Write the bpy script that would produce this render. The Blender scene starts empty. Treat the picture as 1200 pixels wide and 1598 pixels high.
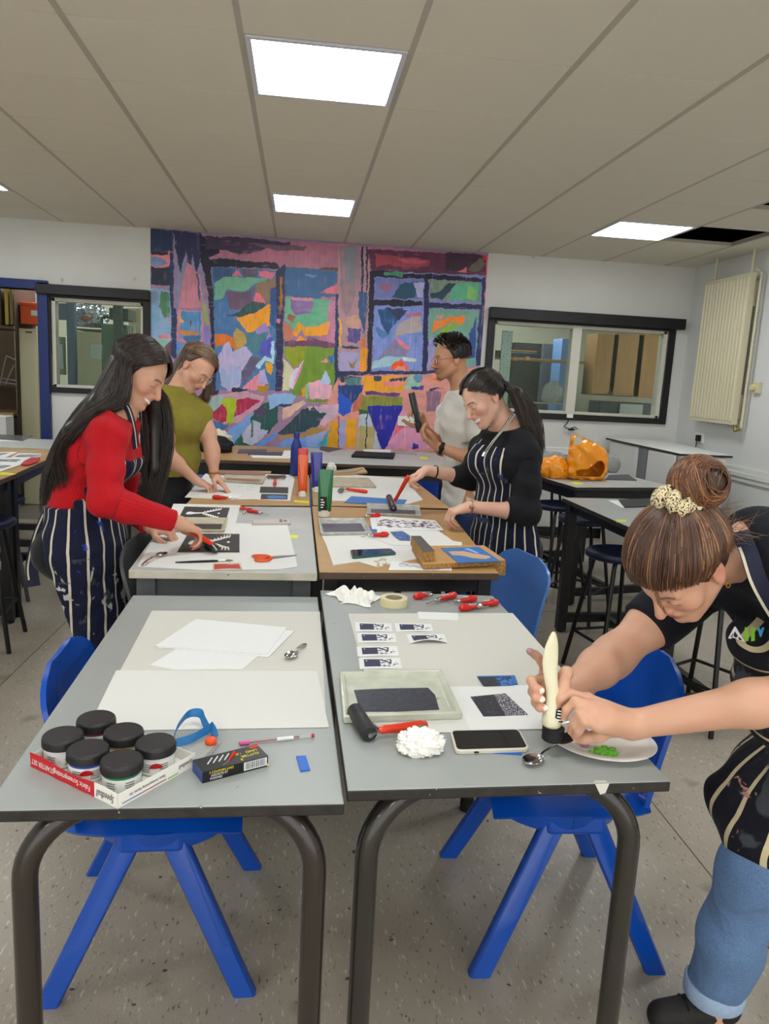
import bpy, bmesh, math, random
import numpy as np
from mathutils import Vector, Matrix
random.seed(7)
SC = bpy.context.scene
COL = SC.collection
PI = math.pi
# ---------- camera calibration (1200 x 1598 frame) ----------
FPX = 1181.0
CR = np.array([0.99261496, -0.10984046, 0.05148407]); CU = np.array([-0.03080436, 0.18226417, 0.98276694]); CF = np.array([0.11733127, 0.97709511, -0.17753458])
CAM = np.array([0, 0, 1.475])
def _ray(x, y): return CF + CR * (x - 600) / FPX - CU * (y - 799) / FPX
def Z(x, y, z):
    "point of the horizontal plane at height z seen at pixel x,y"
    d = _ray(x, y); return Vector(CAM + d * (z - CAM[2]) / d[2])
def D(x, y, Y):
    "point of the vertical plane at distance Y seen at pixel x,y"
    d = _ray(x, y); return Vector(CAM + d * Y / d[1])
cd = bpy.data.cameras.new('camera'); co = bpy.data.objects.new('camera', cd); COL.objects.link(co)
_r, _u, _f = Vector(CR), Vector(CU), Vector(CF)
co.matrix_world = Matrix(((_r.x, _u.x, -_f.x, 0), (_r.y, _u.y, -_f.y, 0), (_r.z, _u.z, -_f.z, 1.475), (0, 0, 0, 1)))
cd.sensor_fit = 'HORIZONTAL'; cd.sensor_width = 36; cd.lens = 36 * FPX / 1200; cd.clip_start = .02
SC.camera = co
SC.view_settings.view_transform = 'Standard'; SC.view_settings.look = 'None'; SC.view_settings.gamma = 1
SC.view_settings.use_curve_mapping = False; SC.view_settings.exposure = 0.1
# ---------- colours and materials ----------
def lin(h):
    if isinstance(h, (tuple, list)): return tuple(h[:3]) + (1,)
    h = h.lstrip('#'); c = [int(h[i:i + 2], 16) / 255 for i in (0, 2, 4)]
    return tuple(x / 12.92 if x <= .04045 else ((x + .055) / 1.055) ** 2.4 for x in c) + (1,)
_M = {}
def mat(name, col='#808080', rough=.5, metal=0., noise=None, bump=None, trans=0, emis=0, coat=0, attr=None, spec=.5, sss=0, specks=None, ior=1.45, alpha=1, stretch=None, sheen=0):
    if name in _M: return _M[name]
    m = bpy.data.materials.new(name); _M[name] = m; m.use_nodes = True
    nt = m.node_tree; b = nt.nodes['Principled BSDF']; L = nt.links
    c = lin(col); b.inputs['Base Color'].default_value = c
    b.inputs['Roughness'].default_value = rough; b.inputs['Metallic'].default_value = metal
    b.inputs['Specular IOR Level'].default_value = spec; b.inputs['IOR'].default_value = ior
    b.inputs['Transmission Weight'].default_value = trans; b.inputs['Coat Weight'].default_value = coat
    b.inputs['Alpha'].default_value = alpha; b.inputs['Sheen Weight'].default_value = sheen
    if sss: b.inputs['Subsurface Weight'].default_value = sss; b.inputs['Subsurface Radius'].default_value = (.012, .005, .003); b.inputs['Subsurface Scale'].default_value = 1
    if emis: b.inputs['Emission Color'].default_value = c; b.inputs['Emission Strength'].default_value = emis
    src = None
    if attr:
        a = nt.nodes.new('ShaderNodeAttribute'); a.attribute_name = attr; src = a.outputs['Color']
    tc = nt.nodes.new('ShaderNodeTexCoord'); co_ = tc.outputs['Object']
    if stretch:
        mp = nt.nodes.new('ShaderNodeMapping'); mp.inputs['Scale'].default_value = stretch; L.new(co_, mp.inputs[0]); co_ = mp.outputs[0]
    def mix(fac, a, bcol, mode='MIX'):
        x = nt.nodes.new('ShaderNodeMix'); x.data_type = 'RGBA'; x.blend_type = mode
        if isinstance(fac, float): x.inputs[0].default_value = fac
        else: L.new(fac, x.inputs[0])
        if isinstance(a, tuple): x.inputs[6].default_value = a
        else: L.new(a, x.inputs[6])
        if isinstance(bcol, tuple): x.inputs[7].default_value = bcol
        else: L.new(bcol, x.inputs[7])
        return x.outputs[2]
    if noise:      # (scale, other colour, sharpness)
        n = nt.nodes.new('ShaderNodeTexNoise'); n.inputs['Scale'].default_value = noise[0]; n.inputs['Detail'].default_value = 5; L.new(co_, n.inputs['Vector'])
        mr = nt.nodes.new('ShaderNodeMapRange'); s = noise[2] if len(noise) > 2 else .25
        ce = noise[3] if len(noise) > 3 else .5
        mr.inputs[1].default_value = ce - s; mr.inputs[2].default_value = ce + s; L.new(n.outputs[0], mr.inputs[0])
        src = mix(mr.outputs[0], src if src else c, lin(noise[1]))
    for sp in (specks or []):   # (scale, colour, threshold)
        n = nt.nodes.new('ShaderNodeTexNoise'); n.inputs['Scale'].default_value = sp[0]; n.inputs['Detail'].default_value = 2; L.new(co_, n.inputs['Vector'])
        mr = nt.nodes.new('ShaderNodeMapRange'); mr.inputs[1].default_value = sp[2]; mr.inputs[2].default_value = sp[2] + .03; L.new(n.outputs[0], mr.inputs[0])
        src = mix(mr.outputs[0], src if src else c, lin(sp[1]))
    if src: L.new(src, b.inputs['Base Color'])
    if bump:       # (scale, distance)
        n = nt.nodes.new('ShaderNodeTexNoise'); n.inputs['Scale'].default_value = bump[0]; n.inputs['Detail'].default_value = 4; L.new(co_, n.inputs['Vector'])
        bp = nt.nodes.new('ShaderNodeBump'); bp.inputs['Distance'].default_value = bump[1]; bp.inputs['Strength'].default_value = 1
        L.new(n.outputs[0], bp.inputs['Height']); L.new(bp.outputs[0], b.inputs['Normal'])
    m['_src'] = 1
    return m
# ---------- objects ----------
def tag(o, label, cat, group=None):
    o['label'] = label; o['category'] = cat
    if group: o['group'] = group
    return o
def thing(name, label, cat, loc=(0, 0, 0), group=None):
    o = bpy.data.objects.new(name, None); COL.objects.link(o); o.location = loc; o.empty_display_size = .05
    return tag(o, label, cat, group)
def chain_org(p):
    v = Vector((0, 0, 0))
    while p: v += p.location; p = p.parent
    return v
class MB:
    def __init__(s): s.v = []; s.f = []; s.m = []; s.ms = []
    def mi(s, m):
        if m not in s.ms: s.ms.append(m)
        return s.ms.index(m)
    def add(s, vs, fs, m, M=None):
        b = len(s.v); s.v += [tuple(M @ Vector(v)) if M else tuple(v) for v in vs]
        i = s.mi(m)
        for f in fs: s.f.append([b + k for k in f]); s.m.append(i)
        return s
    def box(s, x0, x1, y0, y1, z0, z1, m, M=None):
        vs = [(x, y, z) for z in (z0, z1) for y in (y0, y1) for x in (x0, x1)]
        return s.add(vs, [(0, 2, 3, 1), (4, 5, 7, 6), (0, 1, 5, 4), (2, 6, 7, 3), (0, 4, 6, 2), (1, 3, 7, 5)], m, M)
    def prism(s, pts, z0, z1, m, M=None, top=None):
        p = [(q[0], q[1]) for q in pts]
        if sum(p[i][0] * p[(i + 1) % len(p)][1] - p[(i + 1) % len(p)][0] * p[i][1] for i in range(len(p))) < 0: p = p[::-1]
        n = len(p); vs = [(x, y, z0) for x, y in p] + [(x, y, z1) for x, y in p]
        s.add(vs, [tuple(range(n))[::-1]] + [(i, (i + 1) % n, n + (i + 1) % n, n + i) for i in range(n)], m, M)
        b = len(s.v) - n; s.f.append(list(range(b, b + n))); s.m.append(s.mi(top or m)); return s
    def quad(s, a, b, c, d, m): return s.add([a, b, c, d], [(0, 1, 2, 3)], m)
    def tube(s, pts, r, m, n=10, M=None, cap=True, flat=None):
        P = [Vector(p) for p in pts]; k = len(P); R = r if isinstance(r, (list, tuple)) else [r] * k
        vs = []; fs = []; ref = None
        for i in range(k):
            t = (P[min(i + 1, k - 1)] - P[max(i - 1, 0)])
            if t.length < 1e-9: t = Vector((0, 0, 1))
            t.normalize()
            if ref is None:
                ref = Vector((0, 0, 1)) if abs(t.z) < .9 else Vector((1, 0, 0))
                if flat: ref = Vector(flat[0])
            a = ref - t * ref.dot(t); a.normalize(); ref = a; b = t.cross(a)
            fl = flat[1] if flat else 1
            for j in range(n):
                w = 2 * PI * j / n; vs.append(P[i] + (a * math.cos(w) + b * math.sin(w) * fl) * R[i])
        for i in range(k - 1):
            for j in range(n):
                fs.append((i * n + j, i * n + (j + 1) % n, (i + 1) * n + (j + 1) % n, (i + 1) * n + j))
        if cap: fs.append(tuple(range(n))[::-1]); fs.append(tuple((k - 1) * n + j for j in range(n)))
        return s.add(vs, fs, m, M)
    def lathe(s, prof, m, n=32, M=None, ex=1, ey=1):
        vs = []; fs = []; k = len(prof)
        for r, z in prof:
            for j in range(n): w = 2 * PI * j / n; vs.append((r * math.cos(w) * ex, r * math.sin(w) * ey, z))
        for i in range(k - 1):
            for j in range(n): fs.append((i * n + j, i * n + (j + 1) % n, (i + 1) * n + (j + 1) % n, (i + 1) * n + j))
        if prof[0][0] > 1e-6: fs.append(tuple(range(n))[::-1])
        if prof[-1][0] > 1e-6: fs.append(tuple((k - 1) * n + j for j in range(n)))
        return s.add(vs, fs, m, M)
    def grid(s, fn, nu, nv, m, M=None, thick=0):
        vs = [Vector(fn(i / nu, j / nv)) for j in range(nv + 1) for i in range(nu + 1)]
        fs = [(j * (nu + 1) + i, j * (nu + 1) + i + 1, (j + 1) * (nu + 1) + i + 1, (j + 1) * (nu + 1) + i) for j in range(nv) for i in range(nu)]
        if not thick: return s.add(vs, fs, m, M)
        W = nu + 1; nn = []
        for j in range(nv + 1):
            for i in range(nu + 1):
                a = vs[j * W + min(i + 1, nu)] - vs[j * W + max(i - 1, 0)]; b = vs[min(j + 1, nv) * W + i] - vs[max(j - 1, 0) * W + i]
                n_ = a.cross(b); nn.append(n_.normalized() if n_.length > 1e-12 else Vector((0, 0, 1)))
        N = len(vs); lo = [vs[i] - nn[i] * thick for i in range(N)]
        fs2 = [tuple(N + k for k in f[::-1]) for f in fs]
        bd = [i for i in range(W)] + [j * W + nu for j in range(1, nv + 1)] + [nv * W + i for i in range(nu - 1, -1, -1)] + [j * W for j in range(nv - 1, 0, -1)]
        sd = [(bd[k], N + bd[k], N + bd[(k + 1) % len(bd)], bd[(k + 1) % len(bd)]) for k in range(len(bd))]
        return s.add(vs + lo, fs + fs2 + sd, m, M)
    def ball(s, c, r, m, n=16, sc=(1, 1, 1)):
        k = max(6, n // 2); pr = [(math.sin(PI * i / k) * r if 0 < i < k else 0.0, -math.cos(PI * i / k) * r) for i in range(k + 1)]
        return s.lathe(pr, m, n, Matrix.Translation(Vector(c)) @ Matrix.Diagonal(Vector(sc)).to_4x4())
    def text(s, txt, m, size, M, depth=.0002, align='CENTER', sx=1, shear=0):
        cu = bpy.data.curves.new('t', 'FONT'); cu.body = txt; cu.size = size; cu.align_x = align; cu.align_y = 'CENTER'; cu.extrude = depth; cu.shear = shear; cu.resolution_u = 3
        ob = bpy.data.objects.new('t', cu); me = ob.to_mesh(); S = Matrix.Diagonal((sx, 1, 1, 1))
        s.add([S @ v.co for v in me.vertices], [tuple(p.vertices) for p in me.polygons], m, M)
        ob.to_mesh_clear(); bpy.data.objects.remove(ob); bpy.data.curves.remove(cu); return s
    def build(s, name, parent=None, smooth=35, bevel=0, kind=None, seg=2, subs=0):
        me = bpy.data.meshes.new(name); V = s.v
        if parent: org = chain_org(parent)
        elif kind == 'structure' or not V: org = Vector((0, 0, 0))
        else:
            a = np.array(V); lo = a.min(0); hi = a.max(0); org = Vector(((lo[0] + hi[0]) / 2, (lo[1] + hi[1]) / 2, lo[2]))
        me.from_pydata([(v[0] - org.x, v[1] - org.y, v[2] - org.z) for v in V], [], s.f)
        for m in s.ms: me.materials.append(m)
        me.polygons.foreach_set('material_index', s.m); me.update()
        if smooth:
            bm = bmesh.new(); bm.from_mesh(me)
            if smooth < 180: bmesh.ops.remove_doubles(bm, verts=bm.verts, dist=1e-6)
            bmesh.ops.recalc_face_normals(bm, faces=bm.faces) if kind != 'open' else None
            bm.to_mesh(me); bm.free()
            me.shade_smooth(); me.set_sharp_from_angle(angle=math.radians(smooth))
        o = bpy.data.objects.new(name, me); COL.objects.link(o)
        if parent: o.parent = parent
        else: o.location = org
        if kind in ('structure', 'stuff'): o['kind'] = kind
        if bevel:
            b = o.modifiers.new('bevel', 'BEVEL'); b.width = bevel; b.segments = seg; b.limit_method = 'ANGLE'; b.angle_limit = math.radians(40)
        if subs:
            b = o.modifiers.new('sub', 'SUBSURF'); b.levels = subs; b.render_levels = subs
        return o
def copy_tree(o, parent=None, loc=None, rz=None, label=None, group=None):
    c = o.copy(); COL.objects.link(c); c.parent = parent
    if loc is not None: c.location = loc
    if rz is not None: c.rotation_euler = (0, 0, rz)
    if label: c['label'] = label
    if group: c['group'] = group
    for ch in list(o.children): copy_tree(ch, c)
    return c
def arc(c, r, a0, a1, n=8):
    return [(c[0] + r * math.cos(a0 + (a1 - a0) * i / n), c[1] + r * math.sin(a0 + (a1 - a0) * i / n)) for i in range(n + 1)]
def T(x, y, z, rz=0, rx=0, ry=0): return Matrix.Translation((x, y, z)) @ Matrix.Rotation(rz, 4, 'Z') @ Matrix.Rotation(rx, 4, 'X') @ Matrix.Rotation(ry, 4, 'Y')
# smooth random lattice noise with numpy
def vnoise(shape, cells, rng):
    g = rng.random((cells[0] + 3, cells[1] + 3)).astype(np.float32)
    y = np.linspace(0, cells[0], shape[0], dtype=np.float32) ; x = np.linspace(0, cells[1], shape[1], dtype=np.float32)
    iy = y.astype(int); ix = x.astype(int); fy = (y - iy)[:, None]; fx = (x - ix)[None, :]
    fy = fy * fy * (3 - 2 * fy); fx = fx * fx * (3 - 2 * fx)
    a = g[iy][:, ix]; b = g[iy][:, ix + 1]; c = g[iy + 1][:, ix]; d = g[iy + 1][:, ix + 1]
    return (a * (1 - fx) + b * fx) * (1 - fy) + (c * (1 - fx) + d * fx) * fy
# ================= ROOM =================
CZ = 1.475 + 1.14124; YW = 7.043; XR = 3.667; XL = -3.4; YF = -2.6; GX = -.23727; GY = 2.9248
m_wall = mat('wall_paint', '#d9d9d4', .75, noise=(2.2, '#cdcdc8', .3), bump=(60, .0006), specks=[(9, '#bdbcb6', .76)])
m_wallr = mat('wall_paint_side', '#dadbd9', .7, noise=(1.5, '#cfd0ce', .3), bump=(50, .0006), specks=[(14, '#b9b9b5', .77)])
m_tile = mat('ceiling_tile', '#dfd9c9', .9, noise=(180, '#d6d0be', .3), bump=(260, .0008))
m_bar = mat('ceiling_bar', '#b3ae9e', .6)
m_void_shade = mat('void_shade_black', '#050403', 1, spec=0)  # near-black colour stands in for the shade above the missing tiles
m_glass = mat('window_glass', '#f4fff8', .02, trans=1, ior=1.03, spec=.5)
m_black = mat('black_paint', '#0e0e10', .5, noise=(20, '#151517', .3), specks=[(120, '#55555a', .78)])
m_cream = mat('cream_metal', '#cfc9ab', .45)
m_frame = mat('pale_frame', '#cfcdbf', .5)
m_blue = mat('blue_frame_paint', '#162a66', .45, specks=[(60, '#8a93b0', .79)])
# floor: worn vinyl with streaks and welded seams
def floor_mat():
    m = bpy.data.materials.new('vinyl_floor'); m.use_nodes = True; nt = m.node_tree; N = nt.nodes; L = nt.links; b = N['Principled BSDF']
    tc = N.new('ShaderNodeTexCoord')
    def nz(scale, st, det=3, rot=0):
        mp = N.new('ShaderNodeMapping'); mp.inputs['Scale'].default_value = st; mp.inputs['Rotation'].default_value = (0, 0, rot); L.new(tc.outputs['Object'], mp.inputs[0])
        n = N.new('ShaderNodeTexNoise'); n.inputs['Scale'].default_value = scale; n.inputs['Detail'].default_value = det; L.new(mp.outputs[0], n.inputs['Vector']); return n.outputs[0]
    def ramp(f, a, c):
        r = N.new('ShaderNodeMapRange'); r.inputs[1].default_value = a; r.inputs[2].default_value = c; L.new(f, r.inputs[0]); return r.outputs[0]
    def mx(f, a, c):
        x = N.new('ShaderNodeMix'); x.data_type = 'RGBA'; L.new(f, x.inputs[0])
        for i, q in ((6, a), (7, c)):
            if isinstance(q, tuple): x.inputs[i].default_value = q
            else: L.new(q, x.inputs[i])
        return x.outputs[2]
    base = mx(ramp(nz(1.6, (1, 1, 1)), .3, .7), lin('#b0a798'), lin('#9a9182'))
    base = mx(ramp(nz(95, (1, .28, 1), 2, .35), .62, .70), base, lin('#c6bfae'))
    base = mx(ramp(nz(110, (1, .3, 1), 2, -.3), .64, .71), base, lin('#6f6656'))
    base = mx(ramp(nz(40, (1, 1, 1), 1), .74, .76), base, lin('#4a4238'))
    base = mx(ramp(nz(5, (1, 1, 1), 5), .62, .75), base, lin('#7c7464'))
    L.new(base, b.inputs['Base Color']); rr = N.new('ShaderNodeMapRange'); L.new(nz(3, (1, 1, 1)), rr.inputs[0]); rr.inputs[3].default_value = .22; rr.inputs[4].default_value = .42
    L.new(rr.outputs[0], b.inputs['Roughness'])
    bp = N.new('ShaderNodeBump'); bp.inputs['Distance'].default_value = .0006; L.new(nz(150, (1, 1, 1)), bp.inputs['Height']); L.new(bp.outputs[0], b.inputs['Normal'])
    return m
m_floor = floor_mat(); m_seam = mat('floor_seam', '#4c463a', .7)
f = MB(); f.box(XL, XR, YF, YW, -.1, 0, m_floor); f.build('floor', kind='structure', smooth=0)
f = MB()
def seam(p, q):
    p = Vector(p); q = Vector(q); d = (q - p).normalized(); n = Vector((-d.y, d.x, 0)) * .0018
    f.prism([p + n, q + n, q - n, p - n], -.0005, .0006, m_seam)
def fl(x, y): return Z(x, y, 0)
a = fl(482, 1340); b = fl(492, 1598); d = (a - b); seam(b - d * 3, a + d * 12)
for (p, q, k0, k1) in ((fl(1000, 1230), fl(1112, 1370), 6, 4), (fl(0, 1070), fl(95, 978), 3, 5), (fl(838, 875), fl(1190, 885), 2, 2), (fl(905, 955), fl(1190, 960), 2, 2)):
    seam(p - (q - p) * k0 * .5, q + (q - p) * k1 * .5)
f.build('trim_1', kind='structure', smooth=0)
# ceiling
LIGHTS = [(0, 0), (0, 4), (4, 4), (-4, 4), (4, 0), (-4, 0), (0, -4), (4, -4), (-4, -4), (0, -8), (4, -8), (-4, -8)]
HOLES = [(5, 4), (5, 2)]
i0 = math.floor((XL - GX) / .6); i1 = math.ceil((XR - GX) / .6); j0 = math.floor((YF - GY) / .6); j1 = math.ceil((YW - GY) / .6)
c = MB(); g = MB()
for i in range(i0, i1):
    for j in range(j0, j1):
        if (i, j) in LIGHTS or (i, j) in HOLES: continue
        x0 = max(GX + .6 * i + .010, XL); x1 = min(GX + .6 * (i + 1) - .010, XR); y0 = max(GY + .6 * j + .003, YF); y1 = min(GY + .6 * (j + 1) - .003, YW)
        if x1 - x0 < .02 or y1 - y0 < .02: continue
        c.box(x0, x1, y0, y1, CZ + .001 * ((i * 7 + j * 3) % 3), CZ + .016, m_tile)
c.build('ceiling', kind='structure', smooth=0)
for i in range(i0, i1 + 1):
    x = GX + .6 * i
    if XL < x < XR: g.box(x - .012, x + .012, YF, YW, CZ + .0005, CZ + .03, m_bar)
for j in range(j0, j1 + 1):
    y = GY + .6 * j
    if YF < y < YW: g.box(XL, XR, y - .010, y + .010, CZ + .004, CZ + .028, m_bar)
g.build('trim_2', kind='structure', smooth=0)
v = MB(); v.box(XL, XR, YF, YW, CZ + .5, CZ + .55, m_void_shade)
for (i, j) in HOLES:  # added black boxes line each hole and keep the room light out
    x, y = GX + .6 * i, GY + .6 * j
    for (a, b_, c_, d_) in ((-.05, -.012, -.05, .65), (.612, .65, -.05, .65), (-.012, .612, -.05, -.012), (-.012, .612, .612, .65)): v.box(x + a, x + b_, y + c_, y + d_, CZ + .03, CZ + .5, m_void_shade)
v.build('ceiling_void_shade', kind='structure', smooth=0)
m_lit = mat('light_diffuser', '#ffffff', .5, emis=1.0); m_lit.node_tree.nodes['Principled BSDF'].inputs['Emission Color'].default_value = (.93, .97, 1, 1)
m_lit.node_tree.nodes['Principled BSDF'].inputs['Emission Strength'].default_value = 17
m_lframe = mat('light_frame', '#cfd3da', .4)
lname = {(0, 0): 'largest bright square ceiling light nearest the viewer', (0, 4): 'square ceiling light just in front of the painted mural', (4, 4): 'square ceiling light beside the missing ceiling tile',
         (-4, 4): 'square ceiling light cut off at the far left edge of the photo'}
for k, (i, j) in enumerate(LIGHTS):
    x = GX + .6 * i; y = GY + .6 * j
    lab = lname.get((i, j), 'square ceiling light above and behind the viewer, outside the photo')
    t = thing('ceiling_light', lab, 'light', (x + .3, y + .3, CZ), 'recessed ceiling lights')
    fr = MB()
    for (a0, a1, b0, b1) in ((.012, .032, .012, .588), (.568, .588, .012, .588), (.032, .568, .012, .032), (.032, .568, .568, .588)):
        fr.box(x + a0, x + a1, y + b0, y + b1, CZ - .004, CZ + .03, m_lframe)
    fr.build('frame', t, smooth=0)
    p = MB(); p.box(x + .032, x + .568, y + .032, y + .568, CZ + .002, CZ + .012, m_lit); p.build('diffuser', t, smooth=0)
# walls
def wall_holes(name, axis, pos, th, a0, a1, z0, z1, holes, m):
    xs = sorted({a0, a1} | {h[k] for h in holes for k in (0, 1)}); zs = sorted({z0, z1} | {h[k] for h in holes for k in (2, 3)})
    w = MB()
    for i in range(len(xs) - 1):
        for j in range(len(zs) - 1):
            cx = (xs[i] + xs[i + 1]) / 2; cz = (zs[j] + zs[j + 1]) / 2
            if any(h[0] < cx < h[1] and h[2] < cz < h[3] for h in holes): continue
            if axis == 'Y': w.box(xs[i], xs[i + 1], pos, pos + th, zs[j], zs[j + 1], m)
            else: w.box(pos, pos + th, xs[i], xs[i + 1], zs[j], zs[j + 1], m)
    return w.build(name, kind='structure', smooth=0)
W = lambda x, y: D(x, y, YW)
w1 = (W(80, 520).x, W(224, 520).x, W(130, 606).z, W(150, 468).z)
w2 = (W(768, 560).x, W(1036, 580).x, W(860, 645).z, W(900, 508).z)
dr = (-3.1, W(63, 560).x, 0, W(30, 450).z)
wall_holes('wall_back', 'Y', YW, .14, XL, XR, 0, CZ + .5, [w1, w2, dr], m_wall)
w = MB(); w.box(XR, XR + .12, YF, YW + .14, 0, CZ + .5, m_wallr); w.build('wall_right', kind='structure', smooth=0)
w = MB(); w.box(XL - .12, XL, YF, YW + .14, 0, CZ + .5, m_wall); w.build('wall_left', kind='structure', smooth=0)
wd_ = bpy.data.worlds.new('world'); SC.world = wd_; wd_.use_nodes = True
wd_.node_tree.nodes['Background'].inputs[0].default_value = (1, .98, .95, 1); wd_.node_tree.nodes['Background'].inputs[1].default_value = 2.1
# skirting, dado rail
w = MB(); w.box(dr[1] + .06, XR, YW - .018, YW, 0, .10, m_black); w.box(XR - .018, XR, YF, YW, 0, .10, m_black); w.build('baseboard_back', kind='structure', smooth=0)
zr = D(1180, 731, 5.6).z
w = MB()
m_dado = mat('dado_paint', '#dcdcd8', .5)
w.box(1.75, XR, YW - .03, YW, .80, .84, m_dado); w.box(1.75, XR, YW - .018, YW, .76, .88, m_dado)
w.box(XR - .03, XR, 0, YW, .80, .84, m_dado); w.box(XR - .018, XR, 0, YW, .76, .88, m_dado)
w.build('trim_3', kind='structure', bevel=.004)
# windows
def window(n, h, ox0, ox1, head_z, bottom, mull):
    t = bpy.data.objects.new('window_%d' % n, None); COL.objects.link(t); t['kind'] = 'structure'; t.location = ((h[0] + h[1]) / 2, YW, h[2])
    fr = MB(); y0 = YW - .03; y1 = YW + .02
    fr.box(ox0, h[0], y0, y1, bottom, head_z[0], m_black); fr.box(h[1], ox1, y0, y1, bottom, head_z[0], m_black)
    fr.box(h[0], h[1], y0, y1, bottom, h[2], m_black); fr.box(h[0], h[1], y0, y1, h[3], head_z[0], m_black)
    fr.build('window_frame', t, bevel=.003)
    hb = MB(); hb.box(ox0 - head_z[2], ox1 + head_z[3], YW - .085, YW + .0, head_z[0], head_z[1], m_black); hb.build('head_board', t, bevel=.003)
    inn = MB(); a = .03
    inn.box(h[0], h[0] + a, YW + .02, YW + .12, h[2], h[3], m_frame); inn.box(h[1] - a, h[1], YW + .02, YW + .12, h[2], h[3], m_frame)
    inn.box(h[0], h[1], YW + .02, YW + .12, h[2], h[2] + a * .8, m_frame); inn.box(h[0], h[1], YW + .02, YW + .12, h[3] - a, h[3], m_frame)
    for mx in mull: inn.box(mx - .045, mx + .045, YW + .01, YW + .10, h[2], h[3], m_frame)
    inn.build('window_sash', t, bevel=.002)
    gl = MB(); edges = [h[0] + a] + [q for mx in mull for q in (mx - .045, mx + .045)] + [h[1] - a]
    for k in range(0, len(edges), 2): gl.box(edges[k], edges[k + 1], YW + .05, YW + .055, h[2] + .02, h[3] - .02, m_glass)
    gl.build('pane', t, smooth=0)
    wi = MB(); mw = mat('mesh_wire', '#8d9188', .4, .6); x = h[0] + a
    while x < h[1] - a:
        wi.box(x, x + .0011, YW + .057, YW + .0581, h[2] + .02, h[3] - .02, mw); x += .0135
    z = h[2] + .02
    while z < h[3] - .02:
        wi.box(h[0] + a, h[1] - a, YW + .0585, YW + .0595, z, z + .0011, mw); z += .0135
    wi.build('wire_mesh', t, smooth=0)
window(1, w1, W(63, 560).x, W(235, 520).x, (W(150, 468).z + .02, W(150, 449).z, .0, .0), W(150, 615).z, [])
window(2, w2, W(757, 560).x, W(1046, 580).x, (W(900, 508).z + .015, W(900, 492).z + .02, .0, .06), W(860, 654).z, [W(895, 590).x])
# door frame of the store room
d = MB(); dx = dr[1]
d.box(dx, dx + .085, YW - .05, YW + .14, 0, dr[3] + .06, m_blue); d.box(dr[0], dx + .085, YW - .05, YW + .14, dr[3], dr[3] + .075, m_blue)
d.box(dr[0] - .08, dr[0], YW - .05, YW + .14, 0, dr[3] + .075, m_blue)
d.build('door_1', kind='structure', bevel=.004)
# rooms behind
m_bw = mat('backroom_wall', '#c9c8b6', .8); m_bf = mat('backroom_floor', '#6d675c', .6)
b = MB(); YB = YW + 2.6
b.box(XL - .5, XR + .5, YB, YB + .1, 0, CZ, m_bw); b.box(XL - .5, XL - .4, YW + .14, YB, 0, CZ, m_bw); b.box(XR + .4, XR + .5, YW + .14, YB, 0, CZ, m_bw)
b.box(.6, .7, YW + .14, YB, 0, CZ, m_bw)
b.build('wall_store', kind='structure', smooth=0)
b = MB(); b.box(XL - .5, XR + .5, YW + .14, YB, -.1, 0, m_bf); b.build('floor_store', kind='structure', smooth=0)
b = MB(); b.box(XL - .5, XR + .5, YW + .14, YB, CZ, CZ + .08, mat('backroom_ceiling', '#c9c6b8', .9)); b.build('ceiling_store', kind='structure', smooth=0)
m_lit2 = mat('store_diffuser', '#ffffff', .5, emis=22)
for (x, lab) in ((-2.5, 'square ceiling light inside the store room behind the doorway'), (-.8, 'square ceiling light inside the store room behind the painted wall'), (2.4, 'square ceiling light inside the room behind the wide window')):
    t = thing('ceiling_light', lab, 'light', (x, YW + 1.3, CZ), 'recessed ceiling lights')
    p = MB(); p.box(x - .29, x + .29, YW + 1.01, YW + 1.59, CZ - .012, CZ - .002, m_lit2); p.build('diffuser', t, smooth=0)
    p = MB(); p.box(x - .31, x + .31, YW + .99, YW + 1.61, CZ - .004, CZ - .001, m_lframe); p.build('frame', t, smooth=0)
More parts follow.
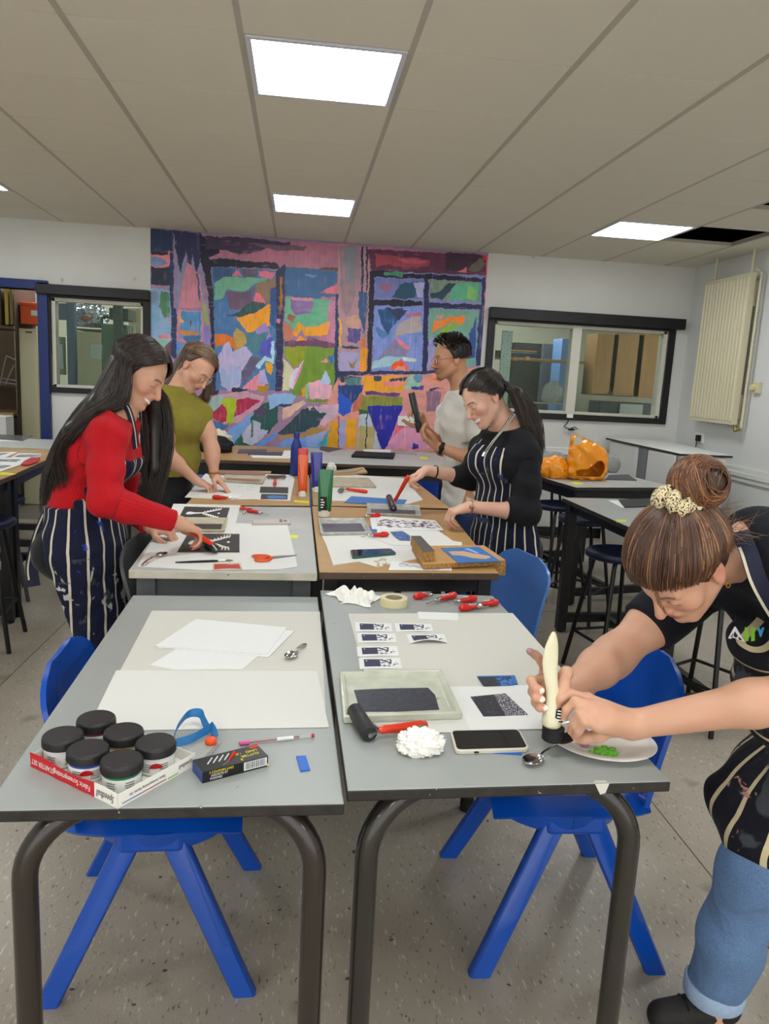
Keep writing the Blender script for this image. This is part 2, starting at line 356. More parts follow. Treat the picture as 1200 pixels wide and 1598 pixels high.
# ================= MURAL =================
MUR = """
B b57a8c -80,20 1130,110 1130,1340 -80,1340
A 9b7f98 60,30 1200,120 1200,1520 60,1520
A 22304f 60,30 218,40 215,182 60,185
A 8d8ba8 215,40 405,60 420,480 445,560 240,560 225,300
A 2a2d50 215,40 400,60 397,250 372,330 350,200 330,330 300,180 265,330 235,180
A c98a98 290,330 320,250 350,300 395,340 415,560 255,560 270,430
A 544f74 370,330 385,330 400,520 385,500
A d98a94 65,185 200,185 192,295 65,285
A 7d93b5 65,215 140,222 182,262 120,282 65,275
A 1d2233 65,180 185,186 185,206 65,200
A 1f2537 65,285 205,292 200,412 65,405
A 8fb0d0 65,430 197,440 207,800 150,850 65,760
A 4f7a5a 135,450 192,450 196,622 160,622 120,550
A 7f97b0 65,440 110,450 130,505 65,520
A 8fc0b0 100,765 200,750 150,835 90,800
A e090a0 110,745 195,735 205,762 120,772
A e090a0 180,630 200,630 200,670 190,660
A 6b4552 150,832 207,765 237,890 160,870
A 1f3358 195,190 217,190 222,560 240,570 237,905 204,890 204,560 196,500
A c98ea0 245,570 408,580 418,790 240,790
A 5f8fc0 265,580 400,585 405,770 330,790 265,760
A e8b83c 258,600 287,655 262,662
A e08a4a 265,712 390,718 385,742 265,735
A 4b6d92 278,740 402,745 397,785 300,792
A e8b83c 300,795 370,780 365,812 310,816
A 8a4a3a 328,640 340,645 338,672 328,675
A 93a36b 410,520 440,540 456,680 415,650
A 8a80c0 420,680 457,680 462,800 420,790
A 6f90c8 237,780 300,805 280,860 240,900
A b57a8c 440,95 1200,122 1200,292 960,292 905,262 450,215
A 3a3048 415,80 700,88 1000,120 990,172 850,160 700,205 560,175 430,165
A 6b5468 700,120 1110,150 1090,180 900,175
A 17182a 395,60 435,100 430,168 470,240 482,450 492,800 532,900 515,1150 472,1150 470,800 455,500 420,300 400,250
A 17172a 400,165 520,165 530,192 440,228 905,258 925,300 480,282 430,300
A 4f76a5 478,282 920,312 905,1110 500,1110
A 3d5578 480,285 640,300 560,400 490,380
A e07a85 605,347 640,305 655,305 672,345
A d98090 780,315 905,320 870,367 790,352
A 5b5468 670,300 780,300 772,345 690,372
A 76ab8e 490,395 560,350 850,362 840,390 780,390 690,447 570,435 540,500 490,510
A 8a6f5a 770,400 900,358 905,430 872,452 862,545 800,480 760,440
A 6a5468 560,450 700,448 765,425 752,520 690,562 600,572
A e5808c 755,532 770,458 800,460 838,530
A 2c4a46 560,610 650,590 700,540 750,515 842,528 780,600 700,622
A f0a31e 635,625 760,598 862,530 866,685 800,682 730,742
A a58fc8 765,710 830,652 882,762 780,782
A e07a2e 495,740 560,730 620,762 680,720 682,780 640,862 590,792 500,822
A b79a5c 615,740 640,690 690,722 712,790 650,862
A 4f7a88 690,712 770,730 862,722 792,852 720,852
A 5a5ab8 800,790 882,755 872,882 800,872
A c0b8dc 560,800 592,783 615,852 700,818 747,870 737,960 672,990 662,1080 590,1122 540,1080 512,900
A a8b4dc 530,960 620,980 670,930 660,1060 590,1090 540,1040
A 615a78 745,870 805,900 685,1082 670,990
A bcdcf0 765,952 830,880 868,898 870,790 892,782 890,932 830,912 788,972
A f0a820 830,922 884,930 872,1005 832,982
A ef9aa8 668,1102 820,968 852,1062 770,1110
A b9b0d8 790,985 820,973 857,1072 782,1072
A b98a2e 775,1080 862,1078 832,1127 790,1127
A 152238 600,1098 615,1088 717,1110 712,1132 605,1122
A 2f4f86 865,430 902,420 902,702 860,652
A 1e2547 902,312 960,268 972,310 952,700 946,1112 900,1122 905,700
A b0703a 934,350 950,350 937,600 925,600
A e8859a 908,635 936,635 932,664 910,662
A 3f6390 965,285 1205,300 1205,500 965,480
B 3f6390 -10,205 190,215 185,375 -10,370
B 6a8fb8 -10,230 60,235 50,250 -10,248
B e07f8d 70,350 200,285 222,372 170,360 100,345
A 6db08b 965,490 1205,500 1205,705 1010,702 965,640
B 6db08b -5,385 152,390 135,535 60,560 -5,560
A 8a6aa0 1000,500 1155,520 1140,592 1030,612 1000,570
A e090a8 1010,488 1150,495 1150,510 1010,505
A 9a6050 983,598 1032,620 1020,662 985,640
B c98aa8 135,395 182,398 178,682 130,662 112,620
A f0a51e 1018,722 1050,653 1110,692 1205,690 1205,747 1090,747 1080,700 1040,752
B f0a51e -5,560 60,560 140,520 122,612 -5,617
A c07a68 950,682 990,660 1032,742 1002,782 955,762
A f09a40 1038,782 1070,745 1112,777
A 6b4560 955,782 1205,772 1205,822 955,817
B 6b4560 -5,620 182,668 182,692 -5,687
B 6f8f3a -5,690 178,692 170,1032 -5,1032
A 6f8f3a 1095,820 1205,820 1205,1152 1010,1142 1008,1080 1060,1020
A 8f9a2a 955,820 1107,820 1080,930 1020,962 960,880
A d8d8b0 955,900 1012,962 992,1112 950,1112
A e4dcec 1003,970 1050,960 1092,900 1077,962 1012,1102 990,1090
A f0a0b8 1042,992 1090,908 1082,960 1012,1090
A f0b8cc 1118,1060 1205,1040 1205,1162 1130,1172
B f0b8cc 10,932 60,898 152,930 147,1012 20,1012
B bcd0ee 75,910 110,833 147,900 130,922
A f0a040 1070,1102 1120,1068 1120,1162 1075,1152
A 8fb890 1098,1070 1122,1065 1122,1170 1100,1170
B 4a6fb0 125,742 178,730 150,802
B e8a0a0 80,780 120,753 127,782
B b5919a 190,50 402,70 392,862 190,842
B 9a8288 200,60 330,60 320,330 240,500 210,400
B 7f8590 230,50 300,60 290,300 240,280
B c8a090 240,500 330,480 310,660 230,600
B 1f3358 174,360 192,360 192,1032 164,1032
B 5a4040 80,193 190,193 190,215 80,206
B 1d2a4a 335,55 350,55 345,350 330,350
B 2a2440 366,55 376,55 372,330 362,340
B 3a5580 320,340 377,345 372,480 350,602 315,460
B 56508a 250,570 332,572 325,652 290,667 250,650
B 2a3a58 210,680 322,685 315,697 210,697
B e8b848 198,500 211,510 206,692 195,690
B ee7d2a 333,642 345,632 362,638 358,692 335,682
B f5a01c 330,700 374,690 367,832 325,842
B a9a5cc 205,715 330,720 325,832 200,837
B 8a7030 255,772 278,790 310,758 290,822 270,812
B 5a3048 370,75 1132,113 1122,272 850,242 400,212
B a8505c 420,105 762,140 752,182 600,192 480,170 430,190
B c86878 560,130 740,148 700,170 600,160
B 3a2438 860,95 1100,110 1000,202 860,212
B 6a6258 1000,200 1090,128 1112,170 1050,222
B c04858 1095,110 1130,112 1125,150 1100,140
B e08088 930,215 995,185 990,222
B 8a90c4 388,212 1118,240 1085,805 372,850
B 15162a 386,210 500,212 600,228 850,235 1087,260 1090,280 760,264 415,250 415,400 385,400
B 4f8f75 480,220 597,220 592,245 478,240
B 7a80b8 420,255 730,268 726,387 418,385
B 2e4f68 525,378 580,292 690,280 672,382 600,387
B a8708a 450,290 530,290 520,332 460,330
B b8b8e0 660,290 728,285 722,380 690,375
B 7f8f80 760,265 1082,282 1080,407 760,387
B 6ab592 900,288 1072,285 1062,392 880,397
B 8ac070 1000,300 1050,330 1040,390 990,380
B 27404f 765,352 820,340 880,288 927,290 890,330 840,392 770,380
B 8a9ad8 415,430 722,440 712,830 390,830
B 2f5080 440,450 600,440 560,520 500,612 460,540
B 5a80b0 430,560 500,600 470,640 440,620
B 333858 490,438 622,460 570,522
B b3aaa8 560,542 700,480 717,602 610,602 540,622
B c87898 600,490 702,468 707,492 620,502
B 8a9ad8 560,610 720,590 712,740 640,740 560,660
B 8d87a8 430,762 540,640 642,692 600,762
B ee8f9a 543,620 642,690 622,702 560,662
B a9cdd8 390,782 500,745 602,750 560,792 400,827
B ee6a48 510,830 530,790 580,770 617,795 632,830
B f0a088 545,830 560,805 600,805 610,830
B e0e8e0 590,753 677,755 672,780 600,777
B 7aa592 762,445 1067,460 1047,802 745,822
B f08a48 778,592 790,530 900,498 982,490 972,542 900,530 800,582
B f09a90 800,500 850,480 830,520
B 93b040 800,602 900,540 962,540 870,592
B 3a4f90 1008,602 1052,500 1047,752 1000,762
B a9a0d0 745,640 792,630 782,822 745,822
B 15162a 386,210 418,215 402,850 370,850
B 16172a 408,393 560,390 708,402 722,426 620,432 410,424
B 1d2045 725,408 1087,420 1085,452 725,440
B 1c1f48 730,260 757,262 757,430 745,852 710,852 728,430
B 1d2450 1087,258 1120,240 1096,560 1087,802 1050,802 1067,460 1087,440
B e08898 1120,115 1132,113 1110,520 1098,520
B d89a90 190,870 842,850 1090,800 1090,1340 0,1340
B f0a840 350,868 602,870 592,962 350,962
B e89098 470,900 590,900 580,930 480,930
B 2a3858 415,865 462,870 455,897 415,895
B 2a3858 510,887 622,873 602,895 520,902
B 9fc5b0 620,880 680,840 722,880 702,932 600,952
B 6f90b0 657,880 670,853 695,847 718,862 723,885 710,910 680,913
B 1f3f90 645,930 732,930 722,952 650,948
B 1e3050 180,838 600,838 842,828 842,850 600,858 370,857 180,872
B 1f2f4a 190,870 342,870 220,907
B 4f7a80 230,880 342,870 330,922 240,922
B 243f78 190,920 347,925 340,962 280,1042 190,962
B 3f5fc0 190,960 282,1030 270,1092 220,1122 190,1090
B 7f8540 330,990 592,1000 592,1052 330,1092
B 5a3f68 360,960 577,975 570,997 360,985
B c0705a 290,1030 342,970 327,1082 280,1092
B 355c3a 320,1075 602,1095 602,1112 320,1112
B ee8a30 750,880 842,880 825,907
B 1f3050 760,950 852,940 760,967
B 8a6a80 740,960 832,965 827,1092 740,1092
B b8c8d0 320,1110 382,1100 462,1322 310,1322
B b8a878 320,1180 422,1180 412,1322 315,1322
B d8a02a 150,1150 192,1150 202,1317 115,1312
B e8a838 240,1130 302,1130 302,1312 230,1312
B a8a8d8 200,1150 242,1130 232,1312 195,1317
B d99ab8 595,1060 642,1180 740,1190 760,1322 485,1322 500,1250
B ee7080 570,1100 602,1180 530,1242 560,1160
B 2a2f90 655,1322 660,1285 700,1300 690,1325
B 1c2f96 370,1055 597,1052 487,1327 466,1327
B 14182c 368,1100 375,1100 366,1322 358,1322
B 7a4a60 190,1120 196,1120 198,1322 192,1322
A c9a0b0 440,1150 700,1115 822,1150 802,1220 640,1332 560,1332 420,1290 400,1200
A a83850 540,1332 700,1250 802,1180 720,1160 600,1180 430,1262
A 9fb8b8 450,1165 560,1140 520,1230 460,1260
A a8c020 528,1190 580,1160 642,1170 635,1222 612,1332 580,1332 570,1230
A 4f6fa8 405,1290 560,1332 592,1352 480,1402 420,1370
A 86a8e0 500,1440 750,1258 762,1332 622,1502 580,1502
A 24504a 730,1300 780,1230 860,1178 912,1180 917,1322 850,1402 740,1422
A 4a3f5a 750,1250 802,1218 852,1240 802,1302
A 355c4a 635,1442 732,1360 742,1482 605,1502
A c4c4dc 678,1402 750,1308 802,1330 800,1372 847,1382 820,1432 740,1482 690,1462
A 5f6f5a 735,1322 750,1300 748,1422 732,1425
A 9cbce8 845,1140 1000,1130 1042,1160 1002,1200 920,1210 862,1242
A 26406a 915,1203 1007,1201 1007,1219 915,1222
A e8c0b0 950,1230 1092,1178 1102,1200 950,1312
A 26404a 915,1402 1080,1238 1160,1213 1205,1300 1100,1382 950,1412
B d8b8c8 -5,1060 192,1040 192,1110 100,1182 70,1160
B 2a424e -5,1110 40,1053 70,1095 122,1095 60,1182 -5,1202
A 6f98e0 760,1482 920,1380 900,1422 800,1492
A b08858 918,1417 1205,1380 1205,1412 930,1442
A 7f9fe0 870,1502 960,1438 1205,1420 1205,1502
A b8a878 600,1502 880,1490 902,1522 600,1522
B b08a58 -5,1200 122,1190 60,1232 -5,1237
B 9ab0e0 -5,1240 112,1210 60,1312 -5,1312
B 4fa0b8 70,1292 142,1190 112,1312
P 7f9fd8 230,704 330,705 500,711 480,830 230,830
P 9ab8e8 350,728 420,722 470,740 360,742
P 4f74b8 380,735 460,728 480,745 390,748
P b8b8d8 570,714 640,716 640,790 565,790
P e8909a 585,715 600,715 605,770 588,770
P 243f90 635,716 765,720 750,850 625,850
P e8a090 655,730 670,728 672,745 658,745
P 8aa0d8 500,712 570,714 560,800 500,800
"""
def paint_mural():
    x0, x1 = -1.312, 1.672; z0, z1 = .02, CZ
    NX, NZ = 760, 650
    rng = np.random.default_rng(5)
    X = np.linspace(x0, x1, NX, dtype=np.float32)[None, :] * np.ones((NZ, 1), np.float32)
    Zg = np.linspace(z0, z1, NZ, dtype=np.float32)[:, None] * np.ones((1, NX), np.float32)
    wx = (vnoise((NZ, NX), (50, 60), rng) - .5) * .014 + (vnoise((NZ, NX), (160, 190), rng) - .5) * .009
    wz = (vnoise((NZ, NX), (50, 60), rng) - .5) * .014 + (vnoise((NZ, NX), (160, 190), rng) - .5) * .009
    img = np.ones((NZ, NX, 3), np.float32) * np.array(lin('#8a80a0')[:3], np.float32)
    for ln in MUR.strip().split('\n'):
        t = ln.split(); P = []
        for q in t[2:]:
            a, b = map(float, q.split(','))
            if t[0] == 'A': a, b = 220 + a / 4.2857, 350 + b / 4.2857
            elif t[0] == 'B': a, b = 480 + a / 4, 370 + b / 4
            p = D(a, b, YW); P.append((p.x, p.z))
        P = np.array(P); lo = P.min(0) - .03; hi = P.max(0) + .03
        i0 = max(0, int((lo[0] - x0) / (x1 - x0) * NX)); i1 = min(NX, int((hi[0] - x0) / (x1 - x0) * NX) + 1)
        j0 = max(0, int((lo[1] - z0) / (z1 - z0) * NZ)); j1 = min(NZ, int((hi[1] - z0) / (z1 - z0) * NZ) + 1)
        if i1 - i0 < 2 or j1 - j0 < 2: continue
        xs = (X + wx)[j0:j1, i0:i1]; zs = (Zg + wz)[j0:j1, i0:i1]
        ins = np.zeros(xs.shape, bool); n = len(P)
        for k in range(n):
            xa, za = P[k]; xb, zb = P[(k + 1) % n]
            cond = ((za > zs) != (zb > zs)) & (xs < (xb - xa) * (zs - za) / (zb - za + 1e-12) + xa)
            ins ^= cond
        c = np.array(lin(t[1])[:3], np.float32); sh = (j1 - j0, i1 - i0)
        vert = rng.random() < .7
        cells = (max(2, sh[0] // 26), max(3, sh[1] // 3)) if vert else (max(3, sh[0] // 3), max(2, sh[1] // 20))
        st = vnoise(sh, cells, rng) - .5; st2 = vnoise(sh, (max(2, sh[0] // 12), max(2, sh[1] // 12)), rng) - .5
        shade = 1 + st * .20 + st2 * .22
        hue = np.stack([1 + st2 * .16, 1 - st2 * .04, 1 - st * .14], -1)
        g_ = c.mean(); c = np.clip(g_ + (c - g_) * 1.22, .004, 1) ** .93; colr = c[None, None] * shade[..., None] * hue
        op = np.clip(1.15 - .5 * np.clip(st + st2 * .6 - .1, 0, 1) * 2, .6, 1)[..., None] * ins[..., None]
        sub = img[j0:j1, i0:i1]; img[j0:j1, i0:i1] = sub * (1 - op) + colr * op
    # drips
    for k in range(34):
        i = rng.integers(4, NX - 4); j = rng.integers(int(NZ * .35), NZ - 5); L = int(rng.integers(20, 90)); j2 = max(0, j - L)
        cc = np.array(lin(['#2a2d50', '#e090a0', '#1f3358', '#e8e0e8'][int(rng.integers(0, 4))])[:3]); img[j2:j, i] = img[j2:j, i] * .45 + cc * .55
    ii = np.arange(NZ * NX).reshape(NZ, NX)
    F = np.stack([ii[:-1, :-1], ii[:-1, 1:], ii[1:, 1:], ii[1:, :-1]], -1).reshape(-1, 4)
    yf = YW - .0035
    V = np.stack([X.ravel(), np.full(X.size, yf, np.float32), Zg.ravel()], -1)
    me = bpy.data.meshes.new('mural')
    B = [(x0, YW - .0005, z0), (x1, YW - .0005, z0), (x1, YW - .0005, z1), (x0, YW - .0005, z1)]
    nv = len(V)
    me.vertices.add(nv + 4); me.vertices.foreach_set('co', np.concatenate([V, np.array(B, np.float32)]).ravel())
    ex = np.array([[0, nv, nv + 1, NX - 1], [NX - 1, nv + 1, nv + 2, NX * NZ - 1], [NX * NZ - 1, nv + 2, nv + 3, NX * (NZ - 1)], [NX * (NZ - 1), nv + 3, nv, 0]])
    F = np.concatenate([F, ex]); nf = len(F)
    me.loops.add(nf * 4); me.loops.foreach_set('vertex_index', F.ravel().astype(np.int32))
    me.polygons.add(nf); me.polygons.foreach_set('loop_start', np.arange(nf, dtype=np.int32) * 4)
    me.update(calc_edges=True)
    at = me.color_attributes.new('Col', 'FLOAT_COLOR', 'POINT')
    a = np.ones((nv + 4, 4), np.float32); a[:nv, :3] = img.reshape(-1, 3); a[nv:, :3] = .3
    at.data.foreach_set('color', a.ravel())
    m = mat('mural_paint', '#ffffff', .42, attr='Col', bump=(55, .0006)); me.materials.append(m)
    me.shade_smooth()
    o = bpy.data.objects.new('mural', me); COL.objects.link(o)
    return tag(o, 'large abstract painting of windows in pink, blue and green on the back wall', 'mural')
paint_mural()
# ================= FURNITURE =================
def XP(px, py, X):
    d = _ray(px, py); return Vector(CAM + d * X / d[0])
m_grey = mat('grey_laminate', '#9da29f', .36, noise=(3, '#959a97', .3), specks=[(45, '#6f7472', .76), (150, '#8b908d', .75)])
m_grey2 = mat('grey_laminate_worn', '#a5a8a6', .4, noise=(4, '#b7b9b3', .25), specks=[(60, '#77787a', .74)])
m_oak = mat('oak_laminate', '#bb9560', .36, noise=(3, '#ab8554', .3), stretch=(1, 7, 1), specks=[(30, '#8a6238', .74)])
m_edge = mat('worn_dark_edge', '#1d1a18', .55, noise=(40, '#2e2a27', .2), specks=[(90, '#c2beb4', .73)])
m_paleedge = mat('pale_edge', '#c2beae', .5, noise=(12, '#aaa595', .2), specks=[(50, '#3c3936', .73)])
m_oakedge = mat('oak_dark_edge', '#5a4838', .5, noise=(30, '#46382c', .3), specks=[(70, '#b9a58a', .74)])
m_brown = mat('brown_tube_paint', '#2e2520', .26, coat=.3, noise=(6, '#251e1a', .3), specks=[(40, '#c9c2b8', .80), (14, '#7a6f66', .78)])
m_brown2 = mat('grey_brown_tube_paint', '#2b2823', .26, coat=.3, noise=(6, '#23211d', .3), specks=[(40, '#c9c2b8', .80)])
m_blk = mat('black_steel', '#0c0c0d', .4, specks=[(80, '#4b4b4b', .78)])
m_gsteel = mat('grey_steel', '#43464a', .45, specks=[(60, '#8a8a86', .76)])
m_foot = mat('rubber', '#0b0b0b', .6)
def quad_in(P, d):
    c = sum((Vector(p[:2]) for p in P), Vector((0, 0))) / len(P)
    out = []
    for p in P:
        v = Vector(p[:2]); w = c - v; out.append((v.x + math.copysign(d, w.x), v.y + math.copysign(d, w.y)))
    return out
def table(name, label, P, z, top, edge, frame, th=.024, leg=.045, apron=.06, group=None, rails=False, cat='table', inset=.02):
    "P: four corners front-left, front-right, rear-right, rear-left"
    c = sum((Vector(p[:2]) for p in P), Vector((0, 0))) / 4
    t = thing(name, label, cat, (c.x, c.y, 0), group)
    b = MB(); b.prism(P, z - th, z, edge, top=top); b.build('tabletop', t, bevel=.003)
    Q = quad_in(P, inset + leg / 2); a = MB(); zz = z - th
    for k in range(4):
        p = Vector(Q[k]); q = Vector(Q[(k + 1) % 4]); d = (q - p).normalized(); n = Vector((-d.y, d.x)) * .012
        a.prism([p + n, q + n, q - n, p - n], zz - apron, zz, frame)
    a.build('frame', t, smooth=0)
    if rails:
        a = MB()
        for (i, j) in ((0, 1), (3, 2)):
            p = Vector(Q[i]); q = Vector(Q[j]); d = (q - p).normalized(); n = Vector((-d.y, d.x)) * .02
            a.prism([p + n, q + n, q - n, p - n], .06, .11, frame)
        p = (Vector(Q[0]) + Vector(Q[1])) / 2; q = (Vector(Q[2]) + Vector(Q[3])) / 2; n = Vector((.02, 0))
        a.prism([p + n, q + n, q - n, p - n], .06, .10, frame); a.build('foot_rail', t, smooth=0)
    for p in Q:
        l = MB(); h = leg / 2
        l.box(p[0] - h, p[0] + h, p[1] - h, p[1] + h, .012, zz, frame)
        l.lathe([(.012, .0), (.026, .0), (.026, .01), (.012, .014)], m_foot, 12, T(p[0], p[1], 0)); l.build('leg', t, bevel=.002)
    return t
# front pair with bent tube legs
def front_table(label, P, z, mb_):
    c = sum((Vector(p[:2]) for p in P), Vector((0, 0))) / 4
    t = thing('school_table', label, 'table', (c.x, c.y, 0), 'front worktables')
    b = MB(); b.prism(P, z - .022, z, m_edge, top=m_grey); b.build('tabletop', t, bevel=.0035)
    Q = quad_in(P, .045); zt = z - .022 - .021
    for k in range(4):
        q = Q[k]; sx = 1 if k in (0, 3) else -1; sy = 1 if k in (0, 1) else -1
        d = Vector((sx * .93, sy * .36, 0)).normalized(); R = .115; base = Vector((q[0], q[1], 0)); pts = [base + Vector((0, 0, .02)), base + Vector((0, 0, .3)), base + Vector((0, 0, zt - R))]
        for i in range(1, 11):
            a = PI / 2 * i / 10; pts.append(base + d * (R * (1 - math.cos(a))) + Vector((0, 0, zt - R + R * math.sin(a))))
        l = MB(); l.tube(pts, .0215, mb_, 20); l.lathe([(.0, 0), (.024, 0), (.025, .02), (.023, .05), (.0215, .05)], m_foot, 16, T(base.x, base.y, 0)); l.build('leg', t)
    r = MB()
    for (i, j) in ((0, 3), (1, 2)):
        a = Vector(Q[i] + (0,)); e = Vector(Q[j] + (0,)); s = .107 if i == 0 else -.107
        r.tube([a + Vector((s, .04, zt)), e + Vector((s, -.04, zt))], .0195, mb_, 16)
    r.build('rail', t)
    return t
ZL, ZR = .748, .762
FL = [(-.487, 1.180), (.100, 1.186), (.083, 2.405), (-.503, 2.388)]
FR = [(.1052, 1.204), (.708, 1.222), (.672, 2.408), (.0905, 2.436)]
tabL = front_table('grey school table with bent brown tube legs, holding the carton of black-lidded paint jars', FL, ZL, m_brown)
tabR = front_table('grey school table with bent tube legs, holding the white plate and the ink tray', FR, ZR, m_brown2)
# worn patch on edge of the right table
T3 = [(-.527, 2.44), (.080, 2.452), (.076, 3.70), (-.562, 3.63)]
T4 = [(.086, 2.466), (.715, 2.505), (.775, 3.74), (.082, 3.735)]
T5 = [(-.525, 3.66), (.074, 3.745), (.082, 4.88), (-.50, 4.80)]
T6 = [(.088, 3.765), (.80, 3.80), (.755, 4.98), (.092, 4.93)]
ZT = .815
table('worktable', 'grey-topped table with a pale chipped edge, in front of the woman in red', T3, ZT, m_grey2, m_paleedge, m_gsteel, .028, .06, .07, 'centre worktables')
table('worktable', 'oak-topped table with dark edge holding the chipboard block and the green paint tube', T4, ZT, m_oak, m_oakedge, m_blk, .026, .045, .05, 'centre worktables')
table('worktable', 'oak-topped table where the woman in the green knitted top leans on paper', T5, ZT, m_oak, m_oakedge, m_blk, .026, .045, .05, 'centre worktables')
table('worktable', 'oak-topped table beside the man in the white T-shirt, with a blue lino sheet', T6, ZT, m_oak, m_oakedge, m_blk, .026, .045, .05, 'centre worktables')
table('workbench', 'long oak-topped bench under the mural with rolled black clothing on it', [(-1.25, 5.52), (.02, 5.54), (.02, 6.64), (-1.25, 6.62)], ZT, m_oak, m_oakedge, m_blk, .026, .045, .09, 'benches under the mural')
table('workbench', 'long grey-topped bench under the mural with a black folder lying on it', [(.03, 5.56), (1.35, 5.60), (1.35, 6.70), (.03, 6.66)], ZT, m_grey2, m_oakedge, m_blk, .026, .045, .09, 'benches under the mural')
table('worktable', 'oak-topped table near the left edge with yellow tape and printed sheets at its corner', [(-2.1, 3.12), (-1.50, 3.14), (-1.53, 4.325), (-2.13, 4.32)], .84, m_oak, m_oakedge, m_blk, .028, .05, .06, 'tables on the left side', True)
table('worktable', 'oak-topped table behind the yellow-taped one, covered in black and white prints', [(-2.13, 4.335), (-1.532, 4.34), (-1.60, 5.5), (-2.2, 5.5)], .84, m_oak, m_oakedge, m_blk, .028, .05, .06, 'tables on the left side', True)
table('worktable', 'pale grey table in front of the blue doorway', [(-3.0, 5.80), (-1.62, 5.82), (-1.62, 6.5), (-3.0, 6.48)], ZT, m_grey2, m_paleedge, m_blk, .03, .05, .08, 'tables on the left side', True)
table('worktable', 'grey-topped black-framed table behind the bending woman, with a black folder', [(1.62, 3.02), (2.28, 3.06), (2.26, 4.36), (1.575, 4.30)], ZT, m_grey, m_edge, m_blk, .026, .055, .05, 'tables on the right side', True)
table('worktable', 'grey-topped table carrying the orange carrier bag', [(1.83, 4.76), (2.62, 4.93), (2.45, 6.05), (1.62, 5.92)], ZT, m_grey2, m_edge, m_blk, .026, .055, .07, 'tables on the right side', True)
# ---------- chairs ----------
m_cb = mat('blue_plastic', '#0649ac', .26, coat=.25, bump=(220, .0002))
m_cb2 = mat('pale_blue_plastic', '#4470b4', .35, coat=.2)
m_cg = mat('grey_plastic', '#474a4a', .4, specks=[(40, '#b0b0ac', .76)])
def poly_chair(label, m, loc, rz, s=1.0, group=None):
    "moulded one-shell school chair; front is +Y"
    t = thing('school_chair', label, 'chair', (0, 0, 0), group)
    H = .44 * s
    def seat(u, v):
        x = (u - .5) * .42 * s; y = -.19 * s + v * .40 * s
        e = abs(2 * u - 1); xx = x * (1 - .10 * (2 * v - 1) ** 4); fall = -.05 * max(0, v - .78) ** 1.6 * 12 * s * .3
        zz = H - .014 * (1 - e ** 2) * (1 - (2 * v - 1) ** 2) - .05 * s * max(0, e - .72) ** 1.4 * 6 * .6 + fall
        return (xx, y, zz)
    b = MB(); b.grid(seat, 22, 18, m, thick=.010)
    # moulded skirt under the seat
    b.grid(lambda u, v: ((.21 - .02 * v) * s * math.cos(PI + 2 * PI * u) * (1 if True else 1), (.015 + .18 * math.sin(PI + 2 * PI * u)) * s, H - .028 - .055 * v * s), 36, 4, m, thick=.006)
    b.build('seat', t, smooth=60)
    def back(u, v):
        w = (.205 + .012 * math.sin(PI * v)) * s; e = 2 * u - 1
        tv = v
        if tv > .72: w *= math.sqrt(max(.0, 1 - ((tv - .72) / .30) ** 2.6))
        x = e * w; y = (-.175 - .075 * v - .045 * (1 - e * e) * math.sin(PI * min(1, v * .9 + .1)) + .015 * math.sin(PI * v)) * s
        return (x, y, H - .01 + .345 * v * s)
    b = MB(); b.grid(back, 20, 20, m, thick=.012)
    b.build('backrest', t, smooth=60)
    for sx in (-1, 1):
        # flat topped hub block of the leg pair
        hb = MB(); P = [(sx * .165 * s, -.07 * s), (sx * .165 * s, .07 * s)]
        hb.box(min(sx * .145, sx * .20) * s, max(sx * .145, sx * .20) * s, -.075 * s, .075 * s, H - .088 * s, H - .03, m); hb.build('leg_hub', t, bevel=.012 * s, seg=3)
        for sy in (-1, 1):
            l = MB(); a = Vector((sx * .172 * s, sy * .045 * s, H - .055 * s)); e = Vector((sx * .235 * s, sy * .225 * s, 0))
            d = (e - a); n1 = Vector((0, 1, 0)); hw = .026 * s; hd = .017 * s; vs = []; fs = []
            for k in range(9):
                q = a + d * (k / 8); ww = hw * (1.12 - .12 * k / 8)
                if k == 8: q.z = 0
                for (uu, vv) in ((-1, -.6), (-.8, -1), (.8, -1), (1, -.6), (1, .6), (.8, 1), (-.8, 1), (-1, .6)): vs.append((q.x + vv * hd, q.y + uu * ww * 1.05, q.z))
            for k in range(8):
                for j in range(8): fs.append((k * 8 + j, k * 8 + (j + 1) % 8, (k + 1) * 8 + (j + 1) % 8, (k + 1) * 8 + j))
            fs += [tuple(range(8)), tuple(range(64, 72))]
            l.add(vs, fs, m); l.build('leg', t, smooth=50)
    t.location = loc; t.rotation_euler = (0, 0, rz)
    return t
poly_chair('bright blue plastic school chair tucked under the table with the paint jars', m_cb, (-.315, 1.835, 0), -PI / 2 + .02, 1.0, 'blue school chairs')
poly_chair('bright blue plastic school chair under the table with the white plate', m_cb, (.735, 1.865, 0), PI / 2 - .03, 1.02, 'blue school chairs')
poly_chair('faded blue plastic chair between the chipboard block and the black-clad woman', m_cb2, (.735, 2.93, 0), PI / 2 + .25, 1.0)
poly_chair('grey plastic chair between the woman in red and the grey-topped table', m_cg, (-.345, 2.86, 0), -PI / 2 - .08, 1.06)
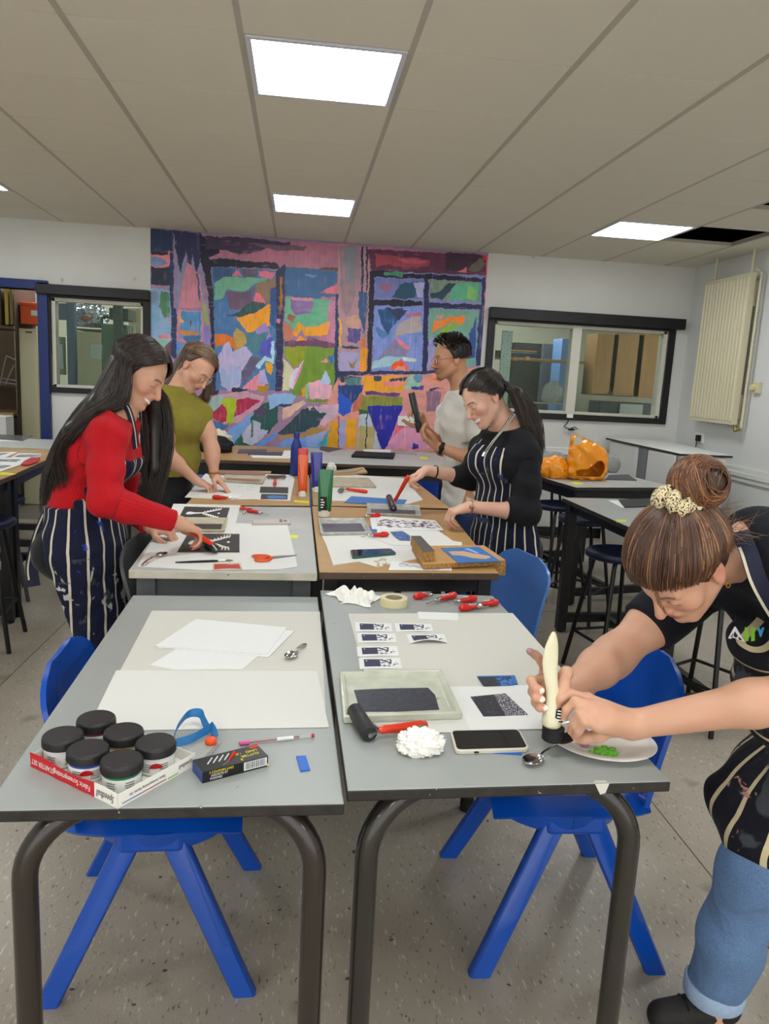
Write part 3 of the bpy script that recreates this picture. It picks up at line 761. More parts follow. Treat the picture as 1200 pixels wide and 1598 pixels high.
# ---------- stools ----------
m_navy = mat('navy_plastic', '#161d38', .4)
def stool(label, loc, rz, h=.65, lm=None, group='tall stools around the room'):
    t = thing('stool', label, 'stool', (0, 0, 0), group); lm = lm or m_blk
    b = MB(); b.lathe([(0, h - .018), (.10, h - .02), (.15, h - .03), (.165, h - .02), (.168, h - .005), (.16, h + .008), (.13, h + .004), (.05, h - .006), (0, h - .007)], m_navy, 32, None, 1.08, .95); b.build('seat', t, smooth=60)
    for k in range(4):
        a = PI / 4 + k * PI / 2; l = MB(); c, s_ = math.cos(a), math.sin(a)
        l.tube([(c * .09, s_ * .09, h - .02), (c * .13, s_ * .13, h - .06), (c * .235, s_ * .235, 0)], .0115, lm, 10); l.build('leg', t)
    for z in (.20,):
        r = .13 + (.235 - .13) * (h - .06 - z) / (h - .06)
        for k in range(4):
            a = PI / 4 + k * PI / 2; a2 = a + PI / 2; q = MB()
            q.tube([(math.cos(a) * r, math.sin(a) * r, z), (math.cos(a2) * r, math.sin(a2) * r, z)], .008, lm, 8); q.build('footrest', t)
    t.location = loc; t.rotation_euler = (0, 0, rz); return t
def at_seat(px, py, h=.65): p = Z(px, py, h); return (p.x, p.y, 0)
st = stool('tall stool with navy seat between the black-clad woman and the right-hand tables', at_seat(872, 787), .3)
for (px, py, rz, lab) in ((912, 808, .8, 'tall stool with navy seat tucked under the grey table behind its leg'), (968, 862, .2, 'tall stool with navy seat just beyond the bending woman head'),
                          (1118, 905, .5, 'tall black-legged stool seen beneath the chest of the bending woman'), (852, 752, .9, 'tall stool with navy seat beside the table of the orange bag')):
    copy_tree(st, None, at_seat(px, py), rz, lab)
stool('tall grey-legged stool with blue seat at the left edge beyond the black table legs', at_seat(-12, 770), .4, .62, m_gsteel)
copy_tree(st, None, at_seat(-35, 812), .1, 'tall black-legged stool half out of the photo at the left edge')
# ---------- radiator, pipes, thermostat, corner unit ----------
XW = XR - .10
a = XP(1100, 440, XW - .03); b_ = XP(1170, 432, XW - .03); c_ = XP(1076, 655, XW - .03)
ya, yb = max(a.y, b_.y), min(a.y, b_.y); zt, zb = a.z, c_.z
t = thing('radiator', 'tall cream panel radiator hanging high beside the corner', 'radiator', (XW, (ya + yb) / 2, zb))
p = MB(); n = 14; wd = (ya - yb) / n
p.box(XW - .022, XW + .03, yb, ya, zb, zt, m_cream)
for k in range(n):
    y0 = yb + k * wd; p.prism([(XW - .022, y0 + wd * .12), (XW - .034, y0 + wd * .3), (XW - .034, y0 + wd * .7), (XW - .022, y0 + wd * .88)], zb + .03, zt - .03, m_cream)
p.build('panel', t, bevel=.003)
p = MB()
for y in (yb + .04, ya - .1): p.tube([(XW + .005, y, zt - .02), (XW + .005, y, CZ)], .011, m_cream, 10)
p.tube([(XW + .05, yb - .03, zb - .02), (XW + .05, yb - .03, zt), (XW + .03, yb + .02, zt + .03)], .011, m_cream, 10); p.build('pipe', t)
p = MB(); p.tube([(XW + .02, yb + .02, zb), (XW + .02, yb - .01, zb - .03), (XW + .05, yb - .03, zb - .03)], .014, mat('brass', '#9b8a55', .35, .9), 10); p.ball((XW + .02, yb - .005, zb - .04), .02, mat('brass')); p.build('valve', t)
for y in (yb + .1, ya - .1):
    for z in (zt - .25, zb + .05): p = MB(); p.box(XW + .03, XR - .002, y - .02, y + .02, z, z + .2, m_cream); p.build('bracket', t, smooth=0)
q = XP(1180, 605, XR - .02)
t = thing('thermostat', 'small cream room thermostat with a round dial on the side wall', 'thermostat', (XR, q.y, q.z))
b = MB(); b.box(XR - .03, XR, q.y - .05, q.y + .04, q.z - .045, q.z + .045, m_cream); b.build('casing', t, bevel=.005)
b = MB(); b.lathe([(0, .028), (.022, .028), (.026, 0), (.026, -.01)], mat('dial_yellow', '#d8cf9c', .4), 20, T(XR - .032, q.y + .015, q.z) @ Matrix.Rotation(-PI / 2, 4, 'Y')); b.build('dial', t)
# corner unit
m_white = mat('white_board', '#d8dad6', .45, noise=(3, '#cfd1cc', .3)); m_gp = mat('grey_panel', '#6e7278', .5)
t = thing('storage_unit', 'waist-high white storage unit with a grey panel standing in the corner', 'cabinet', (3.15, 6.1, 0))
b = MB(); P = [(2.92, 6.95), (2.92, 6.40), (2.93, 5.52), (3.36, 5.52), (3.5, 6.95)]
b.prism(P, .982, 1.0, m_edge, top=m_white); b.build('worktop', t, bevel=.003)
b = MB(); b.prism([(2.945, 6.9), (2.945, 6.02), (2.955, 5.55), (3.33, 5.55), (3.46, 6.9)], .0, .982, m_white); b.build('body', t, bevel=.003)
b = MB(); b.box(2.93, 2.944, 6.08, 6.24, .05, .98, m_gp); b.build('grey_panel', t, smooth=0)
b = MB(); b.box(2.928, 2.944, 5.60, 6.06, .05, .975, m_white); b.box(2.928, 2.944, 6.26, 6.85, .05, .975, m_white); b.build('door', t, bevel=.003)
b = MB(); b.box(2.99, 3.31, 5.535, 5.549, .05, .975, m_white); b.build('front_panel', t, bevel=.003)
# sockets and cable
m_sock = mat('socket_plastic', '#e6e6e0', .35)
q = XP(1092, 683, XR); t = thing('power_socket', 'white double wall socket with a black plug above the corner unit', 'socket', (XR, q.y, q.z))
b = MB(); b.box(XR - .01, XR, q.y - .08, q.y + .08, q.z - .045, q.z + .045, m_sock); b.build('faceplate', t, bevel=.003)
b = MB(); b.box(XR - .045, XR - .012, q.y - .045, q.y - .002, q.z - .03, q.z + .025, m_foot); b.tube([(XR - .035, q.y - .02, q.z - .03), (XR - .04, q.y - .02, q.z - .1), (XR - .03, q.y - .02, q.z - .2)], .005, m_foot, 8); b.build('plug', t, bevel=.005)
q = D(633, 657, YW); t = thing('power_socket', 'white wall socket set into the painted mural above the bench', 'socket', (q.x, YW - .004, q.z))
b = MB(); b.box(q.x - .075, q.x + .075, YW - .014, YW - .005, q.z - .045, q.z + .045, m_sock)
for dx in (-.035, .035):
    b.box(q.x + dx - .004, q.x + dx + .004, YW - .0146, YW - .0138, q.z - .005, q.z + .012, m_foot)
    for k in (-1, 1): b.box(q.x + dx + k * .01 - .003, q.x + dx + k * .01 + .003, YW - .0146, YW - .0138, q.z - .018, q.z - .012, m_foot)
b.build('faceplate', t, smooth=0)
q = D(889, 652, YW - .04); b = MB()
b.box(q.x - .03, q.x + .03, YW - .045, YW - .031, q.z - .0, q.z + .035, m_sock)
pts = [(q.x, YW - .04, q.z), (q.x - .02, YW - .045, q.z - .05), (q.x - .05, YW - .04, q.z - .085), (q.x - .02, YW - .04, q.z - .10), (q.x + .05, YW - .045, q.z - .11), (q.x + .09, YW - .04, q.z - .10), (q.x + .06, YW - .04, q.z - .085), (q.x + .02, YW - .04, q.z - .10)]
b.tube(pts, .005, m_foot, 8); b.box(q.x + .0, q.x + .05, YW - .05, YW - .032, q.z - .12, q.z - .10, m_foot)
tag(b.build('cable', smooth=40), 'short black cable dangling under the wide interior window', 'cable')
# ================= THINGS ON THE TWO FRONT TABLES =================
m_paper = mat('white_paper', '#d8d8d3', .8, bump=(14, .0006))
m_paper2 = mat('cream_paper', '#cccbc2', .8, bump=(10, .0007))
m_paper3 = mat('bright_card', '#e0e2e0', .7)
m_red = mat('red_plastic', '#c8160f', .28, coat=.3); m_ored = mat('orange_red_plastic', '#d33414', .3, coat=.3)
m_chrome = mat('chrome', '#c6c6c8', .15, 1.0); m_steel = mat('dull_steel', '#9a9a9a', .35, .9)
m_ink = mat('black_ink', '#1c1d26', .45, noise=(120, '#343748', .15), bump=(260, .0006))
m_inkp = mat('printed_ink', '#24263c', .6, noise=(190, '#d8d8dc', .04, .66))
m_navyp = mat('navy_print', '#262b4a', .6, specks=[(160, '#c9cad4', .72)])
m_navyw = mat('navy_white_print', '#262b4a', .6, noise=(95, '#e4e4e4', .02, .50))
m_lblue = mat('blue_lino', '#2f6fb8', .5); m_lbluep = mat('blue_lino_inked', '#1d3a66', .5, noise=(110, '#3a80cc', .03, .55))
m_lidblk = mat('black_lid', '#232224', .42, bump=(300, .0002))
m_clear = mat('clear_plastic', '#f2f4f2', .08, trans=.85, ior=1.3)
m_tapec = mat('masking_tape', '#d9d0a8', .6); m_yel = mat('yellow_tape', '#d9df2a', .5)
m_tis = mat('tissue_paper', '#efeee8', .85, bump=(90, .001))
def flat(name, label, cat, pts, z, m, th=.0006, group=None, px=True, warp=0):
    P = [Z(x, y, z) for x, y in pts] if px else pts
    b = MB(); b.prism(P, z, z + th, m); o = b.build(name, smooth=0); return tag(o, label, cat, group)
def flat_px(b, pts, z, m, th=.0004, z0=None):
    b.prism([Z(x, y, z) for x, y in pts], z if z0 is None else z0, z + th, m)
g_sh = 'loose sheets on the front tables'
S = ZL
zq = lambda ox, oy, k, P: [(ox + x / k, oy + y / k) for x, y in P]
L5 = lambda *P: zq(0, 880, 2.143, P)
flat('paper_sheet', 'large off-white sheet lying furthest back on the table with the paint jars', 'paper', L5((508, 157), (1070, 160), (1092, 545), (305, 540)), S, m_paper2)
flat('paper_sheet', 'large bright white sheet directly behind the black-lidded jars', 'paper', L5((388, 357), (1060, 360), (1100, 547), (290, 560)), S + .0008, m_paper, .0008)
flat('card', 'blank white card under the other blank cards, its corner pointing to the jars', 'paper', L5((595, 283), (760, 268), (862, 310), (812, 353), (580, 355), (502, 340)), S + .0008, m_paper3, .0016)
flat('card', 'blank white card, lower of the crossed pair beside the small metal spoon', 'paper', L5((700, 205), (985, 225), (898, 313), (560, 283), (520, 284)), S + .0018, m_paper3, .0012)
flat('card', 'blank white card on top of the stack of cards behind the big sheet', 'paper', L5((655, 185), (960, 213), (892, 303), (518, 276)), S + .0034, m_paper3, .001)
# spoons
def spoon(label, bowl, tip, z, L=None, w=.017, group='spoons'):
    a = Z(bowl[0], bowl[1], z); e = Z(tip[0], tip[1], z); d = e - a; ln = d.length; rz = math.atan2(d.y, d.x)
    t = thing('spoon', label, 'spoon', (0, 0, 0), group)
    b = MB(); b.grid(lambda u, v: ((math.sqrt(max(0, 1 - (2 * v - 1) ** 2)) * (0) + .028 * (2 * v - 1)), w * math.sqrt(max(1e-4, 1 - (2 * v - 1) ** 2)) * (2 * u - 1) * (1 + .12 * (1 - 2 * v)), .010 - .009 * (1 - (2 * u - 1) ** 2) * math.sqrt(max(0, 1 - (2 * v - 1) ** 2))), 10, 12, m_chrome, thick=.0009); b.build('bowl', t, smooth=80)
    b = MB(); pts = [(.024, 0, .009), (.035, 0, .012), (ln * .5, 0, .013), (ln * .8, 0, .008), (ln, 0, .003)]
    b.tube(pts, [.0030, .0024, .0028, .0045, .005], m_chrome, 10, flat=((0, 0, 1), 1), cap=True); 
    for i, v in enumerate(b.v): b.v[i] = (v[0], v[1] * 1.2, v[2] if True else 0)
    b.build('handle', t, smooth=80)
    t.location = (a.x, a.y, z); t.rotation_euler = (0, 0, rz); return t
spoon('small steel spoon lying alone beside the blank cards', (455, 1026), (476, 1008), S + .0008, w=.016)
# ---- jars in carton ----
m_lab = mat('jar_label', '#e2e4e2', .4); m_txt = mat('dark_print', '#2a2a30', .5); m_rtxt = mat('red_print', '#b5141c', .4); m_gl = mat('jar_plastic', '#e9ecea', .15, trans=.3)
jars = [((98, 1146), '#d8dcdc', 'with pale white paint, at the left corner of the carton'), ((150, 1120), '#8c1f28', 'with dark red paint, rearmost in the carton'), ((193, 1140), '#b8a32a', 'with yellow paint, in the middle of the rear row'),
        ((243, 1157), '#d9dad6', 'with white label, at the right end of the carton'), ((137, 1167), '#2148a8', 'with blue paint under the lid, in the front row'), ((190, 1184), '#0f7a4e', 'with green paint under the lid, frontmost in the carton')]
jc = []
for k, (p, colr, lab) in enumerate(jars):
    zl = S + .053; c = Z(p[0], p[1], zl); jc.append(c)
    t = thing('paint_jar', 'black-lidded paint jar ' + lab, 'jar', (c.x, c.y, S + .001), 'black-lidded paint jars in the carton')
    pm = mat('paint_' + colr[1:], colr, .3); M_ = T(c.x, c.y, S + .001)
    b = MB(); b.lathe([(.0, 0), (.030, 0), (.0325, .003), (.0325, .030), (.0325, .031)], m_gl, 40, M_); b.lathe([(.0326, .029), (.0326, .0345), (.030, .0345), (.0, .0345)], pm, 40, M_); b.build('jar_body', t, smooth=50)
    b = MB(); b.lathe([(.0329, .003), (.0329, .0285)], m_lab, 40, M_)
    for a0 in (-2.2, -1.2, 0, 1.2):
        for r in range(4):
            for q in range(7):
                aa = a0 + q * .07 + (.03 * (r % 2)); z0 = .009 + r * .0042; rr = .0332
                b.add([(rr * math.cos(aa), rr * math.sin(aa), z0), (rr * math.cos(aa + .05), rr * math.sin(aa + .05), z0), (rr * math.cos(aa + .05), rr * math.sin(aa + .05), z0 + .002), (rr * math.cos(aa), rr * math.sin(aa), z0 + .002)], [(0, 1, 2, 3)], m_txt, M_)
    for a0 in ((-1.75,) if k in (3, 4) else ()):
        n_ = 12; V_ = []
        for q in range(n_ + 1):
            aa = a0 + q * .06; rr = .0333; V_ += [(rr * math.cos(aa), rr * math.sin(aa), .016), (rr * math.cos(aa), rr * math.sin(aa), .016 + .009 * math.sin(PI * q / n_) ** .5 + .001)]
        b.add(V_, [(2 * q, 2 * q + 2, 2 * q + 3, 2 * q + 1) for q in range(n_)], m_rtxt, M_)
    b.build('label', t, smooth=50)
    b = MB(); pr = [(.034, .0335), (.0358, .0345), (.0358, .0475), (.0350, .0510), (.0325, .0530), (.032, .0522), (.0, .0519)]; b.lathe(pr, m_lidblk, 64, M_)
    for q in range(64):
        w = 2 * PI * q / 64; b.box(.0356, .0362, -.0006, .0006, .036, .047, m_lidblk, M_ @ Matrix.Rotation(w, 4, 'Z'))
    b.build('lid', t, smooth=40)
# carton tray
P0 = Z(50, 1195, S); P1 = Z(180, 1254, S); P2 = Z(308, 1183, S)
P0 = Z(47, 1196, S); P1 = Z(184, 1263, S); P2 = Z(288, 1188, S)
e1 = (P0 - P1); e1.z = 0; l1 = e1.length; e1.normalize(); e2 = (P2 - P1); e2.z = 0; e2 = (e2 - e1 * e2.dot(e1)); l2 = max(e2.length, .160); e2.normalize(); l1 = max(l1, .225)
m_cr = mat('carton_red', '#c01824', .4); m_cw = mat('carton_white', '#e6e4dc', .45); m_ct = mat('carton_grey_text', '#3a3a40', .5)
t = thing('carton', 'low open cardboard carton, red and white with upside-down lettering, holding six paint jars', 'box', (P1.x, P1.y, S))
org = Vector((P1.x, P1.y, S)); MX = Matrix((( e1.x, e2.x, 0, org.x), (e1.y, e2.y, 0, org.y), (0, 0, 1, org.z), (0, 0, 0, 1)))
b = MB(); b.box(0, l1, 0, l2, 0, .0012, m_cw, MX); b.build('carton_base', t, smooth=0)
h = .026
b = MB(); wv = lambda x: h + .003 * math.sin(x / l1 * 9)
n_ = 16; fr = .26
for k in range(n_):
    x0 = l1 * k / n_; x1 = l1 * (k + 1) / n_; mm = m_cw if x1 < l1 * fr else m_cr
    b.add([(x0, 0, 0), (x1, 0, 0), (x1, 0, wv(x1)), (x0, 0, wv(x0)), (x0, .0012, 0), (x1, .0012, 0), (x1, .0012, wv(x1)), (x0, .0012, wv(x0))], [(0, 1, 2, 3), (7, 6, 5, 4), (3, 2, 6, 7), (0, 4, 5, 1)], mm, MX)
b.build('red_side', t, smooth=0)
# lettering runs upside down: text up = -z; visible side faces -y of the frame
TX = MX @ Matrix(((-1, 0, 0, 0), (0, 0, -1, 0), (0, -1, 0, 0), (0, 0, 0, 1)))
def side_text(b, s_, size, x, z, m, sx=1, shear=0):
    # e1 runs right to left seen from the viewer
    M_ = MX @ Matrix(((1, 0, 0, x), (0, 0, -1, -.0006), (0, -1, 0, z), (0, 0, 0, 1)))
    b.text(s_, m, size, M_, .0001, 'CENTER', sx, shear)
b = MB(); side_text(b, 'Fabric Screenprinting', .0145, l1 * .50, .0135, m_paper3, .78); side_text(b, 'STARTER SET', .0140, l1 * .84, .0135, m_paper3, .78)
side_text(b, 'Speedball', .0185, l1 * .13, .013, m_ct, .62, .3); b.build('lettering', t, smooth=0)
b = MB(); b.box(0, .0012, 0, l2, 0, h, m_cw, MX)
b.box(-.0002, -.0001, l2 * .05, l2 * .55, .0050, .0068, mat('stripe_blue', '#2a3f9a', .4), MX); b.box(-.0002, -.0001, l2 * .3, l2 * .6, .0050, .0068, m_cr, MX)
b.box(-.0002, -.0001, l2 * .62, l2 * .76, .0035, .0060, mat('stripe_green', '#8ab83a', .4), MX)
b.build('white_side', t, smooth=0)
b = MB()
def side2_text(b, s_, size, y, z, m, sx=1, shear=0):
    M_ = MX @ Matrix(((0, 0, -1, -.0004), (-1, 0, 0, y), (0, -1, 0, z), (0, 0, 0, 1)))
    M_ = MX @ Matrix(((0, 0, -1, -.0004), (1, 0, 0, y), (0, -1, 0, z), (0, 0, 0, 1)))
    b.text(s_, m, size, M_, .0001, 'CENTER', sx, shear)
for s_, y, sz in (('Fabric Screenprinting Starter Set', l2 * .36, .0075), ('Speedball', l2 * .86, .011)): side2_text(b, s_, sz, y, .0145, m_ct, -.8)
b.build('lettering', t, smooth=0)
b = MB(); b.box(l1 - .0012, l1, 0, l2, 0, h * .9, m_cw, MX); b.box(0, l1, l2 - .0012, l2, 0, h * .9, m_cw, MX); b.build('rear_side', t, smooth=0)
# ---- lanyard and clear card holder ----
m_lan = mat('lanyard_blue', '#1f6aa8', .5, noise=(150, '#2a7ab8', .3))
t = thing('lanyard', 'blue printed lanyard looped on the table with a clear card holder, behind the cutter box', 'lanyard', (Z(305, 1160, S).x, Z(305, 1160, S).y, S))
def ribbon(b, pts, w, m, up=None):
    P = [Vector(p) for p in pts]; vs = []
    for i, p in enumerate(P):
        u = Vector(up[i]) if isinstance(up, list) else Vector(up or (0, 0, 1)); vs += [p - u * w / 2, p + u * w / 2]
    n_ = len(P); V = []; 
    for i, p in enumerate(P):
        tt = (P[min(i + 1, n_ - 1)] - P[max(0, i - 1)]).normalized(); u = (vs[2 * i + 1] - vs[2 * i]).normalized(); nn = tt.cross(u) * .0006
        V += [vs[2 * i] + nn, vs[2 * i + 1] + nn, vs[2 * i + 1] - nn, vs[2 * i] - nn]
    F_ = []
    for i in range(n_ - 1):
        for k in range(4): F_.append((i * 4 + k, i * 4 + (k + 1) % 4, i * 4 + 4 + (k + 1) % 4, i * 4 + 4 + k))
    b.add(V, F_, m)
def spl(P, n=10):
    P = [Vector(p) for p in P]; out = []
    for i in range(len(P) - 1):
        p0 = P[max(i - 1, 0)]; p1 = P[i]; p2 = P[i + 1]; p3 = P[min(i + 2, len(P) - 1)]
        for k in range(n):
            t_ = k / n; out.append(.5 * ((2 * p1) + (p2 - p0) * t_ + (2 * p0 - 5 * p1 + 4 * p2 - p3) * t_ ** 2 + (3 * p1 - p0 - 3 * p2 + p3) * t_ ** 3))
    out.append(P[-1]); return out
b = MB(); ribbon(b, spl([Z(272, 1150, S + .012), Z(276, 1136, S + .022), Z(293, 1115, S + .028), Z(312, 1113, S + .03), Z(318, 1125, S + .024), Z(326, 1140, S + .014)]), .018, m_lan, (.25, .35, .9))
ribbon(b, spl([Z(274, 1160, S + .006), Z(300, 1152, S + .009), Z(318, 1142, S + .011), Z(327, 1137, S + .012)]), .018, m_lan, (.1, .55, .83))
ribbon(b, spl([Z(327, 1130, S + .014), Z(333, 1140, S + .012), Z(336, 1152, S + .006)]), .016, m_lan, (.7, .2, .6)); b.build('strap', t, smooth=60)
b = MB(); flat_px(b, [(287, 1172), (333, 1148), (345, 1160), (313, 1196), (290, 1196)], S + .003, m_clear, .0015); flat_px(b, [(293, 1172), (330, 1153), (338, 1161), (311, 1190), (296, 1190)], S + .001, m_paper3, .001); b.build('card_holder', t, smooth=0)
b = MB(); b.tube([Z(334, 1146, S + .008), Z(330, 1150, S + .008), Z(330, 1156, S + .006)], .0025, m_chrome, 8); b.build('clip', t)
b = MB(); c = Z(329, 1163, S); b.lathe([(0, 0), (.011, 0), (.012, .004), (.010, .010), (.006, .012), (0, .012)], mat('orange_plastic', '#e6531c', .4), 20, T(c.x, c.y, S + .004)); tag(b.build('clip_reel', smooth=50), 'small bright orange plastic reel behind the cutter box', 'reel')
# ---- lino cutter box ----
m_bxk = mat('box_black', '#151417', .35); m_bxb = mat('box_blue', '#24407e', .4); m_y = mat('box_yellow', '#e8d92c', .45)
A = Z(298, 1189, S + .016); Bp = Z(316, 1223, S); Cp = Z(418, 1196, S)
ex = (Cp - Bp); ex.z = 0; lx = ex.length; ex.normalize(); ey = Vector((-ex.y, ex.x, 0)); ly = .050; hh = .021
MX = Matrix(((ex.x, ey.x, 0, Bp.x), (ex.y, ey.y, 0, Bp.y), (0, 0, 1, S + .0005), (0, 0, 0, 1)))
t = thing('cutter_box', 'small black cardboard box with yellow lettering and barcode, in front of the lanyard', 'box', (Bp.x, Bp.y, S))
b = MB(); b.box(0, lx, 0, ly, 0, hh, m_bxk, MX); b.box(-.0004, 0, 0, ly, 0, hh, m_bxb, MX)
b.box(lx * .62, lx * .98, -.0003, 0, .003, hh - .002, m_paper3, MX)
for k in range(22):
    x = lx * (.64 + .32 * k / 22); b.box(x, x + lx * .32 / 22 * (.3 + .4 * ((k * 7) % 5) / 5), -.0005, -.0003, .005, hh - .003, m_txt, MX)
for k in range(4): b.tube([(lx * (.14 + .085 * k), ly * .45, hh + .0006), (lx * (.26 + .085 * k), ly * .80, hh + .0006)], .0012, m_paper3, 6, MX)
b.tube([(lx * .42, ly * .25, hh + .0008), (lx * .60, ly * .75, hh + .0008)], [.001, .004], m_red, 8, MX)
b.tube([(lx * .30, ly * .1, hh + .0008), (lx * .42, ly * .25, hh + .0008)], .001, m_chrome, 8, MX)
b.box(lx * .86, lx * 1.0, ly * .78, ly, hh, hh + .0004, m_rtxt, MX); b.build('carton', t, smooth=0)
b = MB(); Tt = lambda x, y: MX @ Matrix(((1, 0, 0, lx * x), (0, 1, 0, ly * y), (0, 0, 1, hh + .0004), (0, 0, 0, 1))) @ Matrix.Rotation(PI, 4, 'Z')
b.text('LINO', m_y, .010, Tt(.84, .62), .0002); b.text('CUTTER', m_y, .0095, Tt(.78, .38), .0002); b.text('5', m_y, .010, Tt(.62, .2), .0002); b.text('1 JEU', m_y, .007, Tt(.62, .62), .0002)
Fs = lambda x, z: MX @ Matrix(((1, 0, 0, lx * x), (0, 0, -1, -.0003), (0, 1, 0, z), (0, 0, 0, 1)))
b.text('5 COUPOIRS LINO', m_y, .0062, Fs(.28, .0165), .0001, 'CENTER', .9); b.text('ASSORTIS ET', m_paper3, .0062, Fs(.25, .0105), .0001, 'CENTER', .9); b.text('POIGNEE', m_paper3, .0062, Fs(.2, .0045), .0001, 'CENTER', .9)
b.build('lettering', t, smooth=0)
# pen, pencil, blue chip
def rod(name, label, cat, a, e, z, segs, mats, n=12, group=None):
    "segs: list of (t, radius, material) along the way"
    P = Z(a[0], a[1], z); Q = Z(e[0], e[1], z); t = thing(name, label, cat, (P.x, P.y, z), group)
    return t, P, Q
t, P, Q = rod('pen', 'clear pink-ended ballpoint pen lying behind the cutter box', 'pen', (372, 1164), (490, 1151), S, None, None)
z0 = Vector((0, 0, .005)); L = lambda k: P.lerp(Q, k) + z0
b = MB(); b.tube([L(.12), L(.97)], .0035, m_clear, 14); b.build('barrel', t); b = MB(); b.tube([L(.14), L(.8)], .0015, m_rtxt, 8); b.tube([L(.5), L(.72)], .0037, m_paper3, 12); b.build('refill', t)
b = MB(); b.tube([L(0), L(.02), L(.13), L(.14)], [.0005, .0045, .0045, .0038], mat('pink_plastic', '#d65a9a', .3), 14); b.tube([L(.965), L(1)], .0038, m_rtxt, 12); b.build('cap', t)
b = MB(); b.prism([Z(x, y, S) for x, y in ((462, 1182), (477, 1181), (484, 1203), (469, 1205))], S, S + .003, mat('blue_lino_chip', '#1f63c0', .5)); tag(b.build('lino_offcut', smooth=0), 'small bright blue rectangular lino offcut right of the cutter box', 'offcut')
t = thing('pencil', 'short red and white pencil end poking out behind the barcode box', 'pencil', tuple(Z(400, 1190, S)))
P, Q = Z(398, 1180, S + .004), Z(421, 1196, S + .004); b = MB(); b.tube([P, P.lerp(Q, .75)], .004, m_rtxt, 8); b.tube([P.lerp(Q, .75), Q], [.004, .0006], mat('pencil_wood', '#c8a888', .6), 8); b.build('shaft', t)
# ============ right front table ============
S = ZR
R5 = lambda *P: zq(500, 900, 3.3333, P)
flat('paper_sheet', 'large sheet under the small navy prints on the right-hand front table', 'paper', R5((145, 193), (1000, 190), (1255, 480), (1290, 590), (250, 575)), S, m_paper2)
flat('paper_sheet', 'white sheet pushed under the ink tray and the print block', 'paper', R5((160, 560), (690, 572), (800, 812), (210, 806)), S + .0008, m_paper, .0006)
flat('paper_sheet', 'white sheet carrying the dark rectangular ink impression', 'paper', R5((672, 574), (1290, 560), (1380, 790), (778, 798)), S + .0016, m_paper3, .0006)
flat('card', 'blank white strip of card behind the small navy prints', 'paper', R5((505, 183), (715, 190), (719, 228), (510, 221)), S + .0008, m_paper3, .0008)
prints = [((180, 238), (368, 245), (375, 288), (185, 288)), ((188, 295), (388, 297), (397, 345), (197, 346)), ((188, 366), (398, 362), (409, 414), (194, 418)), ((198, 425), (414, 424), (425, 481), (205, 483)),
          ((386, 243), (577, 247), (588, 287), (395, 288)), ((446, 302), (643, 300), (662, 347), (466, 350))]
pl = ['furthest of the left column of four', 'second from the back of the left column of four', 'third from the back of the left column of four', 'nearest of the left column, beside the ink tray', 'alone behind the curled one, nearest the red cutters', 'with a curled front edge']
for P, lab in zip(prints, pl):
    Q = [Z(x, y, S) for x, y in R5(*P)]; t = MB(); a, b_, c, d = Q
    bl = lambda u, v: (d * (1 - u) + c * u) * (1 - v) + (a * (1 - u) + b_ * u) * v
    cur = .010 if 'curled' in lab and 'alone' not in lab else .001
    zz = S + .0009
    def sheet(u0, u1, v0, v1, m, dz, nn=10):
        t.grid(lambda u, v: (lambda q, uu: (q.x, q.y, zz + dz + cur * math.sin(PI * uu) * (1 - (v0 + (v1 - v0) * v)) ** 2))(bl(u0 + (u1 - u0) * u, v0 + (v1 - v0) * v), u0 + (u1 - u0) * u), nn, 3, m, thick=.0003)
    sheet(0, 1, 0, 1, m_paper3, .0004); sheet(.12, .52, .2, .86, m_navyp, .0008); sheet(.50, .78, .2, .86, m_navyw, .00085); sheet(.78, .93, .25, .8, mat('sparse_print', '#e8e8e6', .7, noise=(80, '#262b4a', .02, .58)), .0009)
    def disc(u, v, r):  # crescent moon
        q = bl(u, v); t.lathe([(r * .45, .0), (r, .0), (r, .0001), (r * .45, .0001)], m_paper3, 10, T(q.x, q.y, zz + .0013 + cur * math.sin(PI * u) * (1 - v) ** 2))
    disc(.18, .7, .0025)
    tag(t.build('small_print', smooth=0), 'small navy print, ' + lab, 'print', 'small navy prints')
# crumpled tissue
def crumple(name, label, c, rx, ry, rz, seed, m=None, cat='tissue', freq=3, amp=.5, extra=None):
    rng = np.random.default_rng(seed); nu, nv = 72, 36; vs = []
    waves = [(rng.normal(size=3) * freq * (1 + k * .55), rng.random() * 6.28, .5 / (1 + k * .35)) for k in range(9)]
    for j in range(nv + 1):
        th = PI * j / nv
        for i in range(nu):
            ph = 2 * PI * i / nu; d = np.array([math.sin(th) * math.cos(ph), math.sin(th) * math.sin(ph), math.cos(th)])
            s_ = 1 + amp * sum(w[2] * (abs(math.sin(d @ w[0] + w[1])) - .5) for w in waves) * .5
            q = d * s_ * np.array([rx, ry, rz]); vs.append((c[0] + q[0], c[1] + q[1], max(c[2] + .0005, c[2] + rz * .7 + q[2])))
    fs = [(j * nu + i, j * nu + (i + 1) % nu, (j + 1) * nu + (i + 1) % nu, (j + 1) * nu + i) for j in range(nv) for i in range(nu)]
    b = MB(); b.add(vs, fs, m or m_tis)
    if extra: extra(b)
    return tag(b.build(name, smooth=70), label, cat)
c = Z(556, 936, S); b = MB()
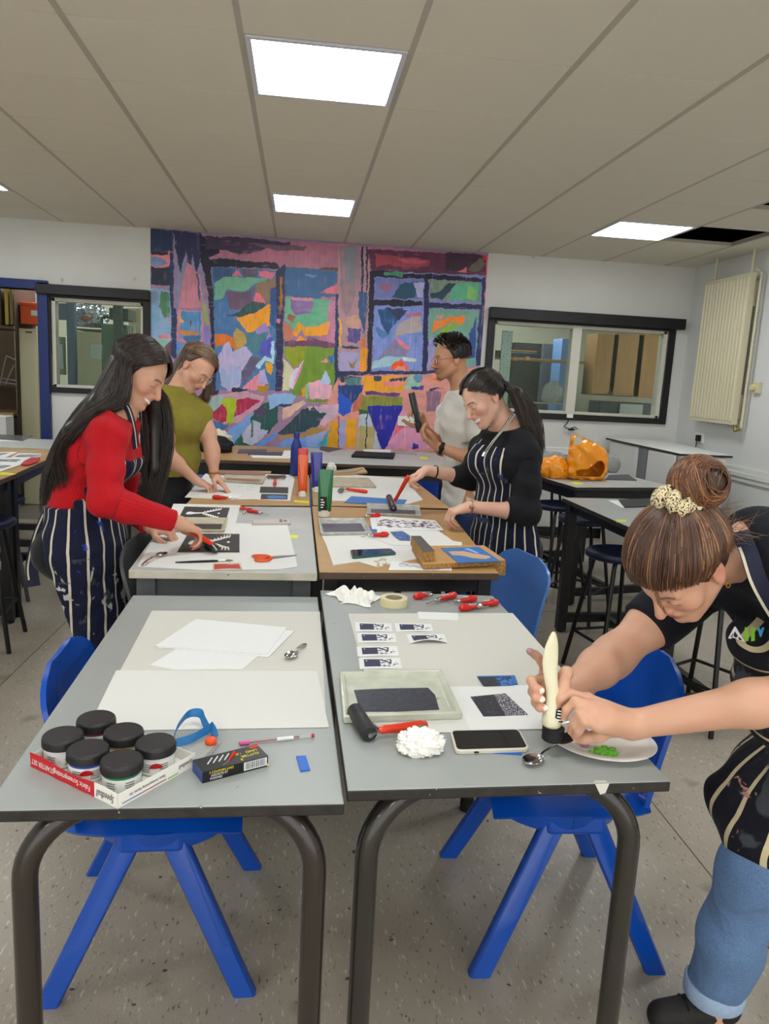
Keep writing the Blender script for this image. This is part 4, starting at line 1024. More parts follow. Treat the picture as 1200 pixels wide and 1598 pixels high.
def rag(cx, cy, w, d, hh, ph, rz):
    def f(u, v):
        x = (u - .5) * w * (1 + .15 * math.sin(7 * v + ph)); y = (v - .5) * d * (1 + .15 * math.sin(6 * u + ph)); e = min(1, 6 * min(u, 1 - u, v, 1 - v) + .12)
        z = hh * e * abs(math.sin(5.2 * u + 3.1 * v + ph) * .6 + math.sin(9 * v - 6 * u + 2 * ph) * .35 + .18 * math.sin(21 * u + 13 * v)) ** .8
        c_, s_ = math.cos(rz), math.sin(rz); return (cx + x * c_ - y * s_, cy + x * s_ + y * c_, S + .0012 + z)
    b.grid(f, 48, 48, m_tis, thick=.0004)
rag(c.x - .022, c.y + .030, .10, .10, .032, .6, .5); rag(c.x + .014, c.y - .004, .095, .12, .026, 2.4, -.35); tag(b.build('tissue', smooth=70), 'crumpled white paper towel beside the roll of masking tape', 'tissue')
c = Z(655, 1173, S); cc = c
def green_bit(b):
    rng = random.Random(4)
    for k in range(14): b.ball((cc.x + .002 + rng.uniform(-.012, .012), cc.y + .026 + rng.uniform(-.006, .006), S + .036 + rng.uniform(-.004, .003)), .0045, mat('green_paint_wet', '#0f6b3c', .3), 8, (1, 1, .6))
crumple('tissue', 'tightly crumpled white tissue with a green paint smear, in front of the red roller handle', (c.x, c.y, S), .039, .027, .025, 9, freq=3.2, amp=.85, extra=green_bit)
# masking tape
c = Z(614, 944, S); t = thing('tape_roll', 'roll of cream masking tape lying flat behind the small prints', 'tape', (c.x, c.y, S))
b = MB(); M_ = T(c.x, c.y, S); b.lathe([(.0275, .0), (.043, .0), (.043, .025), (.0275, .025), (.0275, 0)], m_tapec, 48, M_); b.build('tape', t, smooth=40)
b = MB(); b.lathe([(.0262, .0003), (.0274, .0003), (.0274, .0248), (.0262, .0248), (.0262, .0003)], mat('cardboard_core', '#a89a86', .8), 48, M_); b.build('core', t, smooth=40)
# red lino cutters
def cutter(label, a, e, z, hook=False, s=1.0, group='red-handled lino cutters', m=None):
    "a = fat handle end, e = blade tip (pixels)"
    P = Z(a[0], a[1], z); Q = Z(e[0], e[1], z); d = Q - P; L = d.length; rz = math.atan2(d.y, d.x); M_ = T(P.x, P.y, z + .011 * s, rz)
    t = thing('lino_cutter', label, 'cutter', (P.x, P.y, z), group); b = MB(); h = L * .60; k = s
    b.tube([(0, 0, 0), (.004, 0, 0), (.012, 0, 0), (.03 * k, 0, 0), (h * .6, 0, 0), (h, 0, 0), (h + .001, 0, 0)], [.004 * k, .0085 * k, .0115 * k, .0125 * k, .0085 * k, .0065 * k, .003], m or m_red, 18, M_)
    b.build('handle', t, smooth=60)
    b = MB(); b.tube([(h * .45, 0, .0098 * k), (h * .8, 0, .0092 * k)], [.004, .003], m_paper2, 6, M_, flat=((0, 1, 0), .25)); b.build('label_strip', t)
    b = MB(); b.tube([(h - .004, 0, 0), (h + .014 * k, 0, 0), (h + .018 * k, 0, 0)], [.0068 * k, .006 * k, .004 * k], m_chrome, 16, M_); b.build('ferrule', t, smooth=50)
    b = MB(); b.tube([(h + .014 * k, 0, 0), (L - .008, 0, -.003), (L, 0, .001)], [.0022, .003, .0006], m_steel, 10, M_, flat=((0, 1, 0), .5)); b.build('blade', t)
    return t
CT = lambda x, y: (500 + x / 3.3333, 900 + y / 3.3333)
cutter('red-handled lino cutter, leftmost of the four, closest to the masking tape', CT(482, 120), CT(605, 108), S)
cutter('red-handled lino cutter with its blade pointing to the masking tape, second of the four', CT(706, 108), CT(545, 155), S)
cutter('red-handled lino cutter, rear one of the crossed pair of cutters', CT(812, 128), CT(655, 152), S)
cutter('red-handled lino cutter, rightmost, with a cream label on its handle', CT(925, 148), CT(760, 172), S)
cutter('red-handled lino cutter lying in front of the rightmost one', CT(720, 180), CT(875, 168), S)
# ink tray
def tray(label, C4, z, rim_h, rim, m_rim, inkp=None, m_inkk=None, group='ink trays', inner=None):
    Q = [Z(x, y, z) for x, y in C4]; c = sum(Q, Vector()) / 4; t = thing('ink_tray', label, 'tray', (c.x, c.y, z), group)
    b = MB(); inn = [q + (c - q) * 0 for q in Q]
    def inset(P, dd):
        out = []
        for k in range(4):
            p = P[k]; a = (P[(k + 1) % 4] - p).normalized(); e = (P[k - 1] - p).normalized(); out.append(p + (a + e) * dd)
        return out
    lv = [(0, 0, Q), (rim_h, -.002, Q), (rim_h + .001, .003, Q), (rim_h * .9, rim * .6, Q), (.005, rim, Q)]
    vs = []
    for (zz, dd, P) in lv: vs += [(p.x, p.y, z + zz) for p in inset(P, dd)]
    fs = [(i * 4 + k, i * 4 + (k + 1) % 4, i * 4 + 4 + (k + 1) % 4, i * 4 + 4 + k) for i in range(4) for k in range(4)] + [(3, 2, 1, 0), (16, 17, 18, 19)]
    b.add(vs, fs, m_rim); b.build('tray_body', t, bevel=.0025, seg=3)
    if inkp:
        b = MB(); I = [Z(x, y, z + .006) for x, y in inkp]; b.prism(I, z + .0052, z + .0064, m_inkk or m_ink); b.build('ink_film', t, smooth=0)
    return t
m_tray = mat('tray_plastic', '#cfd3c2', .3, noise=(25, '#b3b7a6', .3), coat=.2, specks=[(16, '#7c8070', .72)])
tray('large pale plastic tray holding a slab of rolled black ink', R5((100, 530), (625, 515), (730, 742), (122, 765))[::-1], S + .0016, .017, .014, m_tray,
     R5((175, 590), (330, 582), (560, 578), (596, 615), (618, 690), (400, 700), (205, 700), (190, 640)))
# brayer roller
def brayer(label, hub, hub2, grip0, grip1, name='ink_roller', m_h=None, m_r=None, rr=.0155, group='ink rollers', yoke=None, cat='roller'):
    "hub, hub2: ends of the roller axis, grip0: neck, grip1: butt (3-D points)"
    m_h = m_h or m_ored; m_r = m_r or mat('black_rubber', '#26262a', .5, bump=(300, .0003)); a, b_ = Vector(hub), Vector(hub2); ax = (b_ - a).normalized()
    t = thing(name, label, cat, tuple((a + b_) / 2 - Vector((0, 0, rr))), group)
    b = MB(); b.tube([a, a + ax * .002, b_ - ax * .002, b_], [rr * .9, rr, rr, rr * .9], m_r, 28); b.build('roller', t, smooth=50)
    g0, g1 = Vector(grip0), Vector(grip1); b = MB()
    ea, eb = a - ax * .006, b_ + ax * .006
    b.tube([a, ea], .005, m_steel, 10); b.tube([b_, eb], .005, m_steel, 10); b.tube([ea, ea.lerp(g0, .45), g0], .0028, m_steel, 8); b.tube([eb, eb.lerp(g0, .45), g0], .0028, m_steel, 8); b.build('yoke', t)
    d = g1 - g0; b = MB(); b.tube([g0 - d * .04, g0 + d * .05, g0 + d * .2, g0 + d * .55, g0 + d * .85, g0 + d * .97, g1], [.005, .009, .0085, .0105, .0115, .009, .003], m_h, 20); b.build('handle', t, smooth=60)
    return t
z1 = S + .0175
h1 = Z(553, 1108, z1 + .004); h2 = Z(577, 1146, z1)
brayer('ink roller with black rubber drum and orange-red handle leaning on the big tray', h1, h2, Z(593, 1139, S + .02), Z(667, 1132, S + .0125), rr=.0165)
# phone with pale case
def phone(label, C4, z, m_case, m_scr, th=.009, group='mobile phones', back=False):
    Q = [Z(x, y, z + th) for x, y in C4]; c = sum(Q, Vector()) / 4; t = thing('mobile_phone', label, 'phone', (c.x, c.y, z), group)
    def rnd(P, r, n=6):
        out = []
        for k in range(4):
            p = P[k]; a = (P[k - 1] - p).normalized(); e = (P[(k + 1) % 4] - p).normalized()
            s_, f_ = p + a * r, p + e * r
            for i in range(n + 1):
                w = i / n; q = (1 - w) ** 2 * s_ + 2 * w * (1 - w) * p + w * w * f_; out.append(q)
        return out
    def ins(P, dd): return [P[k] + ((P[k - 1] - P[k]).normalized() + (P[(k + 1) % 4] - P[k]).normalized()) * dd for k in range(4)]
    b = MB(); b.prism(rnd(Q, .013), z, z + th, m_case); b.build('case', t, bevel=.0022, seg=3)
    b = MB(); b.prism(rnd(ins(Q, .0045), .010), z + th - .001, z + th + .0004, m_scr)
    b.build('screen', t, smooth=0); 
    if back:
        b = MB(); I = ins(Q, .006); a, e, cc, dd = I; f = lambda u, v: (dd * (1 - u) + cc * u) * (1 - v) + (a * (1 - u) + e * u) * v
        b.prism([f(.70, .15), f(.95, .15), f(.95, .85), f(.70, .85)], z + th, z + th + .002, m_case); b.build('camera_bump', t, bevel=.001)
        b = MB(); 
        for (u, v) in ((.76, .3), (.76, .7), (.88, .5)): q = f(u, v); b.lathe([(0, 0), (.006, 0), (.006, .0015), (0, .0015)], m_foot, 14, T(q.x, q.y, z + th + .002))
        b.build('lens', t)
    else:
        b = MB(); q = (Q[3] * .72 + Q[2] * .28); d = (Q[3] - Q[0]).normalized()
        b.ball((q.x, q.y, z + th * .5), .004, m_foot, 10, (1.4, .8, .5)); b.build('charging_port', t)
    return t
m_scr = mat('phone_screen', '#14151c', .08, coat=.5)
phone('phone in a pale beige case with a dark screen, beside the white plate', R5((672, 797), (1035, 790), (1090, 893), (702, 905)), S, mat('beige_case', '#c9c5b6', .4), m_scr)
b = MB(); b.prism([Z(x, y, S) for x, y in R5((800, 905), (1045, 903), (1048, 930), (860, 918))], S, S + .0012, mat('blue_lino_chip')); tag(b.build('lino_offcut', smooth=0), 'thin bright blue lino strip sticking out from under the beige phone', 'offcut')
# inked blue block and impression
t = MB(); flat_px(t, R5((815, 522), (1010, 518), (1027, 562), (848, 570)), S + .0008, m_lblue, .003); flat_px(t, R5((818, 523), (905, 520), (925, 567), (850, 569)), S + .0038, m_ink, .0003, S + .003); flat_px(t, R5((905, 520), (990, 519), (1008, 563), (925, 567)), S + .0038, m_lbluep, .0003, S + .003)
tag(t.build('lino_block', smooth=0), 'small blue lino block half covered in black ink, above the rectangular impression', 'lino block')
t = MB(); flat_px(t, R5((780, 625), (962, 607), (1083, 720), (848, 727)), S + .0023, mat('ink_impression', '#2b2c3a', .6, noise=(260, '#c6c6cc', .05, .55)), .0004); flat_px(t, R5((780, 625), (900, 613), (965, 724), (848, 727)), S + .0026, mat('ink_impression_dark', '#26272f', .6, noise=(170, '#c6c6cc', .04, .68)), .0003)
tag(t.build('ink_impression', smooth=0), 'dark speckled rectangular ink impression on white paper behind the phone', 'print')
# plate with paint
Pq = Z(938, 1160, S + .004); t = thing('plate', 'white oval dinner plate with green and purple paint, at the table corner', 'plate', (Pq.x, Pq.y, S))
m_cer = mat('white_ceramic', '#e6e6e2', .12, coat=.5)
M_ = T(Pq.x, Pq.y, S, -.28) @ Matrix.Scale(.90, 4)
b = MB(); b.lathe([(0, .002), (.065, .002), (.07, .0), (.072, .002), (.092, .009), (.118, .0155), (.1195, .0165), (.118, .0175), (.09, .0125), (.072, .0075), (.066, .006), (0, .006)], m_cer, 72, M_, 1.0, .86); b.build('plate_body', t, smooth=60)
rng = random.Random(2)
b = MB(); c = Z(945, 1173, S + .007); m_gr = mat('bright_green_paint', '#5fc41a', .25, coat=.4, bump=(120, .002))
for k in range(34): b.ball((c.x + rng.gauss(0, .0085), c.y + rng.gauss(0, .008), S + .0075 + rng.uniform(0, .002)), rng.uniform(.004, .008), m_gr, 10, (1.2, 1, .45))
tag(b.build('green_paint', smooth=80), 'blob of bright green paint on the white plate', 'paint')
b = MB(); c = Z(905, 1140, S + .007); m_pu = mat('purple_paint', '#7b5880', .3, noise=(120, '#b79ab8', .2), bump=(80, .001), coat=.3)
for k in range(20): b.ball((c.x + rng.uniform(-.030, .022), c.y + rng.uniform(-.014, .022), S + .0062), rng.uniform(.006, .013), m_pu, 10, (1.2, 1, .16))
c = Z(912, 1163, S + .007); b.ball((c.x, c.y, S + .0075), .007, mat('pink_paint', '#b57f9c', .3), 10, (1.5, 1, .2)); tag(b.build('purple_paint', smooth=80), 'smear of purple paint spread over the plate under the hand', 'paint')
spoon('steel dessert spoon resting with its handle on the rim of the white plate', (832, 1191), (893, 1156), S, w=.018)
# torn sticker on table edge
b = MB(); q = Z(938, 1221, S); b.prism([(q.x - .014, q.y - .0), (q.x + .012, q.y), (q.x + .011, q.y + .006), (q.x - .01, q.y + .006)], S, S + .0007, m_paper2)
b.add([(q.x - .014, FR[0][1] + .012, S + .0005), (q.x + .014, FR[0][1] + .013, S + .0005), (q.x + .008, FR[0][1] + .0118, S - .018), (q.x - .002, FR[0][1] + .0115, S - .021)], [(0, 1, 2, 3)], m_paper2); b.build('torn_sticker', tabR, smooth=0)
# ================= THINGS ON THE MIDDLE TABLES =================
S = ZT
A6 = lambda *P: zq(180, 680, 3.529, P)      # zoom of (180,680)-(520,930)
B6 = lambda *P: zq(460, 680, 3.3333, P)     # zoom of (460,680)-(820,930)
C6 = lambda *P: zq(260, 700, 5.4545, P)
D6 = lambda *P: zq(320, 660, 6.0, P)
E6 = lambda *P: zq(500, 680, 6.0, P)
m_blkcard = mat('black_lino', '#2a2827', .6, noise=(60, '#343130', .3)); m_carve = mat('carved_cream', '#d8d3c4', .7)
m_wtray = mat('worn_tray', '#c7bea6', .5, noise=(18, '#a79d86', .25)); m_copper = mat('copper_brown', '#a87a62', .4, noise=(20, '#8b6654', .3)); m_greytray = mat('grey_tray', '#c3c5bd', .4, noise=(30, '#90938c', .22))
m_dkink = mat('dull_black_ink', '#2c2b2b', .5, bump=(200, .0004)); m_plumink = mat('plum_ink', '#4b4251', .5, noise=(60, '#5d5463', .3))
# ---- table of the woman in red
flat('paper_sheet', 'white sheet under the further black winged print, by the woman in red', 'paper', A6((320, 375), (690, 383), (662, 484), (280, 470)), S, m_paper)
flat('paper_sheet', 'large white sheet under the scissors, brush and black carved block', 'paper', A6((280, 470), (948, 492), (1004, 722), (900, 738), (500, 742), (122, 722), (230, 520)), S + .0008, m_paper, .001)
def wing_print(label, C4, z, m_base, carved, th, name, cat):
    Q = [Z(x, y, z) for x, y in C4]; a, b_, c, d = Q      # rear-left, rear-right, front-right, front-left
    f = lambda u, v: (d * (1 - u) + c * u) * (1 - v) + (a * (1 - u) + b_ * u) * v
    t = MB(); t.prism(Q, z, z + th, m_base)
    def poly(P, k): t.prism([f(*p) for p in P], z + th, z + th + k, carved)
    # long neck at left, two feathered wings at right, rows of feathers
    neck = [(.10, .42), (.13, .36), (.20, .36), (.30, .42), (.42, .46), (.50, .50), (.42, .54), (.30, .52), (.20, .58), (.13, .56)]
    for s_ in (1, -1):
        for k in range(7):
            u0 = .44 + k * .055; r = .10 + .035 * k; v0 = .5 + s_ * (.05 + .035 * k)
            poly([(u0, v0), (u0 + .03, v0 + s_ * r * .35), (u0 + .045, v0 + s_ * r * .7), (u0 + .03, min(.95, max(.05, v0 + s_ * r))), (u0 + .06, min(.93, max(.07, v0 + s_ * r * .9))), (u0 + .065, v0 + s_ * r * .35), (u0 + .045, v0)], .0003 + .00002 * k)
        poly([(.42, .5 + s_ * .02), (.52, .5 + s_ * .12), (.72, .5 + s_ * .30), (.80, .5 + s_ * .30), (.66, .5 + s_ * .14), (.52, .5 + s_ * .02)], .0002)
    poly(neck, .0003)
    n = 12; poly([(.80 + .028 * math.cos(2 * PI * k / n), .50 + .05 * math.sin(2 * PI * k / n)) for k in range(n)], .0003)
    return tag(t.build(name, smooth=0), label, cat)
wing_print('black print of a white winged figure, further of the two beside the woman in red', A6((382, 390), (630, 397), (610, 464), (345, 460)), S + .0012, m_blkcard, m_paper3, .0008, 'winged_print', 'print')
wing_print('black carved lino block with cream wings under the moving hand', A6((400, 543), (684, 546), (683, 642), (343, 642)), S + .0024, m_blkcard, m_carve, .004, 'lino_block', 'lino block')
tray('small cream ink tray with black ink behind the carved block of the woman in red', A6((292, 462), (618, 466), (600, 534), (280, 530))[::-1], S + .0022, .012, .012, m_wtray, A6((330, 484), (590, 486), (582, 514), (330, 512)), m_dkink)
phone('phone with camera bumps lying face down behind the large white sheet', A6((755, 462), (965, 458), (967, 482), (752, 484)), S + .0005, mat('case_speckled', '#b5aaa2', .4), mat('case_back', '#c9bfb8', .3), back=True)
cutter('red lino cutter lying behind the phone on the grey-topped table', A6((722, 420))[0], A6((846, 446))[0], S)
t = thing('blade_ring', 'red and chrome cutter head lying left of the red lino cutter', 'tool', tuple(Z(*A6((705, 420))[0], S)))
c = Z(*A6((703, 408))[0], S); b = MB(); b.tube([(c.x + .012 * math.cos(w), c.y + .018 * math.sin(w), S + .008) for w in [2 * PI * k / 14 for k in range(15)]], .005, m_red, 8); b.build('ring', t)
c = Z(*A6((707, 436))[0], S); b = MB(); b.tube([(c.x, c.y - .012, S + .006), (c.x, c.y + .012, S + .008)], [.004, .007], m_chrome, 12); b.build('screw', t)
spoon('steel spoon with a dark stained bowl at the corner nearest the woman in red', A6((255, 664))[0], A6((148, 720))[0], S + .002, w=.017)
# paint brush
P, Q = Z(*A6((330, 697))[0], S + .006), Z(*A6((650, 686))[0], S + .005)
t = thing('paint_brush', 'black-handled paint brush lying in front of the carved block', 'brush', (P.x, P.y, S)); L = lambda k: P.lerp(Q, k)
b = MB(); b.tube([L(0), L(.3), L(.65), L(.73)], [.0022, .004, .0045, .003], m_foot, 12); b.build('handle', t); b = MB(); b.tube([L(.73), L(.86)], [.0032, .0036], m_chrome, 12); b.build('ferrule', t); b = MB(); b.tube([L(.86), L(.93), L(1)], [.0034, .004, .0008], mat('bristle', '#7b6c55', .8), 10); b.build('bristles', t)
# scissors
t = thing('scissors', 'orange-handled scissors lying on the large white sheet', 'scissors', tuple(Z(*A6((860, 672))[0], S)))
m_or = mat('scissor_orange', '#d9521a', .4); pv = Z(*A6((862, 672))[0], S + .006); tip = Z(*A6((1000, 658))[0], S + .004)
b = MB(); b.tube([pv, pv.lerp(tip, .5), tip], [.006, .0045, .0008], m_steel, 8, flat=((0, 0, 1), .35)); b.tube([pv + Vector((0, .003, 0)), tip + Vector((0, .004, 0))], [.005, .0008], m_steel, 8); b.build('blade', t)
for (c_, rx, ry) in ((A6((800, 665))[0], .028, .016), (A6((806, 686))[0], .022, .013)):
    c = Z(*c_, S + .006); b = MB(); b.tube([(c.x + rx * math.cos(w), c.y + ry * math.sin(w), S + .007) for w in [2 * PI * k / 18 for k in range(19)]], .0042, m_or, 8); b.tube([(c.x + rx, c.y, S + .007), pv], .0055, m_or, 8); b.build('handle', t)
tz = MB(); flat_px(tz, A6((538, 705), (688, 703), (700, 738), (534, 740)), S + .002, mat('block_edge', '#c7b9a0', .6), .003); flat_px(tz, A6((545, 708), (600, 706), (640, 710), (680, 706), (692, 733), (620, 730), (545, 736)), S + .005, mat('red_ink_block', '#c93a26', .45, noise=(150, '#9b2418', .2)), .0005)
tag(tz.build('lino_block', smooth=0), 'small lino block covered with red ink at the front edge of the white sheet', 'lino block')
def ytape(label, P, z, m=None): return flat('tape_strip', label, 'tape', P, z, m or m_yel, .0006)
ytape('short yellow tape at the right edge of the large white sheet', A6((962, 546), (1008, 550), (998, 566), (964, 562)), S)
# ---- oak table, front right
flat('paper_sheet', 'white sheet with a curled front edge under the dark green phone', 'paper', B6((140, 520), (600, 515), (870, 555), (865, 575), (610, 580), (640, 640), (430, 684), (330, 655), (200, 674), (165, 570)), S, m_paper, .001)
flat('paper_sheet', 'white sheet between the purple patterned print and the chipboard', 'paper', B6((395, 480), (740, 490), (830, 553), (868, 557), (868, 575), (500, 570), (380, 520)), S + .0016, m_paper, .0008)
z = S + .003
t = MB(); flat_px(t, B6((388, 414), (730, 440), (775, 492), (402, 486)), z, m_paper3, .0006)
flat_px(t, B6((425, 432), (725, 446), (762, 482), (430, 476)), z + .0007, mat('purple_pattern', '#e4e2e0', .7, noise=(34, '#5a3d58', .02, .52)), .0003)
t.build; tag(t.build('patterned_print', smooth=0), 'white sheet printed with a repeating plum-coloured leaf pattern', 'print')
t = MB(); flat_px(t, B6((495, 500), (560, 496), (600, 520), (600, 548), (545, 545), (520, 528)), S + .0028, mat('blue_pattern_print', '#5b7cb4', .6, noise=(60, '#2a3f70', .05, .5)), .0006); tag(t.build('blue_proof', smooth=0), 'small blue patterned proof beside the chipboard block', 'print')
t = MB(); flat_px(t, B6((380, 470), (425, 480), (430, 506), (392, 508)), S + .0028, mat('blue_pattern_print'), .0006); tag(t.build('blue_proof', smooth=0), 'small blue scrap of print next to the front ink tray', 'print')
tray('grey ink tray with plum ink at the left edge of the oak table', B6((124, 442), (358, 440), (398, 516), (136, 520))[::-1], S + .001, .012, .010, m_greytray, B6((140, 458), (345, 456), (366, 496), (150, 500)), m_plumink)
tray('grey ink tray under the roller held by the black-clad woman', B6((376, 362), (646, 372), (656, 424), (376, 414))[::-1], S, .012, .010, m_greytray, B6((395, 380), (625, 388), (628, 408), (395, 402)), m_plumink)
cutter('red lino cutter lying in front of the plum-printed sheet', B6((488, 525))[0], B6((340, 536))[0], S + .002)
cutter('red lino cutter half hidden between the two grey ink trays', B6((445, 425))[0], B6((345, 432))[0], S)
phone('phone in a dark green case lying on the curled white sheet', B6((288, 592), (500, 585), (530, 608), (300, 630)), S + .001, mat('green_case', '#1f5a50', .4), m_scr)
flat('drawing', 'pencil outline drawing on white paper hanging over the front edge of the oak table', 'drawing', B6((505, 652), (820, 684), (815, 702), (487, 700)), S + .0018, m_paper3, .0006)
dr_ = bpy.data.objects['drawing']; t = MB(); rng = random.Random(11); m_pen = mat('pencil_line', '#55555a', .8)
def P6(x, y, zz=.0026): q = Z(*B6((x, y))[0], S + .0024); return (q.x, q.y, S + zz)
for k in range(5):
    cx, cy = 560 + k * 44 + rng.uniform(-6, 6), 672 + k * 4 + rng.uniform(-3, 3); n = 9
    t.tube([P6(cx + 26 * math.cos(2 * PI * j / n) * rng.uniform(.6, 1.1), cy + 9 * math.sin(2 * PI * j / n) * rng.uniform(.5, 1.1)) for j in range(n + 1)], .0007, m_pen, 5)
t.tube([P6(545, 668), P6(600, 675), P6(660, 682), P6(745, 690)], .0007, m_pen, 5); t.build('pencil_lines', dr_, smooth=0)
# overhanging part of the drawing
q0, q1 = Z(*B6((487, 700))[0], S), Z(*B6((815, 702))[0], S)
t = MB(); t.add([(q0.x, q0.y, S + .0018), (q1.x, q1.y, S + .0018), (q1.x + .003, q1.y - .010, S - .030), (q0.x, q0.y - .008, S - .006)], [(0, 1, 2, 3)], m_paper3); t.build('hanging_edge', dr_, smooth=0)
# chipboard bench hook with block
m_chip = mat('chipboard', '#b98e55', .8, noise=(120, '#8e6433', .12), bump=(140, .0012)); m_chtop = mat('chipboard_face', '#c79a62', .6, noise=(10, '#b98a52', .3))
c4 = [Z(*p, S + .02) for p in B6((610, 575), (985, 572), (1098, 650), (668, 672))]
t = thing('bench_hook', 'chipboard bench hook with a thick dark-topped block along its left end', 'board', (c4[3].x, c4[3].y, S))
b = MB(); b.prism(c4, S + .004, S + .022, m_chip, top=m_chtop); b.build('board', t, bevel=.001)
q = [Z(*p, S + .058) for p in B6((604, 520), (656, 520), (730, 600), (672, 606))]; b = MB(); b.prism(q, S + .022, S + .058, m_chip, top=mat('dark_worn_top', '#4b4743', .7, noise=(40, '#5e5a55', .3))); b.build('stop_block', t, bevel=.001)
yF = min(p[1] for p in T4[:2]); b = MB(); a, e = c4[3], c4[2]; b.prism([(e.x - .055, e.y - .006), (e.x, e.y - .006), (e.x, e.y + .04), (e.x - .055, e.y + .04)], S - .034, S + .004, m_chip); b.build('hook_strip', t, bevel=.001)
t = MB(); flat_px(t, B6((760, 588), (958, 582), (1068, 655), (850, 664)), S + .0222, mat('lino_blue', '#3a74b8', .5), .0035)
flat_px(t, B6((800, 602), (880, 600), (930, 612), (1010, 625), (1020, 634), (990, 642), (925, 636), (860, 622), (820, 622)), S + .0257, mat('carved_tan', '#c9a583', .7), .0004); flat_px(t, B6((880, 588), (905, 586), (960, 610), (945, 612)), S + .0257, mat('pale_blue_line', '#8fb4e4', .6), .0004)
tag(t.build('lino_block', smooth=0), 'blue lino block with a tan carved hand shape on the chipboard', 'lino block')
rng = random.Random(5); t = MB()
for k in range(16):
    x, y = 420 + rng.random() * 60, 640 + rng.random() * 35; q = Z(*B6((x, y))[0], S + .004); w = rng.random() * 6.28
    t.tube([(q.x, q.y, S + .003), (q.x + .006 * math.cos(w), q.y + .006 * math.sin(w), S + .006), (q.x + .012 * math.cos(w), q.y + .012 * math.sin(w), S + .002)], .0016, mat('shaving', '#cbb489', .8), 6)
o = tag(t.build('lino_shavings', smooth=0), 'little heap of curly lino shavings beside the green phone', 'shavings'); o['kind'] = 'stuff'
# paint tubes (standing on their white caps)
def paint_tube(label, base, top, z, colr, m_cap=None, w=None, lab=True, Yoff=0):
    p = Z(base[0], base[1], z); Y = p.y; q = D(top[0], top[1], Y + Yoff); H = q.z - z; wd = (w or 30) * Y / FPX / 2
    t = thing('paint_tube', label, 'paint tube', (p.x, p.y, z), 'squeezy paint tubes')
    mc = mat('tube_' + colr[1:], colr, .25, coat=.4, trans=0); b = MB(); dx = (q.x - p.x)
    cap = .032; prof = [(0, .75, .75), (.02, .95, .88), (.25, 1.0, .8), (.6, 1.03, .5), (.9, 1.06, .14), (1.0, 1.06, .06)]
    vs = []; n = 28
    for (k, ax, ay) in prof:
        zz = z + cap * .75 + (H - cap * .75) * k
        for j in range(n):
            w_ = 2 * PI * j / n; cx = math.cos(w_); sy = math.sin(w_); e = .75
            vs.append((p.x + dx * k + wd * ax * math.copysign(abs(cx) ** e, cx), p.y + Yoff * k + wd * ay * .85 * math.copysign(abs(sy) ** e, sy), zz + .002 * math.sin(cx * 5 + k * 3) * k))
    fs = [(i * n + j, i * n + (j + 1) % n, (i + 1) * n + (j + 1) % n, (i + 1) * n + j) for i in range(len(prof) - 1) for j in range(n)] + [tuple(range(n))[::-1], tuple(range((len(prof) - 1) * n, len(prof) * n))]
    b.add(vs, fs, mc); b.build('tube_body', t, smooth=60)
    b = MB(); b.lathe([(0, z), (wd * .62, z), (wd * .80, z + .002), (wd * .86, z + cap), (wd * .6, z + cap + .003), (0, z + cap + .003)], mat('tube_cap_white', '#e4e4de', .35), 28, T(p.x, p.y, 0)); b.build('cap', t, smooth=45)
    if lab:
        b = MB(); yy = p.y - wd * .76; x0 = p.x - wd * .75; hh = H * .27; zz = z + cap + H * .02
        b.box(x0, x0 + wd * 1.0, yy - wd * .16, yy + .004, zz, zz + hh, m_foot)
        for r in range(4): b.box(x0 + wd * .15, x0 + wd * (.5 + .1 * (r % 3)), yy - wd * .16 - .0006, yy - wd * .16, zz + hh * (.15 + .2 * r), zz + hh * (.24 + .2 * r), m_paper3)
        b.build('label', t, smooth=0)
    return t
paint_tube('green squeezy paint tube standing on its white cap on the oak table corner', (506, 806), (509, 733), S, '#0f6a37', w=22)
paint_tube('orange squeezy paint tube with a white cap, beside the seam of the tables', (472, 775), (473, 710), S, '#d9541c', w=15, lab=False)
paint_tube('red squeezy paint tube just behind the orange one', (472, 764), (473, 700), S, '#c9261c', w=15, lab=False)
paint_tube('dark blue squeezy paint tube behind the green one', (494, 768), (494, 706), S, '#2a2f8e', w=17, lab=False)
# bottle
p = Z(461, 742, S); t = thing('water_bottle', 'slim matt blue metal water bottle standing behind the orange paint tube', 'bottle', (p.x, p.y, S)); mb_ = mat('bottle_blue', '#2a3a86', .35, .2)
b = MB(); b.lathe([(0, 0), (.033, 0), (.035, .004), (.035, .17), (.033, .195), (.022, .222), (.0165, .235), (.0165, .243)], mb_, 36, T(p.x, p.y, S)); b.build('bottle_body', t, smooth=50)
b = MB(); b.lathe([(.0165, .243), (.019, .244), (.019, .272), (.017, .276), (0, .277)], mb_, 36, T(p.x, p.y, S)); b.build('cap', t, smooth=50)
c = Z(517, 738, S); crumple('tissue', 'crumpled white tissue standing behind the green paint tube', (c.x, c.y, S), .026, .03, .036, 21, freq=3, amp=1.0)
ytape('bright yellow tape strip on the oak table left of the green tube', A6((985, 354), (1068, 360), (1066, 374), (984, 366)), S)
